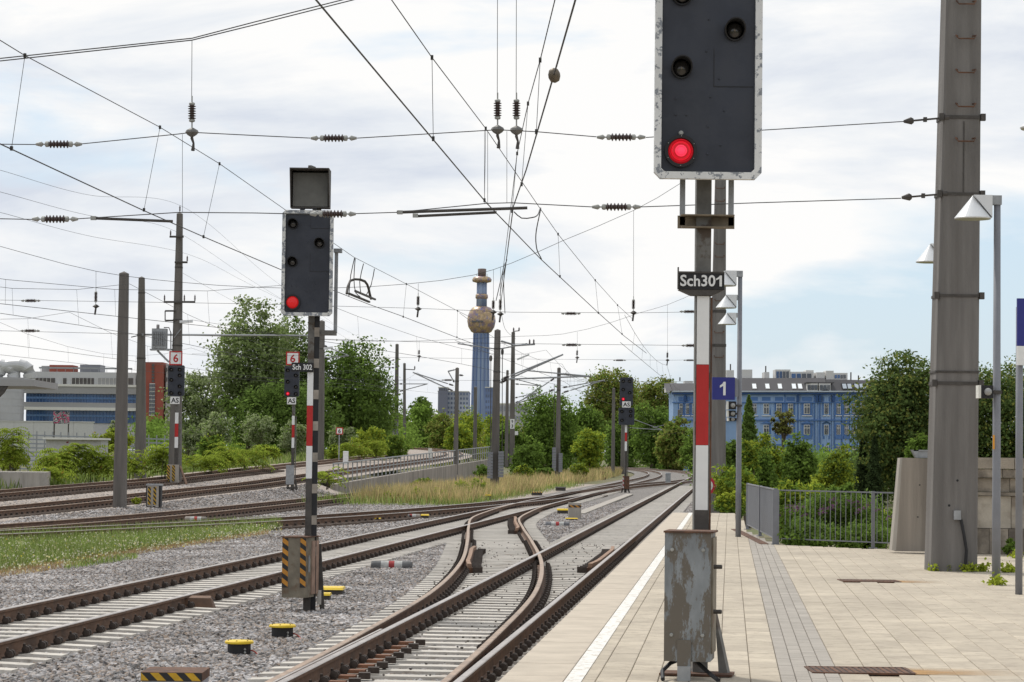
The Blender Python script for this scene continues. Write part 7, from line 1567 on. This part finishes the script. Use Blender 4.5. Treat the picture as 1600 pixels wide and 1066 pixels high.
for i, (a, c_, t0, t1, Y, m, lab) in enumerate([(640, 680, 742, 772, 150, M_leafY, 'low leafy bush against the left part of the retaining wall'), (735, 770, 724, 752, 178, M_leafA, 'leafy bush at the wall foot left of the centre mast'), (800, 838, 722, 752, 186, M_leafY, 'yellow-green bush in the grass right of the centre mast'), (835, 868, 728, 752, 196, M_leafA, 'green bush left of the grassy mast'), (884, 925, 720, 748, 215, M_leafY, 'low bush right of the grassy mast')]):
    tree('bush', lab, 'bush', a, c_, t0, t1, Y, m, 0.16, 1900, 230 + i, -0.36, 10, False, m2=M_leafD, f2=0.25, group='bushes in the grass before the wall')
# grass: too many blades to count
def grass(name, label, pts_fn, n, h, w, m, seed, m2=None):
    rng = np.random.default_rng(seed); B0 = pts_fn(rng, n); n = len(B0); hh = h * rng.uniform(0.35, 1.15, n)[:, None]; ln = rng.normal(size=(n, 2)) * 0.28; up_ = np.stack([ln[:, 0], ln[:, 1], np.ones(n)], 1); up_ = unit(up_) * hh * 0.5
    az = rng.uniform(0, math.pi, n); wv = np.stack([np.cos(az), np.sin(az), 0 * az], 1) * (w * rng.uniform(0.5, 1.4, n))[:, None]
    o = quad_mesh(name, m, None, B0 + up_, up_, wv); tag(o, label, 'grass', kind='stuff'); return o
def in_poly_px(poly, z):
    W = [on(px, py, z) for px, py in poly]; pl_ = [(p.x, p.y) for p in W]; xs_ = [p[0] for p in pl_]; ys_ = [p[1] for p in pl_]
    def fn(rng, n):
        out_ = []
        while len(out_) < n:
            x, y = rng.uniform(min(xs_), max(xs_)), rng.uniform(min(ys_), max(ys_))
            if inside(pl_, x, y): out_.append((x, y, z))
        return np.array(out_)
    return fn
gp = [(-90, 850), (0, 842), (200, 831), (330, 822), (440, 819), (440, 828), (395, 836), (300, 850), (215, 862), (120, 877), (40, 890), (-90, 905)]
q = MB(); W = [on(px, py, -0.247) for px, py in gp]; q.add(W, [tuple(range(len(W)))]); o = q.build('grass_soil', M_earth); o['kind'] = 'structure'
grass('verge_grass', 'low green flowering grass strip between the tracks on the left', in_poly_px(gp, -0.25), 36000, 0.30, 0.006, M_grass, 201)
grass('verge_grass', 'scattered low tufts along the edge of the grass strip', in_poly_px([(100, 880), (215, 868), (215, 875), (100, 892)], -0.24), 900, 0.12, 0.01, M_grass, 202)
grass('verge_grass', 'dry brownish low grass along the lower edge of the grass strip', in_poly_px([(-60, 888), (60, 880), (140, 866), (230, 853), (320, 839), (420, 826), (420, 836), (320, 851), (230, 866), (140, 882), (60, 897), (-60, 910)], -0.25), 9000, 0.10, 0.008, leafmat('grass_brown', (0.33, 0.23, 0.12), 0.4, 0.3, (0.18, 0.19, 0.06), 0.3, 0.5), 207)
fl = in_poly_px(gp, -0.05)(np.random.default_rng(208), 2600); rng = np.random.default_rng(209); fl[:, 2] += rng.uniform(-0.08, 0.06, len(fl)); Av, Bv = leaf_axes(rng, len(fl), 0.04, None, 0.8); o = quad_mesh('wild_flowers', leafmat('flower_pale', (0.50, 0.50, 0.36), 0.25, 0.3, (0.55, 0.45, 0.05), 0.25), None, fl, Av, Bv); tag(o, 'tiny pale and yellow flower heads on the grass strip', 'flowers', kind='stuff')
def along_T2(y0, y1, o0, o1, gz=-0.36):
    def fn(rng, n):
        t = rng.random(n) ** 1.3; ys_ = y0 + (y1 - y0) * t; o_ = o0 + (o1 - o0) * rng.random(n); return np.array([(xat(T2, y).x + d, y, gz) for y, d in zip(ys_, o_)])
    return fn
grass('dry_grass', 'tall dry straw-coloured grass in front of the retaining wall', along_T2(112, 160, -8.8, -3.6), 14000, 1.0, 0.016, M_dry, 203)
grass('dry_grass', 'dry grass slope along the distant main line', along_T2(150, 330, -8.5, -4.2), 11000, 1.1, 0.028, M_dry, 204)
grass('verge_grass', 'green weeds in front of the tall dry grass', along_T2(108, 190, -10.5, -3.0), 9000, 0.6, 0.016, M_grass, 205)
grass('verge_grass', 'green grass under the trees beside the far left bushes', lambda rng, n: np.array([(x4(y) - 8.0 - rng.random() * 5, y, z4(y) - 0.25) for y in rng.uniform(100, 230, n)]), 12000, 0.7, 0.03, M_grass, 206)
for i, (px, py, Y) in enumerate([(690, 784, 116), (655, 788, 113.5), (722, 780, 119), (612, 788, 113), (745, 774, 124)]):
    tree('bush', ['green weed bush in the middle of the dry grass', 'low weed clump left in the dry grass', 'bright weed bush right in the dry grass', 'weed clump at the siding end', 'weed clump before the centre mast'][i], 'bush', px - 20, px + 20, py - 24 - 5 * (i % 3), py + 6, Y, M_leafA, 0.10, 1500, 210 + i, -0.36, 9, False, m2=M_leafY, f2=0.4, asp=0.25)
tree('bush', 'small sapling beside the black striped cabinet', 'bush', 203, 222, 774, 793, 98, M_leafY, 0.09, 500, 220, -0.26, 7, False, asp=0.35)

# ------------------------------------------------------------------ loose ballast stones
def stone_mesh(seed):
    rng = np.random.default_rng(seed); t = (1 + 5 ** 0.5) / 2
    v = unit(np.array([(-1, t, 0), (1, t, 0), (-1, -t, 0), (1, -t, 0), (0, -1, t), (0, 1, t), (0, -1, -t), (0, 1, -t), (t, 0, -1), (t, 0, 1), (-t, 0, -1), (-t, 0, 1)], float)) * rng.uniform(0.65, 1.15, (12, 1)) * np.array([1.0, 0.8, 0.62])
    f = [(0, 11, 5), (0, 5, 1), (0, 1, 7), (0, 7, 10), (0, 10, 11), (1, 5, 9), (5, 11, 4), (11, 10, 2), (10, 7, 6), (7, 1, 8), (3, 9, 4), (3, 4, 2), (3, 2, 6), (3, 6, 8), (3, 8, 9), (4, 9, 5), (2, 4, 11), (6, 2, 10), (8, 6, 7), (9, 8, 1)]
    me = bpy.data.meshes.new('stone'); me.from_pydata([tuple(p) for p in v], [], f); me.materials.append(M_stonepc); return me
def stone_set(name, m, seed):
    c = bpy.data.collections.new(name)
    for k in range(6):
        me = stone_mesh(seed + k); me.materials.clear(); me.materials.append(m); c.objects.link(bpy.data.objects.new('stone_shape', me))
    return c
stones = stone_set('stone_shapes', M_stonepc, 300); rusty = stone_set('rusty_stone_shapes', M_stonerust, 320); crumbs = stone_set('crumb_shapes', M_stonedark, 340)
def scatter(name, label, verts, faces, density, s0, s1, seed, kinds=None):
    q = MB(); q.add(verts, faces); o = q.build(name, M_ballast); tag(o, label, 'gravel', kind='stuff')
    ng = bpy.data.node_groups.new(name, 'GeometryNodeTree'); ng.interface.new_socket('Geometry', in_out='INPUT', socket_type='NodeSocketGeometry'); ng.interface.new_socket('Geometry', in_out='OUTPUT', socket_type='NodeSocketGeometry')
    N = ng.nodes; L = ng.links; gi = N.new('NodeGroupInput'); go = N.new('NodeGroupOutput'); dp_ = N.new('GeometryNodeDistributePointsOnFaces'); dp_.inputs['Density'].default_value = density; dp_.inputs['Seed'].default_value = seed
    ci = N.new('GeometryNodeCollectionInfo'); ci.inputs['Collection'].default_value = kinds or stones; ci.inputs['Separate Children'].default_value = True; ci.inputs['Reset Children'].default_value = True
    ip = N.new('GeometryNodeInstanceOnPoints'); ip.inputs['Pick Instance'].default_value = True
    rr_ = N.new('FunctionNodeRandomValue'); rr_.data_type = 'FLOAT_VECTOR'; rr_.inputs['Min'].default_value = (-0.5, -0.5, 0); rr_.inputs['Max'].default_value = (0.5, 0.5, 6.283)
    rs_ = N.new('FunctionNodeRandomValue'); rs_.data_type = 'FLOAT'; rs_.inputs['Min'].default_value = s0; rs_.inputs['Max'].default_value = s1
    L.new(gi.outputs[0], dp_.inputs['Mesh']); L.new(dp_.outputs['Points'], ip.inputs['Points']); L.new(ci.outputs[0], ip.inputs['Instance']); L.new(rr_.outputs[0], ip.inputs['Rotation'])
    L.new([s for s in rs_.outputs if s.enabled][0] if any(s.enabled for s in rs_.outputs) else rs_.outputs[1], ip.inputs['Scale']); L.new(ip.outputs[0], go.inputs[0])
    md = o.modifiers.new('stones', 'NODES'); md.node_group = ng; return o
def strip(y0, y1, lf, rf_, z, n=12):
    ys_ = np.linspace(y0, y1, n + 1); v = [(lf(y), y, z) for y in ys_] + [(rf_(y), y, z) for y in ys_]; return v, [(i, n + 1 + i, n + 2 + i, i + 1) for i in range(n)]
vis_l = lambda y: -0.215 * y
scatter('ballast_stones', 'coarse grey ballast stones between the near tracks', *strip(19, 34, lambda y: max(c2x(y) - 2.4, vis_l(y)), lambda y: c1x(y) + 1.6, -0.222), 360, 0.028, 0.060, 1)
scatter('ballast_stones', 'grey ballast stones farther along the two main tracks', *strip(34, 60, lambda y: max(c2x(y) - 2.4, vis_l(y)), lambda y: c1x(y) + 1.6, -0.222), 280, 0.03, 0.060, 2)
scatter('ballast_stones', 'ballast stones along the main tracks past the turnout', *strip(60, 120, lambda y: c2x(y) - 2.4, lambda y: c1x(y) + 2.6, -0.222), 110, 0.035, 0.06, 3)
scatter('ballast_stones', 'light gravel stones on the verge left of the main tracks', *strip(30, 62, lambda y: max(c2x(y) - 4.8, vis_l(y)), lambda y: max(c2x(y) - 2.4, vis_l(y) + 0.01), -0.245), 260, 0.025, 0.052, 4)
scatter('ballast_stones', 'pinkish gravel stones in the left yard', *strip(62, 125, lambda y: max(vis_l(y), x4(y) + 1.9), lambda y: c2x(y) - 2.4, -0.25), 90, 0.03, 0.065, 5)
scatter('ballast_stones', 'rust-stained ballast stones between the platform edge and the nearest rail', *strip(18, 66, lambda y: c1x(y) + 0.86, lambda y: c1x(y) + 1.62, -0.215), 170, 0.025, 0.05, 6, rusty)
for k, (o_, lab) in enumerate([(-0.86, 'rust-stained stones along the left rail of the platform track'), (0.6, 'rust-stained stones inside the right rail of the platform track')]):
    scatter('ballast_stones', lab, *strip(18, 60, lambda y: c1x(y) + o_ - 0.16, lambda y: c1x(y) + o_ + 0.16, -0.212), 70, 0.02, 0.04, 7 + k, rusty)
for k, (o_, lab) in enumerate([(-0.95, 'rust-stained stones along the left rail of the left main track'), (0.95, 'rust-stained stones along the right rail of the left main track')]):
    scatter('ballast_stones', lab, *strip(26, 62, lambda y: c2x(y) + o_ - 0.2, lambda y: c2x(y) + o_ + 0.2, -0.212), 50, 0.02, 0.04, 9 + k, rusty)
scatter('ballast_crumbs', 'small dark stone crumbs lying on the turnout sleepers', *strip(20, 62, lambda y: xat(XO, y).x - 1.1, lambda y: c1x(y) + 1.1, -0.164), 4.5, 0.010, 0.026, 12, crumbs)
def strip_z(ys_, lf, rf_): 
    v = [lf(y) for y in ys_] + [rf_(y) for y in ys_]; n = len(ys_) - 1; return v, [(i, n + 1 + i, n + 2 + i, i + 1) for i in range(n)]
ye = list(np.linspace(80, 150, 15))
scatter('ballast_stones', 'pinkish stones on the slope beside the nearer rising track', *strip_z([y for y in ye if y < 139], lambda y: (x4(y) + 1.75, y, z4(y) - 0.205), lambda y: (x4(y) + 3.6, y, -0.285)), 70, 0.035, 0.075, 13)
scatter('ballast_stones', 'pinkish stones between the two rising tracks', *strip_z(ye, lambda y: (x4(y) - 4.0, y, z4(y) - 0.17), lambda y: (x4(y) - 1.0, y, z4(y) - 0.2)), 45, 0.035, 0.075, 14)
